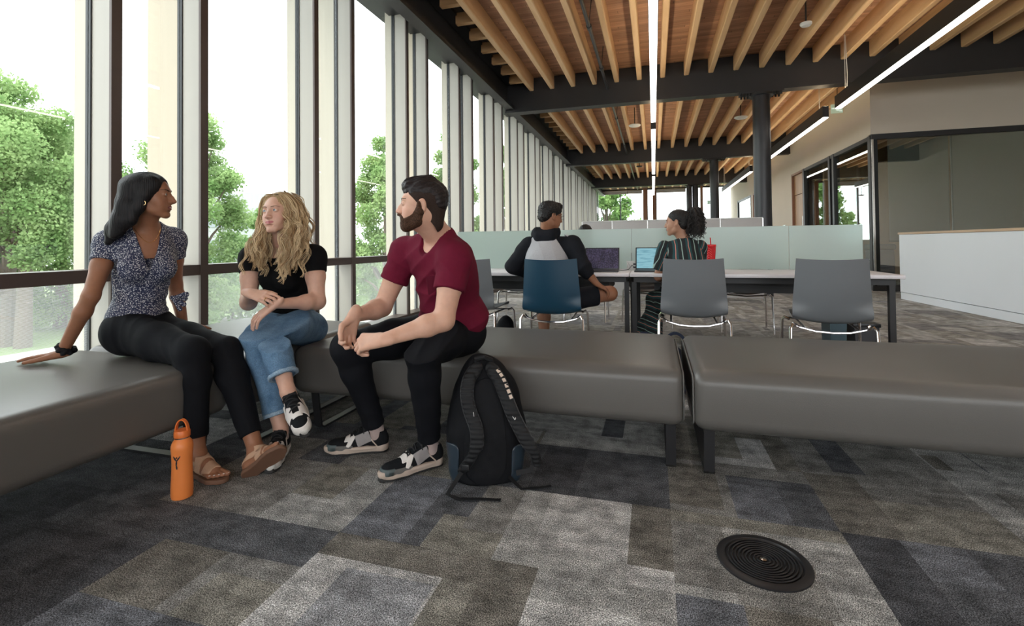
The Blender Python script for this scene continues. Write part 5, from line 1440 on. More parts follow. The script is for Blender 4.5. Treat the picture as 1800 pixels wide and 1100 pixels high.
    ncl = []
    for t in np.linspace(-1, 1, 21):
        q = nk + F @ A(.058*math.sin(t*1.45), .060*math.cos(t*1.45)*1.0 + .012, .012 - .075*math.cos(t*1.4)**2)
        ncl.append(tuple(q - A(p)))
    nb = MB(); pts = []
    for t in np.linspace(-1, 1, 25):
        x = .060*t; z = J['neck'][2] - .005 - .085*(1 - t*t); y0 = None
        for s_ in np.arange(.16, 0, -.001):
            q = J['neck'] + F[:, 0]*x + F[:, 1]*s_; q = A(q[0], q[1], z); ix = np.round((q - hv.lo)/hv.res).astype(int)
            if np.all(ix >= 0) and np.all(ix < hv.n) and hv.a[tuple(ix)] < 0: y0 = s_; break
        if y0 is not None: pts.append(tuple(A(q[0], q[1], z) + F[:, 1]*.001 - A(p)))
    nb.tube(pts, .0010, 5).build('necklace', M['gold'], P0)
    w = J['rwri'] - unit(A(-.97, -.2, -.1))*.0 + A(.012, .006, .012); ax = unit(J['relb'] - J['rwri'])
    sc = Vol(*bbox([w], .07), .0025); e1 = unit(np.cross(ax, (0, 0, 1))); e2 = np.cross(ax, e1)
    for t in range(18):
        a = t/18*6.283; q = w + ax*(.012 + .006*math.sin(t*2.4)) + (e1*math.cos(a) + e2*math.sin(a))*(.029+.003*math.cos(t*3.1)); sc.ell(q, (.012, .012, .012), None, .006)
    o = sdf_obj('scrunchie', sc, M['bag_black'], P0, folds(.0015, 200, 4))
    return P0
person_floral()
# ------------------------------------------------------------------ shared clothing pieces
def cols_obj(name, V, F, cols, m, parent): return sdf_obj(name, (V, F), m, parent, color=lambda _: cols, it=0)
def locks(guides, clumps, r0, amp, freq, seed, spread, tones, per=8, fuzz=.006, n=4, seg=34):
    """wavy hair: clumps of fine strands following guide curves; guides = [(points, share)]"""
    g = np.random.default_rng(seed); Vs, Fs, Cs = [], [], []; b = 0; t = np.linspace(0, 1, seg)
    for pts, share in guides:
        P = np.array(pts); u = np.linspace(0, 1, len(P))
        base = np.stack([np.interp(t, u, P[:, k]) for k in range(3)], 1)
        for _ in range(4): base[1:-1] = (base[:-2] + 2*base[1:-1] + base[2:])/4
        for _ in range(max(1, int(clumps*share))):
            off = g.normal(size=3)*.5; tip = g.normal(size=3)*.6
            cut = .80 + .20*g.random(); tt = t*cut
            C0_ = np.stack([np.interp(tt, t, base[:, k]) for k in range(3)], 1) + off*spread[0]*(1-t[:, None]) + (off + tip)*spread[1]*t[:, None]
            T = np.gradient(C0_, axis=0); T /= np.linalg.norm(T, axis=1)[:, None] + 1e-9
            a = np.cross(T, A(.3, .9, .1)); a /= np.linalg.norm(a, axis=1)[:, None] + 1e-9; bb = np.cross(T, a)
            L = np.linalg.norm(np.diff(C0_, axis=0), axis=1).sum(); ph = g.random()*6.28; ww = freq*(.8 + .4*g.random())*L
            A_ = amp*(.5 + .8*g.random())*np.clip(t*2.4 - .55, 0, 1)[:, None]
            mixc = g.random()
            for _s in range(per):
                o2 = g.normal(size=2)*fuzz*.6; dp = g.normal()*.35; fr = (.35 + .9*np.sin(math.pi*np.clip(t*1.05, 0, 1))**.7 + .5*t)[:, None]
                C = C0_ + a*(A_*np.sin(ph + dp + ww*t)[:, None] + o2[0]*fr) + bb*(A_*.7*np.cos(ph*1.3 + dp + ww*t)[:, None] + o2[1]*fr)
                R = r0*(.7 + .6*g.random())*(1 - .7*t**1.5)*np.clip(.25 + t*8, 0, 1)
                T2 = np.gradient(C, axis=0); T2 /= np.linalg.norm(T2, axis=1)[:, None] + 1e-9
                a2 = np.cross(T2, A(.31, .9, .12)); a2 /= np.linalg.norm(a2, axis=1)[:, None] + 1e-9; b2 = np.cross(T2, a2)
                an = np.arange(n)*2*math.pi/n
                V = C[:, None, :] + (a2[:, None, :]*np.cos(an)[None, :, None] + b2[:, None, :]*np.sin(an)[None, :, None])*R[:, None, None]
                i = np.arange(seg-1)[:, None]*n; k = np.arange(n)[None, :]
                F = np.stack([i + k, i + (k+1) % n, i + n + (k+1) % n, i + n + k], -1).reshape(-1, 4)
                Vs.append(V.reshape(-1, 3)); Fs.append(F + b); b += len(V)*n
                mx = np.clip(mixc + g.normal()*.25, 0, 1); c = A(tones[0])*(1-mx) + A(tones[1])*mx
                rt = np.clip(1 - t*3.5, 0, 1)[:, None]; cc = A(tones[2])*rt + c*(1-rt)
                Cs.append(np.repeat(cc, n, axis=0))
    return np.concatenate(Vs), np.concatenate(Fs), np.concatenate(Cs)

M['sock'] = fabric('pale_sock', (.42, .33, .31), .9)
M['midsole_tan'] = mat('cream_midsole', (.52, .42, .35), .6, var=.08, scale=60)
M['midsole_white'] = mat('white_midsole', (.66, .64, .61), .55, var=.06, scale=60)
M['outsole'] = mat('dark_outsole', (.02, .02, .02), .7)
M['shoe_black'] = fabric('shoe_black_mesh', (.010, .011, .013), .8, .3, .5, 900, 0)
M['shoe_grey'] = mat('shoe_grey_suede', (.13, .125, .12), .85, var=.15, scale=80)
M['shoe_light'] = mat('shoe_light_grey', (.30, .28, .28), .8, var=.1, scale=80)
M['shoe_teal'] = mat('shoe_slate_rubber', (.07, .095, .10), .5, var=.1)
M['shoe_white'] = mat('shoe_white_leather', (.72, .68, .65), .5, var=.04)
M['lace'] = mat('black_lace', (.012, .012, .014), .8, var=.3, scale=300)
def sneaker(heel, toe, up, ank, style, label):
    heel, toe = A(heel), A(toe); F = foot_frame(heel, toe, up); L = np.linalg.norm(toe-heel)
    T = lambda x, y, z: heel + F @ A(x, y*L, z)
    root = empty('sneaker', tuple(T(0, .5, 0)), label=label, cat='sneaker')
    lo, hi = bbox([T(0, -.15, -.02), T(0, 1.1, 0), T(0, .2, .12), T(0, .6, .1)], .06)
    tan = style == 'tan'
    so = Vol(lo, hi, .0024); prof = [(.0, .06, .036), (0, .32, .031), (.0, .62, .041), (.0, .84, .037), (-.004, .96, .026)]
    so.chain([T(x, y, .017 + (.008 if y > .9 else 0)) for x, y, r in prof], [r for _, _, r in prof], .012)
    top = so.copy(); 
    so.half(T(0, 0, .000), F[:, 2]); cap = Vol(lo, hi, .0024)
    so.half(T(0, 0, .040), -unit(F[:, 2] + .02*F[:, 1]))
    for sx in (-1, 1):
        so.ell(T(sx*.040, .40, .024), (.008, .075, .009), F, .006)
    sdf_obj('midsole', so, M['midsole_tan' if tan else 'midsole_white'], root, lambda V, N: .0012*np.sin(((V-heel) @ F[:, 1])*70)*(np.abs(N @ F[:, 2]) < .6))
    os_ = Vol(lo, hi, .0024); os_.chain([T(x, y, .004) for x, y, r in prof], [r*.97 for _, _, r in prof], .012); os_.half(T(0, 0, -.006), F[:, 2]); os_.half(T(0, 0, .002), -F[:, 2])
    os_.box(T(0, .985, .014), (.020, .012, .014), F, .006, .006); sdf_obj('outsole', os_, M['outsole'], root)
    def upper(inf=0.0):
        v = Vol(lo, hi, .0021)
        v.ell(T(0, .07, .045), (.0335+inf, .036+inf, .040+inf), F, .012)
        v.cone(T(0, .12, .040), T(0, .45, .042), .034+inf, .034+inf, .02, (F[:, 0], .93)); v.cone(T(0, .45, .040), T(0, .86, .030), .036+inf, .030+inf, .02)
        v.cone(T(0, .60, .028), T(0, .88, .026), .040+inf, .035+inf, .02, (F[:, 2], .75))
        v.cone(T(0, .52, .056), T(0, .26, .094), .028+inf, .031+inf, .022)
        v.cone(T(0, .06, .055), T(0, .10, .096), .031+inf, .032+inf, .015)
        v.half(T(0, 0, .016), F[:, 2]); v.half(T(0, .22, .106), -unit(F[:, 2] - .28*F[:, 1]))
        return v
    up0 = upper(); upo = sdf_obj('upper', up0, M['shoe_black'], root)
    base = upper(.0024)
    def patch(name, boxes, m, inf=None):
        b = base.like()
        for c, h, rot in boxes:
            Fr = F if rot == 0 else F @ np.array(((1, 0, 0), (0, math.cos(rot), -math.sin(rot)), (0, math.sin(rot), math.cos(rot))))
            b.box(T(*c), h, Fr, .004, .004)
        w = base.copy().intersect(b); sdf_obj(name, w, m, upo, it=2)
    if tan:
        patch('toe_guard', [((0, .98, .028), (.06, .045, .016), 0)], M['shoe_teal'])
        patch('toe_overlay', [((sx*.036, .74, .026), (.016, .055, .014), 0) for sx in (-1, 1)], M['shoe_grey'])
        patch('saddle', [((sx*.030, .58, .055), (.022, .010, .030), .5) for sx in (-1, 1)] + [((0, .645, .065), (.030, .010, .022), .3)], M['shoe_white'])
        patch('side_panel', [((sx*.036, .36, .066), (.018, .034, .026), -.35) for sx in (-1, 1)], M['shoe_light'])
        patch('piping', [((sx*.036, .20, .052), (.02, .003, .034), -.75) for sx in (-1, 1)], M['midsole_tan'])
    else:
        patch('toe_overlay', [((0, .93, .030), (.06, .030, .016), 0)], M['shoe_white'])
        patch('toe_band', [((0, .83, .022), (.06, .022, .012), .1)], M['shoe_grey'])
        patch('saddle', [((sx*.034, .62, .050), (.020, .022, .040), .3) for sx in (-1, 1)] + [((sx*.036, .30, .058), (.018, .016, .020), .2) for sx in (-1, 1)] + [((0, .72, .06), (.022, .012, .025), 0)], M['shoe_white'])
        patch('heel_patch', [((0, -.02, .06), (.03, .014, .022), 0)], M['shoe_white'])
    # tongue and laces
    tg = Vol(lo, hi, .0024); tg.cone(T(0, .46, .066), T(0, .30, .108), .016, .020, .01, (F[:, 1]*.5 + F[:, 2]*.8, .35)); sdf_obj('tongue', tg, M['shoe_black'], root)
    lb = MB(); p = wloc(root)
    for i in range(6):
        y = .32 + .055*i; pts = []
        for x in np.linspace(-.024, .024, 7):
            h = .12
            while h > .02:
                q = T(x, y + .018*(x/.024)*(1 if i % 2 else -1), h); ix = np.round((q - base.lo)/base.res).astype(int)
                if np.all(ix >= 0) and np.all(ix < base.n) and base.a[tuple(ix)] < 0: break
                h -= .0012
            pts.append(tuple(T(x, y + .018*(x/.024)*(1 if i % 2 else -1), h + .0025) - A(p)))
        lb.tube(pts, .0030, 6)
    lb.tube([tuple(T(x, .33 + .02*abs(x)/.03, .112 + z) - A(p)) for x, z in ((-.034, -.022), (-.026, .000), (0, .006), (.024, .0), (.034, -.018))], .0026, 6)
    lb.build('laces', M['lace'], root)
    return T, F, root

def ankle(v, T, F, shin, r=(.030, .042)): v.cone(T(0, .14, .06), T(0, .17, .105), r[0]*1.02, r[0], .02); v.cone(T(0, .17, .105), shin, r[0], r[1], .02)

# =================================================================== blond wavy hair, black top, blue jeans
def denim(name, c1, c2):
    m, n, l, b = nt(name); tc = n.new('ShaderNodeTexCoord'); nz = n.new('ShaderNodeTexNoise'); nz.inputs['Scale'].default_value = 9; nz.inputs['Detail'].default_value = 6; nz.inputs['Roughness'].default_value = .7
    l.new(tc.outputs['Object'], nz.inputs['Vector']); rp = n.new('ShaderNodeValToRGB'); rp.color_ramp.elements[0].position = .33; rp.color_ramp.elements[1].position = .68
    rp.color_ramp.elements[0].color = c1 + (1,); rp.color_ramp.elements[1].color = c2 + (1,); l.new(nz.outputs['Fac'], rp.inputs[0])
    n2 = n.new('ShaderNodeTexNoise'); n2.inputs['Scale'].default_value = 420; l.new(tc.outputs['Object'], n2.inputs['Vector'])
    mr = n.new('ShaderNodeMapRange'); mr.inputs[1].default_value = .35; mr.inputs[2].default_value = .65; mr.inputs[3].default_value = .7; mr.inputs[4].default_value = 1.35; l.new(n2.outputs['Fac'], mr.inputs[0])
    vm = n.new('ShaderNodeVectorMath'); vm.operation = 'SCALE'; l.new(rp.outputs[0], vm.inputs[0]); l.new(mr.outputs[0], vm.inputs['Scale']); l.new(vm.outputs[0], b.inputs['Base Color']); b.inputs['Roughness'].default_value = .85
    return m
M['jeans'] = denim('blue_denim', (.045, .105, .19), (.13, .23, .35))
M['jeans_cuff'] = denim('frayed_denim_cuff', (.16, .26, .37), (.33, .42, .50))
M['black_knit'] = fabric('black_knit', (.0045, .0045, .005), .9, .25, .4, 800, 0)
M['blond'] = tone_mat('blond_hair', .42, 0, 0, 300, .45)
M['brow_blond'] = mat('brow_light_brown', (.16, .085, .045), .8, var=.3, scale=600)

def person_blond():
    J = jd(J_BW); J['lwri'] = A(-1.835, 2.018, .712); J['rwri'] = A(-1.962, 1.985, .768); J['relb'] = J['relb'] + A(0, .02, 0); J['lknee'] = A(-1.790, 1.925, .645)
    P0 = empty('person', (-1.95, 2.3, .46), label='seated person with long wavy blond hair, black top and blue jeans, legs crossed', cat='person')
    H = Head(J['head'], (.07, -.985, .07), (-.06, .02, 1), .97, jaw=.041, nose=.85, lip=.80, cheek=1.1, open=.0016, smile=.35)
    SK = (.60, .36, .27); LP = (.42, .13, .13)
    hv = Vol(*bbox([J['head'] + A(0, 0, -.22), J['head']], .16), .0017); H.face(hv); H.neck(hv, J['neck'], .043); torso(hv, J, .92, .95, 0, 0, .04, lower=False)
    hv.half(J['head'] + A(0, 0, -.26), (0, 0, 1)); vols = [hv]; tips = []
    for S_, E, W_, n, side, d, cu, sp in (
        (J['rsh'], J['relb'], J['rwri'], A(.0, .62, -.78), 'R', A(.95, .06, -.20), ((.15, .45, .4), (.18, .5, .4), (.2, .5, .4), (.22, .5, .4)), (.1, .02, -.04, -.1)),
        (J['lsh'], J['lelb'], J['lwri'], A(.15, .62, -.75), 'L', A(-.62, -.36, -.55), ((.15, .35, .25), (.2, .4, .25), (.2, .35, .25), (.2, .35, .2)), (.22, .07, -.07, -.2))):
        av = Vol(*bbox([S_, E, W_, W_ + unit(d)*.19], .075), .0026)
        arm(av, S_, E, W_, (.053, .049, .040, .041, .026), .025, n)
        res = hand(av, W_, d, n, side, .95, cu, sp, None, .95); vols.append(av)
        nn = unit(n - unit(d)*(unit(n) @ unit(d)))
        tips += [(res[i][-1], res[i][-1]-res[i][-2], -nn) for i in range(4)]
        if side == 'R': ringp = (res[2][0]*.5 + res[2][1]*.5, unit(res[2][1]-res[2][0]), -nn)
    sh = {}
    for a, lab, up in (('r', 'black and white sneaker on the blond person\'s standing foot', (0, 0, 1)), ('l', 'black and white sneaker on the blond person\'s raised foot', (.15, -.55, .80))):
        if a == 'r': heel, toe = A(-1.760, 1.985, .012), A(-1.640, 1.765, .012)
        else: heel, toe = A(-1.630, 1.905, .262), A(-1.455, 1.770, .190)
        T, F, rt = sneaker(heel, toe, up, None, 'white', lab); sh[a] = (T, F)
        knee = J[a+'knee']; e = T(0, .15, .10); fv = Vol(*bbox([T(0, .1, .04), e, e + (knee-e)*.4], .06), .0026); ankle(fv, T, F, e + (knee-e)*.40, (.030, .043)); vols.append(fv)
        sk = Vol(*bbox([T(0, .1, .05), e], .07), .0026); sk.cone(T(0, .14, .07), T(0, .17, .120), .034, .033, .01); sk.cut(T(0, .17, .118), F[:, 2], .08, .1); sdf_obj('sock', sk, M['sock'], rt)
        J[a+'cuff'] = e + (knee-e)*(.22 if a == 'l' else .17)
    sdf_obj('body', vols, SKIN, P0, color=lambda V: H.tones(V, SK, LP, (.62, .26, .20)))
    nails(P0, 'fingernails', tips, M['nail'], .0045)
    c, ax, ou = ringp; rg = MB(); p = A(wloc(P0)); e1 = unit(np.cross(ax, ou)); rg.tube([tuple(c + (e1*math.cos(t) + ou*math.sin(t))*.0095 - p) for t in np.linspace(0, 6.28, 20)[:-1]], .0013, 6, closed=True); rg.ell(tuple(c + ou*.010 - p), (.003, .003, .003), 8, 6); rg.build('ring', M['gold'], P0)
    H.eyes(P0, M['iris_blue'], (.25, 1, .12)); H.brows(P0, M['brow_blond'], hv, .0030, .005)
    # top
    cv = Vol(*bbox([J['pelvis'], J['neck'], J['rsh'], J['lsh']], .20), .0042)
    T, F = torso(cv, J, .95, 1.0, .009, 1.05, .045)
    for S_, E in ((J['rsh'], J['relb']), (J['lsh'], J['lelb'])):
        cv.ell(S_ + (E-S_)*.05, (.063,)*3, None, .03); cv.cone(S_, S_ + (E-S_)*.40, .063, .060, .03)
    for S_, E in ((J['rsh'], J['relb']), (J['lsh'], J['lelb'])): cv.cut(S_ + (E-S_)*.36, E-S_, .09, .25)
    V0 = cv.like(); nk = J['neck']; V0.cone(nk + A(0, 0, .08), nk + F @ A(0, .03, -.02), .064, .060, .01); V0.cone(nk + F @ A(0, .06, -.01), nk + F @ A(0, .13, -.045), .05, .042, .02); cv.minus(V0)
    cv.half(T(0, 0, .20), F[:, 2]); press(cv)
    sdf_obj('top', cv, M['black_knit'], P0, folds(.0016, 24, 13))
    # jeans
    tr = Vol(*bbox([J['pelvis'] + A(0, .04, 0), J['rknee'], J['lknee'], J['rcuff'], J['lcuff']], .16), .0048)
    hr = unit(J['rhip']-J['lhip']); hf = unit(np.cross((0, 0, 1), hr)); Fh = np.stack([hr, hf, np.cross(hr, hf)], 1)
    tr.ell(J['pelvis'] + A(0, 0, -.01), (.168, .125, .125), Fh, .04)
    for h in ('rhip', 'lhip'): tr.ell(J[h] + A(0, .0, .0), (.105, .10, .090), Fh, .04)
    leg_cloth(tr, J['rhip'], J['rknee'], J['rcuff'], (.098, .090, .074, .064, .058)); 
    t2 = tr.like(); leg_cloth(t2, J['lhip'], J['lknee'], J['lcuff'], (.100, .092, .078, .068, .060)); 
    tr.cut(J['rcuff'], J['rcuff'] - J['rknee'], .10, .12); t2.cut(J['lcuff'], J['lcuff'] - J['lknee'], .10, .20)
    h = np.maximum(.012 - np.abs(tr.a - t2.a), 0)/.012; tr.a = np.minimum(tr.a, t2.a) - h*h*.003
    tr.half(T(0, 0, .26), -F[:, 2]); press(tr)
    jo = sdf_obj('jeans', tr, M['jeans'], P0, folds(.0030, 18, 21, (1, 1, 1), [(J['rknee'] + A(0, .08, 0), .10, (1, 0, 1), 90, .005), (J['lknee'] + A(.03, .05, -.06), .10, (.3, 0, 1), 80, .004), (J['lcuff'] + A(0, 0, .08), .10, (.6, 0, 1), 90, .004), (J['rcuff'] + A(0, 0, .10), .12, (.2, 0, 1), 70, .003)]))
    for a, r_ in (('r', .060), ('l', .062)):
        d = unit(J[a+'cuff'] - J[a+'knee']); v = Vol(*bbox([J[a+'cuff']], .10), .0032); v.cone(J[a+'cuff'] - d*.04, J[a+'cuff'] + d*.04, r_+.003, None, .002)
        v.cut(J[a+'cuff'] + d*.004, d, .1, .2); v.cut(J[a+'cuff'] - d*.014, -d, .1, .2); v.cone(J[a+'cuff'] - d*.1, J[a+'cuff'] + d*.1, r_-.012, None, .002, None, 'sub')
        sdf_obj('cuff', v, M['jeans_cuff'], jo, folds(.0016, 120, 5))
    # hair
    hh = Vol(*bbox([J['head'], J['head'] + A(0, 0, -.14)], .16), .0028)
    H.ell(hh, (0, -.018, .040), (.083, .100, .086), .02)
    H.cone(hh, (.068, -.010, .03), (.078, -.02, -.10), .030, .034, .02); H.cone(hh, (-.068, -.010, .03), (-.078, -.02, -.10), .030, .036, .02); H.cone(hh, (0, -.08, .03), (0, -.085, -.13), .058, .06, .03)
    fc = hh.like(); H.ell(fc, (0, .100, -.030), (.066, .082, .112), .002); H.ell(fc, (0, .100, .045), (.046, .060, .058), .01); H.cone(fc, (0, .04, -.12), (0, .03, -.25), .055, .06, .02); hh.minus(fc)
    HB = (.36, .235, .115)
    ho = sdf_obj('hair', hh, M['blond'], P0, strands(None, 60, .0009, H.F, H.c), it=3, color=lambda V: np.clip(A(HB)[None, :]*(1 + .35*np.sin(np.arctan2(H.L(V)[:, 0], H.L(V)[:, 1])*55)[:, None]), .01, 1))
    W = H.W
    def side(x, k): return [
        ([W(x*.010, .052-k*.022, .094+k*.009), W(x*.050, .048-k*.03, .088), W(x*.073, .030-k*.03, .040), W(x*.080, .015-k*.03, -.030), W(x*.092, .022-k*.02, -.095), W(x*.106, .060-k*.03, -.165), W(x*.094, .085-k*.03, -.235), W(x*.082, .095-k*.03, -.300)], 1/3)]
    gs = side(1, 0) + side(1, 1.2) + side(1, 2.4) + side(-1, 0) + side(-1, 1.2) + side(-1, 2.4)
    V, F2, C = locks(gs[:3], 75, .0021, .012, 66, 5, (.008, .032), ((.30, .17, .07), (.80, .62, .38), (.30, .19, .09)), seg=54)
    cols_obj('lock_of_hair', V, F2, C, M['blond'], ho)
    gl = []
    for pts, q in gs[3:]: gl.append((pts[:-2] + [pts[-2] + A(.0, 0, -.035), pts[-1] + A(-.012, 0, -.055)], q))
    V, F2, C = locks(gl, 95, .0021, .014, 62, 6, (.008, .034), ((.30, .17, .07), (.80, .62, .38), (.30, .19, .09)), seg=54)
    cols_obj('lock_of_hair', V, F2, C, M['blond'], ho)
    V, F2, C = locks([([W(x, -.03, .108), W(x*2.5, -.09, .07), W(x*3, -.118, -.02), W(x*3.5, -.118, -.12), W(x*3.5, -.11, -.22)], 1/5) for x in (-.025, -.012, 0, .012, .025)], 60, .0026, .013, 55, 7, (.02, .03), ((.33, .2, .09), (.66, .5, .3), (.2, .125, .065)))
    cols_obj('lock_of_hair', V, F2, C, M['blond'], ho)
    return P0
person_blond()
# =================================================================== bearded person in maroon t-shirt
M['maroon'] = fabric('maroon_cotton', (.130, .008, .026), .85, .12, .2, 900, .0)
M['maroon_dark'] = fabric('maroon_rib', (.10, .006, .020), .85, .12, .3, 900, .0)
M['black_chino'] = fabric('black_chino', (.0055, .0060, .0085), .75, .2, .2, 700, 0)
M['hair_dark'] = hair_mat('dark_brown_hair', (.007, .005, .005), (.028, .020, .020), .45, (60, 240, 240), .25)
M['beard'] = hair_mat('brown_beard', (.022, .011, .007), (.095, .046, .026), .8, (330, 330, 160), .2)
M['fade'] = hair_mat('short_faded_hair', (.022, .015, .013), (.055, .036, .029), .85, (600, 600, 600), .1)
M['brow_dark'] = mat('brow_dark', (.020, .012, .010), .8, var=.3, scale=600)
def person_bearded():
    J = jd(J_BM); J['rwri'] = A(-1.302, 1.905, .685); J['lwri'] = A(-1.060, 1.752, .618)
    P0 = empty('person', (-1.0, 2.3, .46), label='bearded person in maroon t-shirt, black trousers and chunky sneakers, seen side on', cat='person')
    H = Head(J['head'], (-.93, -.355, .05), (.05, 0, 1), .98, jaw=.046, nose=1.15, lip=.8, chin=.022, brow=.0125, smile=1.0)
    SK = (.62, .36, .26); LP = (.40, .14, .12)
    hv = Vol(*bbox([J['head'] + A(0, 0, -.22), J['head']], .16), .0017); H.face(hv); H.neck(hv, J['neck'] + A(0, 0, -.01), .056, .035); torso(hv, J, 1.05, 1.05, 0, 0, .04, lower=False)
    hv.half(J['head'] + A(0, 0, -.27), (0, 0, 1)); vols = [hv]; tips = []
    for S_, E, W_, n, side, d, cu, sp, th in (
        (J['rsh'], J['relb'], J['rwri'], A(.70, -.52, -.15), 'R', A(-.30, -.10, -.95), ((.75, .95, .5), (.65, .85, .45), (.6, .8, .45), (.55, .8, .45)), (.15, .03, -.05, -.12), ((.55, .65, .35), (.85, .1, .55), (.8, -.1, .6))),
        (J['lsh'], J['lelb'], J['lwri'], A(-.15, .70, -.70), 'L', A(-.93, -.14, -.12), ((.75, 1.25, .8), (.75, 1.25, .8), (.75, 1.2, .8), (.75, 1.2, .8)), (.10, .03, -.03, -.08), ((.70, .45, .55), (.85, .10, .55), (.85, -.15, .5)))):
        av = Vol(*bbox([S_, E, W_, W_ + unit(d)*.19], .08), .0026)
        arm(av, S_, E, W_, (.060, .053, .043, .046, .0285), .022, n)
        res = hand(av, W_, d, n, side, 1.06 if side == 'L' else 1.0, cu, sp, th, 1.10); vols.append(av)
        nn = unit(n - unit(d)*(unit(n) @ unit(d)))
        if side == 'R': tips += [(res['t'][-1], res['t'][-1]-res['t'][-2], np.cross(unit(d), nn))]
    for a, lab, heel, toe in (('r', 'chunky black and grey sneaker on the far foot of the bearded person', A(-1.275, 2.115, .010), A(-1.520, 2.005, .010)), ('l', 'chunky black and grey sneaker on the near foot of the bearded person', A(-.955, 2.045, .010), A(-1.125, 1.835, .010))):
        T, F, rt = sneaker(heel, toe, (0, 0, 1), None, 'tan', lab)
        e = T(0, .16, .10); knee = J[a+'knee']
        sk = Vol(*bbox([T(0, .1, .05), e + A(0, 0, .06)], .07), .0026); sk.cone(T(0, .14, .07), e, .036, .036, .01); sk.cone(e, e + (knee-e)*.2, .036, .039, .01); sdf_obj('sock', sk, M['sock'], rt)
        J[a+'cuff'] = e + (knee-e)*.055
    sdf_obj('body', vols, SKIN, P0, color=lambda V: H.tones(V, SK, LP, (.66, .27, .20)))
    nails(P0, 'thumbnail', tips, M['nail'], .006)
    H.eyes(P0, M['iris_brown'], (.1, 1, .1)); H.brows(P0, M['brow_dark'], hv, .0028, .005, .027)
    # beard: follows jaw, chin and lip
    bv = Vol(*bbox([J['head'] + A(-.05, 0, -.05)], .15), .0019); H.face(bv); bv.a -= .0065
    L = lambda x, y, z: H.W(x, y, z)
    kp = bv.like()
    H.cone(kp, (-.075, .004, -.030), (-.060, .018, -.072), .022, .026, .01); H.cone(kp, (.075, .004, -.030), (.060, .018, -.072), .022, .026, .01)
    for x in (-1, 1): 
        H.cone(kp, (x*.060, .018, -.074), (x*.022, .075, -.104), .028, .030, .01); H.cone(kp, (x*.058, .020, -.060), (x*.036, .070, -.078), .022, .020, .01)
        H.cone(kp, (x*.004, .102, -.048), (x*.034, .080, -.060), .0085, .009, .004); H.cone(kp, (x*.034, .080, -.060), (x*.030, .080, -.085), .010, .018, .006)
        H.cone(kp, (x*.076, .006, .012), (x*.075, .004, -.03), .008, .018, .006)
    H.ell(kp, (0, .085, -.100), (.036, .034, .026), .008); bv.intersect(kp)
    mo = bv.like(); H.ell(mo, (0, .097, -.0625), (.024, .02, .0095), .002); H.ell(mo, (0, .10, -.077), (.012, .02, .005), .003); bv.minus(mo)
    nkc = bv.like(); H.cone(nkc, (0, -.02, -.10), (0, .02, -.14), .04, .035, .01); bv.minus(nkc)
    sdf_obj('beard', bv, M['beard'], P0, lambda V, N: .0013*wob(V, 420, 3) + .0008*wob(V, 800, 4))
    # faded sides then combed back top
    fv = Vol(*bbox([J['head']], .17), .0022); H.skull(fv, .0028); H.cone(fv, (0, -.05, -.02), (0, -.055, -.075), .058, .046, .02)
    cut = fv.like(); H.ell(cut, (0, .115, -.02), (.11, .085, .125), .004); H.ell(cut, (0, .03, -.115), (.12, .105, .075), .01); fv.minus(cut)
    for x in (-1, 1): 
        c2 = fv.like(); H.ell(c2, (x*.085, -.006, -.012), (.03, .027, .044), .004); fv.minus(c2)
    fo = sdf_obj('hair', fv, M['fade'], P0)
    tv = Vol(*bbox([J['head'] + A(0, 0, .04)], .17), .0023)
    H.ell(tv, (0, -.014, .056), (.072, .101, .074), .02); H.cone(tv, (0, .060, .098), (0, -.03, .122), .026, .022, .03, flat=((1, 0, 0), .42)); H.ell(tv, (0, .062, .088), (.046, .028, .020), .02); H.ell(tv, (0, -.075, .02), (.060, .040, .062), .02)
    c3 = tv.like(); H.ell(c3, (0, .150, -.02), (.16, .092, .112), .008); H.cone(c3, (-.1, .055, .002), (.1, .055, .002), .050, None, .01); H.ell(c3, (0, .0, -.075), (.16, .16, .085), .012)
    tv.minus(c3)
    def comb(V, N):
        Lc = H.L(V); return .0011*np.sin(Lc[:, 0]*330 + Lc[:, 1]*40) + .0008*np.sin(Lc[:, 2]*300 + Lc[:, 1]*120)
    sdf_obj('combed_top', tv, M['hair_dark'], fo, comb, it=3)
    # t-shirt
    cv = Vol(*bbox([J['pelvis'] + A(0, .05, 0), J['neck'], J['rsh'], J['lsh']], .21), .0042)
    T, F = torso(cv, J, 1.08, 1.12, .013, 0, .05, .02)
    cv.ell(T(0, -.075, .50), (.13, .07, .20), F, .05)          # rounded back
    cv.ell(T(0, -.05, .10), (.17, .13, .10), F, .05)
    for S_, E in ((J['rsh'], J['relb']), (J['lsh'], J['lelb'])):
        cv.ell(S_ + (E-S_)*.05, (.072,)*3, None, .03); cv.cone(S_, S_ + (E-S_)*.60, .071, .068, .03)
    for S_, E in ((J['rsh'], J['relb']), (J['lsh'], J['lelb'])): cv.cut(S_ + (E-S_)*.54, E-S_, .10, .25)
    nk = J['neck']; V0 = cv.like(); V0.cone(nk + A(-.01, 0, .09), nk + F @ A(0, .012, -.005), .068, .066, .01); V0.cone(nk + F @ A(0, .04, .005), nk + F @ A(0, .10, -.012), .056, .048, .02); cv.minus(V0)
    cv.half(T(0, 0, .0), F[:, 2] + .2*F[:, 1]); press(cv)
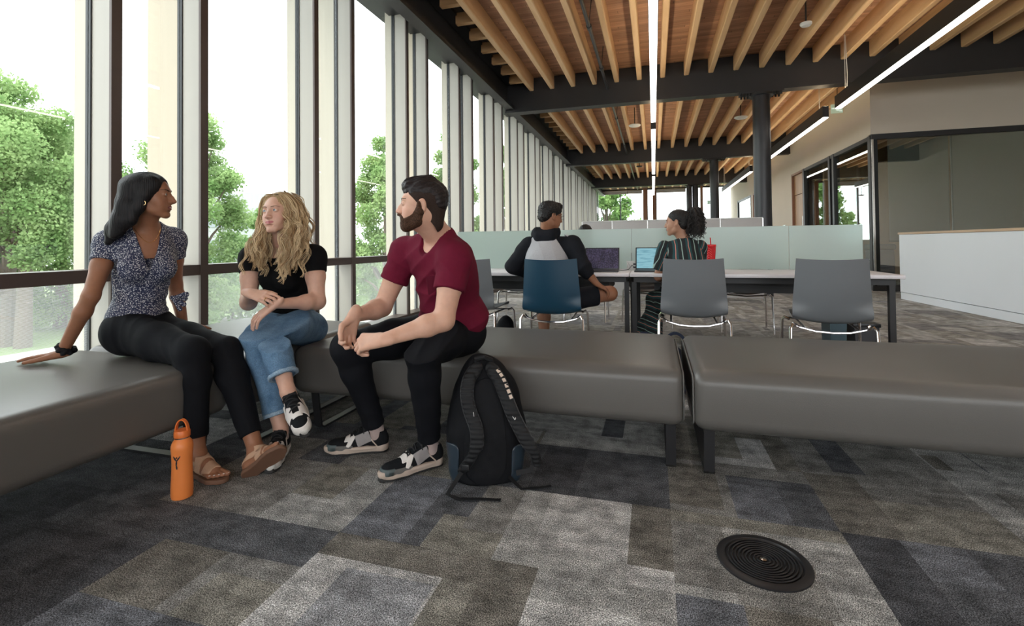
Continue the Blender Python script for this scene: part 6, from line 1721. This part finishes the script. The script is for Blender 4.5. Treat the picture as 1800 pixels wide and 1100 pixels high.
    ts = sdf_obj('t_shirt', cv, M['maroon'], P0, folds(.0050, 15, 31, (1, 1, 1), [
        (T(.0, .10, .62), .14, F @ A(.7, 0, .7), 85, .0075), (J['lsh'] + (J['lelb']-J['lsh'])*.2, .09, (.7, 0, .7), 90, .006), (T(.02, .08, .30), .14, F @ A(.25, 0, 1), 75, .0085), (J['rsh'] + (J['relb']-J['rsh'])*.25, .09, (.5, .2, .8), 90, .007), (T(-.1, -.02, .1), .12, F @ A(.2, 0, 1), 80, .007), (T(0, -.05, .75), .15, F @ A(.9, 0, .3), 70, .004)]), it=3)
    rb = cv.like(); rb.a[:] = 1; rb.cone(nk + A(-.01, 0, .05), nk + F @ A(0, .012, -.008), .074, .073, .01); rb.cone(nk + F @ A(0, .04, .002), nk + F @ A(0, .10, -.015), .062, .055, .02)
    c5 = cv.copy(); c5.a -= .0022; rb.intersect(c5); rb.minus(V0); sdf_obj('collar', rb, M['maroon_dark'], ts, it=6)
    pk = cv.copy(); pk.a -= .002; b_ = cv.like(); b_.box(T(-.075, .12, .60), (.050, .08, .055), F, .006, .002); pk.intersect(b_); sdf_obj('chest_pocket', pk, M['maroon_dark'], ts)
    # trousers
    tr = Vol(*bbox([J['pelvis'] + A(0, .05, 0), J['rknee'], J['lknee'], J['rcuff'], J['lcuff']], .16), .0048)
    hr = unit(J['rhip']-J['lhip']); hf = unit(np.cross((0, 0, 1), hr)); Fh = np.stack([hr, hf, np.cross(hr, hf)], 1)
    tr.ell(J['pelvis'] + A(0.02, .02, -.03), (.165, .135, .125), Fh, .04)
    for h in ('rhip', 'lhip'): tr.ell(J[h], (.10, .10, .09), Fh, .04)
    leg_cloth(tr, J['rhip'], J['rknee'], J['rcuff'], (.102, .092, .074, .064, .050)); leg_cloth(tr, J['lhip'], J['lknee'], J['lcuff'], (.104, .094, .076, .066, .052))
    for a in ('r', 'l'): tr.cut(J[a+'cuff'], J[a+'cuff'] - J[a+'knee'], .09, .12)
    tr.half(T(0, 0, .22), -F[:, 2]); press(tr)
    sdf_obj('trousers', tr, M['black_chino'], P0, folds(.0028, 18, 35, (1, 1, 1), [(J['lknee'] + A(0, .06, -.03), .10, (1, 0, .8), 90, .004), (J['rknee'] + A(.05, .05, 0), .1, (1, 0, .8), 90, .004), (J['lcuff'] + A(0, 0, .07), .09, (.2, 0, 1), 90, .004), (J['rcuff'] + A(0, 0, .07), .09, (.2, 0, 1), 90, .004)]))
person_bearded()

# =================================================================== person in grey and black hoodie at the table
M['heather'] = mat('grey_heather_fleece', (.44, .44, .46), .95, var=.25, scale=260, bump=.4, bscale=500, spec=.1)
M['hood_black'] = fabric('charcoal_fleece', (.012, .013, .017), .9, .2, .3, 500, 0)
M['hair_curl'] = hair_mat('black_curly_hair', (.004, .004, .004), (.018, .015, .014), .5, (260, 260, 260), .3)
def person_hoodie():
    J = jd(J_GM); J['rsh'] = A(-.665, 4.10, 1.005); J['lsh'] = A(-1.035, 4.06, 1.0)
    P0 = empty('person', (-.84, 4.05, .45), label='person with short black hair and glasses in grey and black hoodie, back turned', cat='person')
    H = Head(J['head'], (.78, .60, -.16), (0, 0, 1), 1.0, jaw=.045, nose=1.1, lip=1.0)
    SK = (.30, .135, .075)
    hv = Vol(*bbox([J['head'] + A(0, 0, -.12), J['head']], .16), .0028); H.face(hv); H.neck(hv, J['neck'], .056)
    vols = [hv]; d = A(.55, .35, -.35); n = A(-.1, .3, -.9)
    J['relb'] = A(-.560, 4.02, .80); J['rwri'] = A(-.455, 4.06, .665)
    av = Vol(*bbox([J['relb'], J['rwri'], J['rwri'] + unit(d)*.18], .07), .0035); arm(av, J['rsh'], J['relb'], J['rwri'], (.05, .05, .042, .043, .028), .02, n, upper=False); hand(av, J['rwri'], d, n, 'R', 1.0, ((.35, .6, .4),)*4); vols.append(av)
    kn = A(-.365, 4.20, .575); an = A(-.80, 4.42, .50); hp = A(-.72, 4.03, .53)
    lv = Vol(*bbox([hp + A(.15, 0, 0), kn, an, A(-.72, 4.5, .5)], .09), .004); lv.chain([hp*.4 + kn*.6, kn, kn*.7 + an*.3, an], [.070, .060, .056, .038], .03); vols.append(lv)
    lk = A(-1.0, 4.47, .50); la = A(-.975, 4.36, .06); sv = Vol(*bbox([lk, la], .09), .004); sv.chain([lk, lk*.6 + la*.4, la], [.058, .058, .038], .03); vols.append(sv)
    sdf_obj('body', vols, SKIN, P0, color=lambda V: H.tones(V, SK, (.2, .06, .05)))
    H.eyes(P0, M['iris_brown']); H.brows(P0, M['brow_black'], hv, .004, .005)
    gl = MB(); p = A(wloc(P0))
    for x in (-1, 1):
        gl.tube([tuple(H.W(x*.033 + .024*math.cos(t), .105 - .006*abs(math.cos(t)), .004 + .017*math.sin(t)) - p) for t in np.linspace(0, 6.28, 21)[:-1]], .0016, 6, closed=True)
        gl.tube([tuple(H.W(x*.057, .100, .010) - p), tuple(H.W(x*.079, .02, .012) - p), tuple(H.W(x*.081, -.02, .004) - p)], .0016, 6)
    gl.tube([tuple(H.W(-.009, .106, .008) - p), tuple(H.W(.009, .106, .008) - p)], .0016, 6); gl.build('glasses', M['black_plastic'], P0)
    hh = Vol(*bbox([J['head'] + A(0, 0, .03)], .16), .003); H.ell(hh, (0, -.016, .050), (.086, .102, .080), .02); H.ell(hh, (0, -.06, -.01), (.070, .052, .055), .02); H.ell(hh, (0, .05, .095), (.055, .04, .03), .02)
    c = hh.like(); H.ell(c, (0, .115, -.02), (.10, .072, .095), .006); 
    for x in (-1, 1): H.ell(c, (x*.085, -.004, -.02), (.026, .03, .036), .004)
    hh.minus(c); sdf_obj('hair', hh, M['hair_curl'], P0, lambda V, N: .0045*np.abs(wob(V, 210, 6))*2 + .002*wob(V, 420, 7), it=1)
    # hoodie body, sleeves, hood
    g = Vol(*bbox([J['pelvis'], J['neck'], J['rsh'], J['lsh']], .20), .006); T, F = torso(g, J, 1.12, 1.15, .018, 0, .05, .02); g.ell(T(0, -.04, .55), (.15, .10, .20), F, .05)
    full = g.copy()
    for s_, e_ in (('rsh', 'relb'), ('lsh', 'lelb')):
        S_ = J[s_]; E = J[e_]; g.minus((lambda c: (c.cone(S_ + F @ A((.035 if s_ == 'rsh' else -.075), 0, -.11), J['neck'] + F @ A((.045 if s_ == 'rsh' else -.075), 0, .06), (.070 if s_ == 'rsh' else .040), (.034 if s_ == 'rsh' else .022), .03, (F[:, 1], 3.0)), c)[1])(g.like()), -.001)
    g.half(T(0, 0, -.02), F[:, 2])
    g.half(A(0, 3.86, 0), A(0, 1, .0)); full.half(A(0, 3.86, 0), A(0, 1, 0))
    # right raglan sleeve
    sl = full.like()
    body = sdf_obj('hoodie', g, M['heather'], P0, folds(.004, 14, 51, (1, 1, 1), [(T(0, -.12, .45), .2, F @ A(1, 0, .25), 60, .004)]))
    for s_, e_, w_, k in (('rsh', 'relb', 'rwri', .30), ('lsh', 'lelb', 'lwri', .95)):
        S_, E, W_ = J[s_], J[e_], J[w_]
        v = Vol(*bbox([S_, E, W_, J['neck']], .12), .006); v.cone(J['neck']*.5 + S_*.5 + A(0, 0, -.030), S_ + A(0, 0, -.01), .060, .070, .03); v.cone(S_ + A(0, 0, -.01), E, .072, .064, .03); v.cone(S_*.85 + J['neck']*.15 + A(0, 0, -.06), S_ + (E-S_)*.3, (.076 if s_ == 'rsh' else .062), .072, .03); v.cone(E, E + (W_-E)*k, .068, .054, .03)
        sdf_obj('sleeve', v, M['hood_black'], body, folds(.005, 16, 52, (1, 1, 1), [(E, .10, unit(W_-S_), 80, .006)]))
    hd = Vol(*bbox([J['neck'], J['neck'] + A(0, -.05, .02)], .19), .005); q = J['neck']
    hd.cone(q + F @ A(-.075, -.03, .02), q + F @ A(.075, -.03, .02), .055, None, .04); hd.cone(q + F @ A(-.05, -.085, -.025), q + F @ A(.05, -.085, -.025), .045, None, .04); hd.cone(q + F @ A(-.08, .02, .015), q + F @ A(-.05, .06, -.01), .040, .03, .03); hd.cone(q + F @ A(.08, .02, .015), q + F @ A(.05, .06, -.01), .040, .03, .03); hd.ell(q + F @ A(0, -.075, -.075), (.075, .04, .06), F, .04)
    sdf_obj('hood', hd, M['hood_black'], body, folds(.004, 26, 53))
    # shorts
    st = Vol(*bbox([hp, kn, lk, J['pelvis']], .14), .006); st.ell(J['pelvis'] + A(0, .03, -.0), (.17, .13, .10), None, .04); st.cone(hp, hp*.28 + kn*.72, .098, .082, .04); st.cut(hp*.28 + kn*.72, kn - hp, .12, .2)
    s2 = st.like(); s2.cone(A(-.93, 4.02, .53), A(-1.0, 4.42, .51), .095, .078, .04); st.a = np.minimum(st.a, s2.a); st.half(A(0, 3.90, 0), (0, 1, 0)); st.half(A(0, 0, .455), (0, 0, 1)); sdf_obj('shorts', st, M['hood_black'], P0, folds(.004, 22, 55))
    T2, F2, rt = sneaker(A(-.985, 4.33, .01), A(-.97, 4.57, .01), (0, 0, 1), None, 'white', 'sneaker on the floor foot of the person in the hoodie')
person_hoodie()

# =================================================================== person with curly ponytail and striped outfit
def stripes(name, axis, freq, ph=0.0):
    m, n, l, b = nt(name); tc = n.new('ShaderNodeTexCoord'); dt = n.new('ShaderNodeVectorMath'); dt.operation = 'DOT_PRODUCT'; dt.inputs[1].default_value = axis; l.new(tc.outputs['Object'], dt.inputs[0])
    nz = n.new('ShaderNodeTexNoise'); nz.inputs['Scale'].default_value = 5; l.new(tc.outputs['Object'], nz.inputs['Vector'])
    a = n.new('ShaderNodeMath'); a.operation = 'MULTIPLY_ADD'; a.inputs[1].default_value = .05; l.new(nz.outputs['Fac'], a.inputs[0]); l.new(dt.outputs['Value'], a.inputs[2])
    q = n.new('ShaderNodeMath'); q.operation = 'MULTIPLY'; q.inputs[1].default_value = freq; l.new(a.outputs[0], q.inputs[0]); f = n.new('ShaderNodeMath'); f.operation = 'FRACT'; l.new(q.outputs[0], f.inputs[0])
    rp = n.new('ShaderNodeValToRGB'); rp.color_ramp.interpolation = 'CONSTANT'; e = rp.color_ramp.elements
    st = [(0, (.006, .008, .010)), (.22, (.008, .05, .055)), (.40, (.50, .20, .15)), (.46, (.008, .05, .055)), (.62, (.006, .008, .010)), (.86, (.30, .42, .38)), (.92, (.006, .008, .010))]
    e[0].position = 0; e[0].color = st[0][1] + (1,); e[1].position = st[1][0]; e[1].color = st[1][1] + (1,)
    for p_, c_ in st[2:]: x = e.new(p_); x.color = c_ + (1,)
    l.new(f.outputs[0], rp.inputs[0]); l.new(rp.outputs[0], b.inputs['Base Color']); b.inputs['Roughness'].default_value = .8; return m
M['stripe_top'] = stripes('striped_top', (1.0, .2, .05), 9.5)
M['stripe_sleeve'] = stripes('striped_sleeve', (.9, .2, -.35), 12)
M['stripe_leg'] = stripes('striped_trousers', (.35, .2, .9), 12)
def person_striped():
    J = jd(J_SW); up = A(0, -.10, .035)
    for k in ('neck', 'rsh', 'lsh', 'head', 'pelvis', 'rhip', 'lhip'): J[k] = J[k] + up
    J['pelvis'] = A(.265, 4.26, .53); J['rhip'] = A(.36, 4.27, .53); J['lhip'] = A(.18, 4.27, .53)
    J['neck'] = A(.255, 4.30, 1.010); J['rsh'] = A(.368, 4.31, .950); J['lsh'] = A(.085, 4.28, .950); J['head'] = A(.190, 4.29, 1.165)
    J['lelb'] = A(.035, 4.32, .715); J['lwri'] = A(.10, 4.50, .64); J['relb'] = A(.365, 4.44, .70); J['rwri'] = A(.33, 4.52, .64)
    J['rknee'] = A(.12, 4.62, .56); J['lknee'] = A(.0, 4.56, .49); J['rank'] = A(-.10, 4.60, .20); J['lank'] = A(-.02, 4.50, .10)
    P0 = empty('person', (.27, 4.27, .45), label='person with curly black ponytail in dark striped outfit, on a grey chair', cat='person')
    H = Head(J['head'], (-.975, .22, .0), (0, 0, 1), .92, jaw=.041, nose=.95, lip=1.15)
    SK = (.40, .21, .135)
    hv = Vol(*bbox([J['head'] + A(0, 0, -.16), J['head']], .16), .0026); H.face(hv); H.neck(hv, J['neck'], .042); torso(hv, J, .85, .9, -.004, 0, .04, lower=False); hv.half(J['neck'] + A(0, 0, -.07), (0, 0, 1)); vols = [hv]
    for S_, E, W_, side in ((J['lsh'], J['lelb'], J['lwri'], 'L'), (J['rsh'], J['relb'], J['rwri'], 'R')):
        d = unit(W_ - E) + A(0, .2, -.1); n = A(0, .2, -1); av = Vol(*bbox([S_, E, W_, W_ + unit(d)*.17], .06), .0038); arm(av, S_, E, W_, (.044, .040, .036, .036, .025), .02, n); hand(av, W_, d, n, side, .9, ((.3, .5, .3),)*4); vols.append(av)
    for a in ('r', 'l'):
        k, q = J[a+'knee'], J[a+'ank']; v = Vol(*bbox([q], .12), .004); v.cone(k*.3 + q*.7, q, .045, .033, .02); v.cone(q, q + A(-.10, .05, -.06), .034, .026, .03); vols.append(v)
    sdf_obj('body', vols, SKIN, P0, color=lambda V: H.tones(V, SK, (.30, .10, .09)))
    H.eyes(P0, M['iris_brown']); H.brows(P0, M['brow_black'], hv, .0035, .005)
    t = Vol(*bbox([J['pelvis'], J['neck'], J['rsh'], J['lsh']], .17), .005); T, F = torso(t, J, .92, 1.0, .010, .7, .045); nk = J['neck']
    V0 = t.like(); V0.cone(nk + A(0, 0, .08), nk + A(-.01, 0, .012), .058, .052, .01); t.minus(V0); t.half(T(0, 0, -.05), F[:, 2]); t.half(A(0, 4.155, 0), (0, 1, 0))
    to = sdf_obj('striped_top', t, M['stripe_top'], P0, folds(.003, 18, 61))
    for S_, E in ((J['lsh'], J['lelb']), (J['rsh'], J['relb'])):
        v = Vol(*bbox([S_, E], .10), .0045); v.cone(S_ + (E-S_)*-.05, S_ + (E-S_)*.80, .058, .062, .02); v.cut(S_ + (E-S_)*.74, E-S_, .10, .2); sdf_obj('sleeve', v, M['stripe_sleeve'], to, folds(.003, 24, 62))
    l_ = Vol(*bbox([J['pelvis'], J['rknee'], J['lknee'], J['rank'], J['lank']], .15), .006); l_.ell(J['pelvis'] + A(0, .02, 0), (.165, .11, .10), None, .04)
    leg_cloth(l_, J['rhip'], J['rknee'], J['rank'], (.095, .085, .072, .075, .078)); leg_cloth(l_, J['lhip'], J['lknee'], J['lank'], (.095, .085, .072, .074, .078)); l_.half(A(0, 4.155, 0), (0, 1, 0))
    l_.half(A(0, 0, .13), (0, 0, 1)); sdf_obj('striped_trousers', l_, M['stripe_leg'], P0, folds(.006, 16, 63))
    h = Vol(*bbox([J['head'] + A(.03, 0, .03)], .17), .0028); H.ell(h, (0, -.016, .040), (.0785, .098, .0835), .02); H.ell(h, (0, -.06, -.02), (.066, .045, .045), .02)
    c = h.like(); H.ell(c, (0, .112, -.025), (.10, .078, .106), .006)
    for x in (-1, 1): H.ell(c, (x*.085, -.004, -.022), (.026, .028, .036), .004)
    h.minus(c); H.ell(h, (0, -.100, .065), (.040, .040, .040), .02)
    ho = sdf_obj('hair', h, M['hair_curl'], P0, lambda V, N: .0022*np.abs(wob(V, 260, 6))*2)
    g = np.random.default_rng(77); gs = []
    for k in range(26):
        a = g.random()*6.28; r_ = .25 + .75*g.random(); x = r_*.058*math.cos(a); y = r_*.050*math.sin(a)
        gs.append(([H.W(0, -.100, .075), H.W(x*.9, -.150 + y*.8, .110 + .01*g.random()), H.W(x*1.35, -.170 + y*1.2, .045), H.W(x*1.5, -.165 + y*1.35, -.04), H.W(x*1.3, -.155 + y*1.3, -.115 - .03*g.random())], 1/26))
    V, F2, C = locks(gs, 130, .0024, .0085, 150, 9, (.020, .022), ((.006, .005, .005), (.028, .020, .017), (.006, .005, .005)), per=5, fuzz=.004, seg=64)
    cols_obj('curly_ponytail', V, F2, C, M['blond'], ho)
person_striped()

# =================================================================== head seen over the frosted screen
def person_far():
    hd = A(-.872, 6.48, 1.125); P0 = empty('person', (-.87, 6.45, .45), label='person beyond the frosted screen, only the top of black hair showing', cat='person')
    H = Head(hd, (0, -1, -.3), (0, 0, 1), 1.0); v = Vol(*bbox([hd + A(0, 0, -.12), hd], .16), .004); H.face(v, False); H.neck(v, hd + A(0, .05, -.2), .055)
    sdf_obj('body', v, SKIN, P0, color=lambda V: np.tile(A(.35, .18, .12), (len(V), 1)))
    h = Vol(*bbox([hd], .16), .004); H.ell(h, (0, -.016, .045), (.088, .104, .085), .02); c = h.like(); H.ell(c, (0, .115, -.03), (.10, .07, .09), .006); h.minus(c); sdf_obj('hair', h, M['hair_curl'], P0, lambda V, N: .003*wob(V, 200, 6))
    J = dict(pelvis=A(-.87, 6.5, .55), neck=hd + A(0, .06, -.19), rsh=A(-1.05, 6.52, .89), lsh=A(-.69, 6.52, .89), rhip=A(-.96, 6.5, .54), lhip=A(-.78, 6.5, .54))
    t = Vol(*bbox([J['pelvis'], J['neck'], J['rsh'], J['lsh']], .18), .007); torso(t, J, 1.05, 1, .012); 
    for s_, x in (('rsh', -.02), ('lsh', .02)): t.chain([J[s_], J[s_] + A(x, -.06, -.27), J[s_] + A(x, -.26, -.14)], [.06, .05, .04], .03)
    t.half(A(0, 6.63, 0), (0, -1, 0)); sdf_obj('shirt', t, M['navy'], P0)
person_far()
# ------------------------------------------------------------------ black backpack leaning on the bench
def backpack():
    r = empty('backpack', (-.70, 2.0, 0), label='large black backpack standing on the carpet against the bench', cat='backpack')
    up = unit(A(-.02, .16, 1)); rt = unit(A(.93, .28, 0)); rt = unit(rt - up*(rt @ up)); fw = np.cross(up, rt); F = np.stack([rt, fw, up], 1)   # fw points to the bench
    o = A(-.700, 1.955, .0); T = lambda x, y, z: o + F @ A(x, y, z)
    v = Vol(*bbox([T(-.25, -.15, 0), T(.25, .2, .55)], .08), .004)
    v.chain([T(0, .02, .075), T(.0, .02, .20), T(-.01, .02, .34), T(-.025, .02, .44)], [.155, .158, .140, .085], .05, (F[:, 1], .52))
    v.ell(T(0, .06, .20), (.15, .085, .16), F, .05); v.ell(T(-.02, .05, .38), (.11, .07, .10), F, .04)
    v.half(A(0, 0, .006), (0, 0, 1)); press(v)
    body = sdf_obj('main_bag', v, M['bag_black'], r, folds(.004, 22, 71), it=3)
    bp = v.copy(); bp.a -= .010; b = v.like(); b.chain([T(0, -.08, .09), T(0, -.08, .38)], [.105, .075], .02, (F[:, 1], .6)); bp.intersect(b); sdf_obj('back_pad', bp, M['bag_black'], r, lambda V, N: .0012*wob(V, 260, 3), it=3)
    for sx in (-1, 1):
        e = v.copy(); e.a -= .007; b = v.like(); b.box(T(sx*.155, .0, .07), (.045, .10, .085), F, .03, .02); e.intersect(b); sdf_obj('side_pocket', e, M['bag_rubber'], r, it=4)
    def surf(x, z):
        for y in np.arange(-.16, .1, .002):
            ix = np.round((T(x, y, z) - v.lo)/v.res).astype(int)
            if np.all(ix >= 0) and np.all(ix < v.n) and v.a[tuple(ix)] < 0: return y
        return .0
    p = A(wloc(r))
    left = [(-.045, .468, .02), (-.075, .43, .035), (-.085, .37, .032), (-.070, .30, .030), (-.035, .23, .034), (-.030, .17, .034), (-.055, .11, .028), (-.095, .055, .018)]
    right = [(.015, .468, .02), (.055, .42, .040), (.085, .35, .048), (.115, .28, .060), (.160, .20, .072), (.205, .14, .075), (.215, .095, .06)]
    for pts, nm in ((left, 'L'), (right, 'R')):
        P = np.array(pts); u = np.linspace(0, 1, len(P)); tt = np.linspace(0, 1, 40); Q = np.stack([np.interp(tt, u, P[:, k]) for k in range(3)], 1)
        for _ in range(4): Q[1:-1] = (Q[:-2] + 2*Q[1:-1] + Q[2:])/4
        W = [T(x, min(surf(np.clip(x, -.14, .14), z), .03) - off, z) for x, z, off in Q]
        sv = Vol(*bbox(W, .05), .0028)
        for i in range(len(W)-1): sv.cone(W[i], W[i+1], .026 if i < 30 else .018, None, .006, (F[:, 1], .30))
        st = sdf_obj('shoulder_strap', sv, M['bag_strap'], r, lambda V, N: .0012*np.sin(((V - o) @ F[:, 2])*330)*(np.abs(N @ F[:, 1]) > .5))
        eg = MB()
        for sgn in (-1, 1):
            ln = []
            for i in range(1, len(W)-1):
                t = unit(W[i+1] - W[i-1]); sd = unit(np.cross(t, F[:, 1])); ln.append(tuple(W[i] + sd*sgn*(.026 if i < 30 else .018) - p))
            eg.tube(ln, .003, 6)
        eg.build('piping', M['black_plastic'], st)
        if nm == 'R':
            for i in range(3, 15, 2):
                t = unit(W[i+1] - W[i-1]); sd = unit(np.cross(t, F[:, 1])); sd = sd if sd @ F[:, 0] > 0 else -sd; c = W[i] + sd*.019 - F[:, 1]*.0085; 
                MB().strap([tuple(c - t*.008 - p), tuple(c + t*.008 - p)], tuple(-F[:, 1] + sd*.7), .014, .003).build('reflective_patch', M['reflective'], st)
            c = W[20]; t = unit(W[21] - W[19]); sd = unit(np.cross(t, F[:, 1])); sd = sd if sd @ F[:, 0] > 0 else -sd
            g = MB(); c = c - F[:, 1]*.0095
            g.tube([tuple(c - sd*.010 + F[:, 2]*.012 - p), tuple(c - sd*.002 - p), tuple(c + sd*.001 - F[:, 2]*.006 - p), tuple(c + sd*.004 - F[:, 2]*.006 - p), tuple(c + sd*.005 + F[:, 2]*.001 - p)], [.0005, .0014, .0018, .0016, .0008], 6); g.build('logo_mark', M['white_print'], st)
        else:
            c = W[18]; t = unit(W[19] - W[17]); g = MB(); c = c - F[:, 1]*.0095 + F[:, 0]*.010
            g.tube([tuple(c + F[:, 2]*.010 - p), tuple(c - F[:, 2]*.010 + F[:, 0]*.003 - p)], .0011, 6); g.build('logo_mark', M['white_print'], st)
    # webbing tails, buckles, grab handle
    hv = MB().tube([tuple(T(-.055, -.02, .475) - p), tuple(T(-.05, -.04, .505) - p), tuple(T(-.015, -.045, .512) - p), tuple(T(.015, -.03, .50) - p), tuple(T(.02, -.02, .475) - p)], .011, 8); hv.build('grab_handle', M['bag_strap'], r)
    ends = [T(-.095, -.08, .055), A(-.800, 1.790, .012), A(-.745, 1.775, .008), A(-.66, 1.800, .007), A(-.585, 1.812, .007)]
    MB().strap([tuple(q - p) for q in ends], [(0, -1, .3), (0, -.6, .8), (0, 0, 1), (0, 0, 1), (0, 0, 1)], .018, .003).build('webbing_strap', M['bag_strap'], r)
    MB().strap([tuple(T(.10, -.04, .03) - p), tuple(A(-.53, 1.915, .008) - p), tuple(A(-.46, 1.945, .007) - p), tuple(A(-.42, 1.97, .007) - p)], [(0, -.6, .8), (0, 0, 1), (0, 0, 1), (0, 0, 1)], .016, .003).build('webbing_strap', M['bag_strap'], r)
    MB().strap([tuple(T(.212, -.03, .10) - p), tuple(T(.19, -.05, .06) - p), tuple(T(.13, -.06, .05) - p)], (0, -1, .2), .02, .003).build('webbing_strap', M['bag_strap'], r)
    for q in (T(-.075, -.115, .085), T(.205, -.07, .095)):
        c = q - p; MB().rbox(c[0]-.016, c[0]+.016, c[1]-.006, c[1]+.006, c[2]-.012, c[2]+.012, .003, 2).build('buckle', M['black_plastic'], r)
    z = MB()
    z.tube([tuple(T(.13*math.cos(t)*(1-.1*math.sin(t)), .068, .20 + .27*math.sin(t)) - p) for t in np.linspace(0, math.pi, 24)], .004, 6); z.build('zip', M['black_plastic'], r)
backpack()

def soft_bag(name, loc, size, m, label, seed, handles=True):
    r = empty(name, loc, label=label, cat='bag'); l = A(*loc)
    v = Vol(*bbox([l + A(-size[0], -size[1], 0), l + A(size[0], size[1], size[2])], .06), .006)
    v.ell(l + A(0, 0, size[2]*.42), (size[0], size[1], size[2]*.55), None, .02); v.box(l + A(0, 0, size[2]*.35), (size[0]*.85, size[1]*.8, size[2]*.32), None, .04, .04); v.half(l + A(0, 0, .003), (0, 0, 1))
    sdf_obj('bag_body', v, m, r, folds(.006, 18, seed), it=3)
    if handles:
        for sx in (-1, 1):
            pts = [(sx*size[0]*.5 + size[0]*.42*math.cos(t), sx*.02, size[2]*.72 + size[2]*.42*math.sin(t)) for t in np.linspace(0, math.pi, 14)]
            MB().strap(pts, (0, 1, 0), .02, .004).build('handle', m, r)
    return r
soft_bag('tote_bag', (.03, 3.42, 0), (.20, .12, .345), M['navy'], 'navy blue bag with loop handles on the floor behind the bench gap', 81)
soft_bag('small_backpack', (-1.42, 4.62, 0), (.10, .09, .30), M['bag_black'], 'small black bag on the floor beside the blue chair', 82, False)
soft_bag('snack_bag', (-1.60, 5.93, .45), (.16, .10, .07), M['bark'], 'crumpled brown bag lying on the far left chair seat', 83, False)
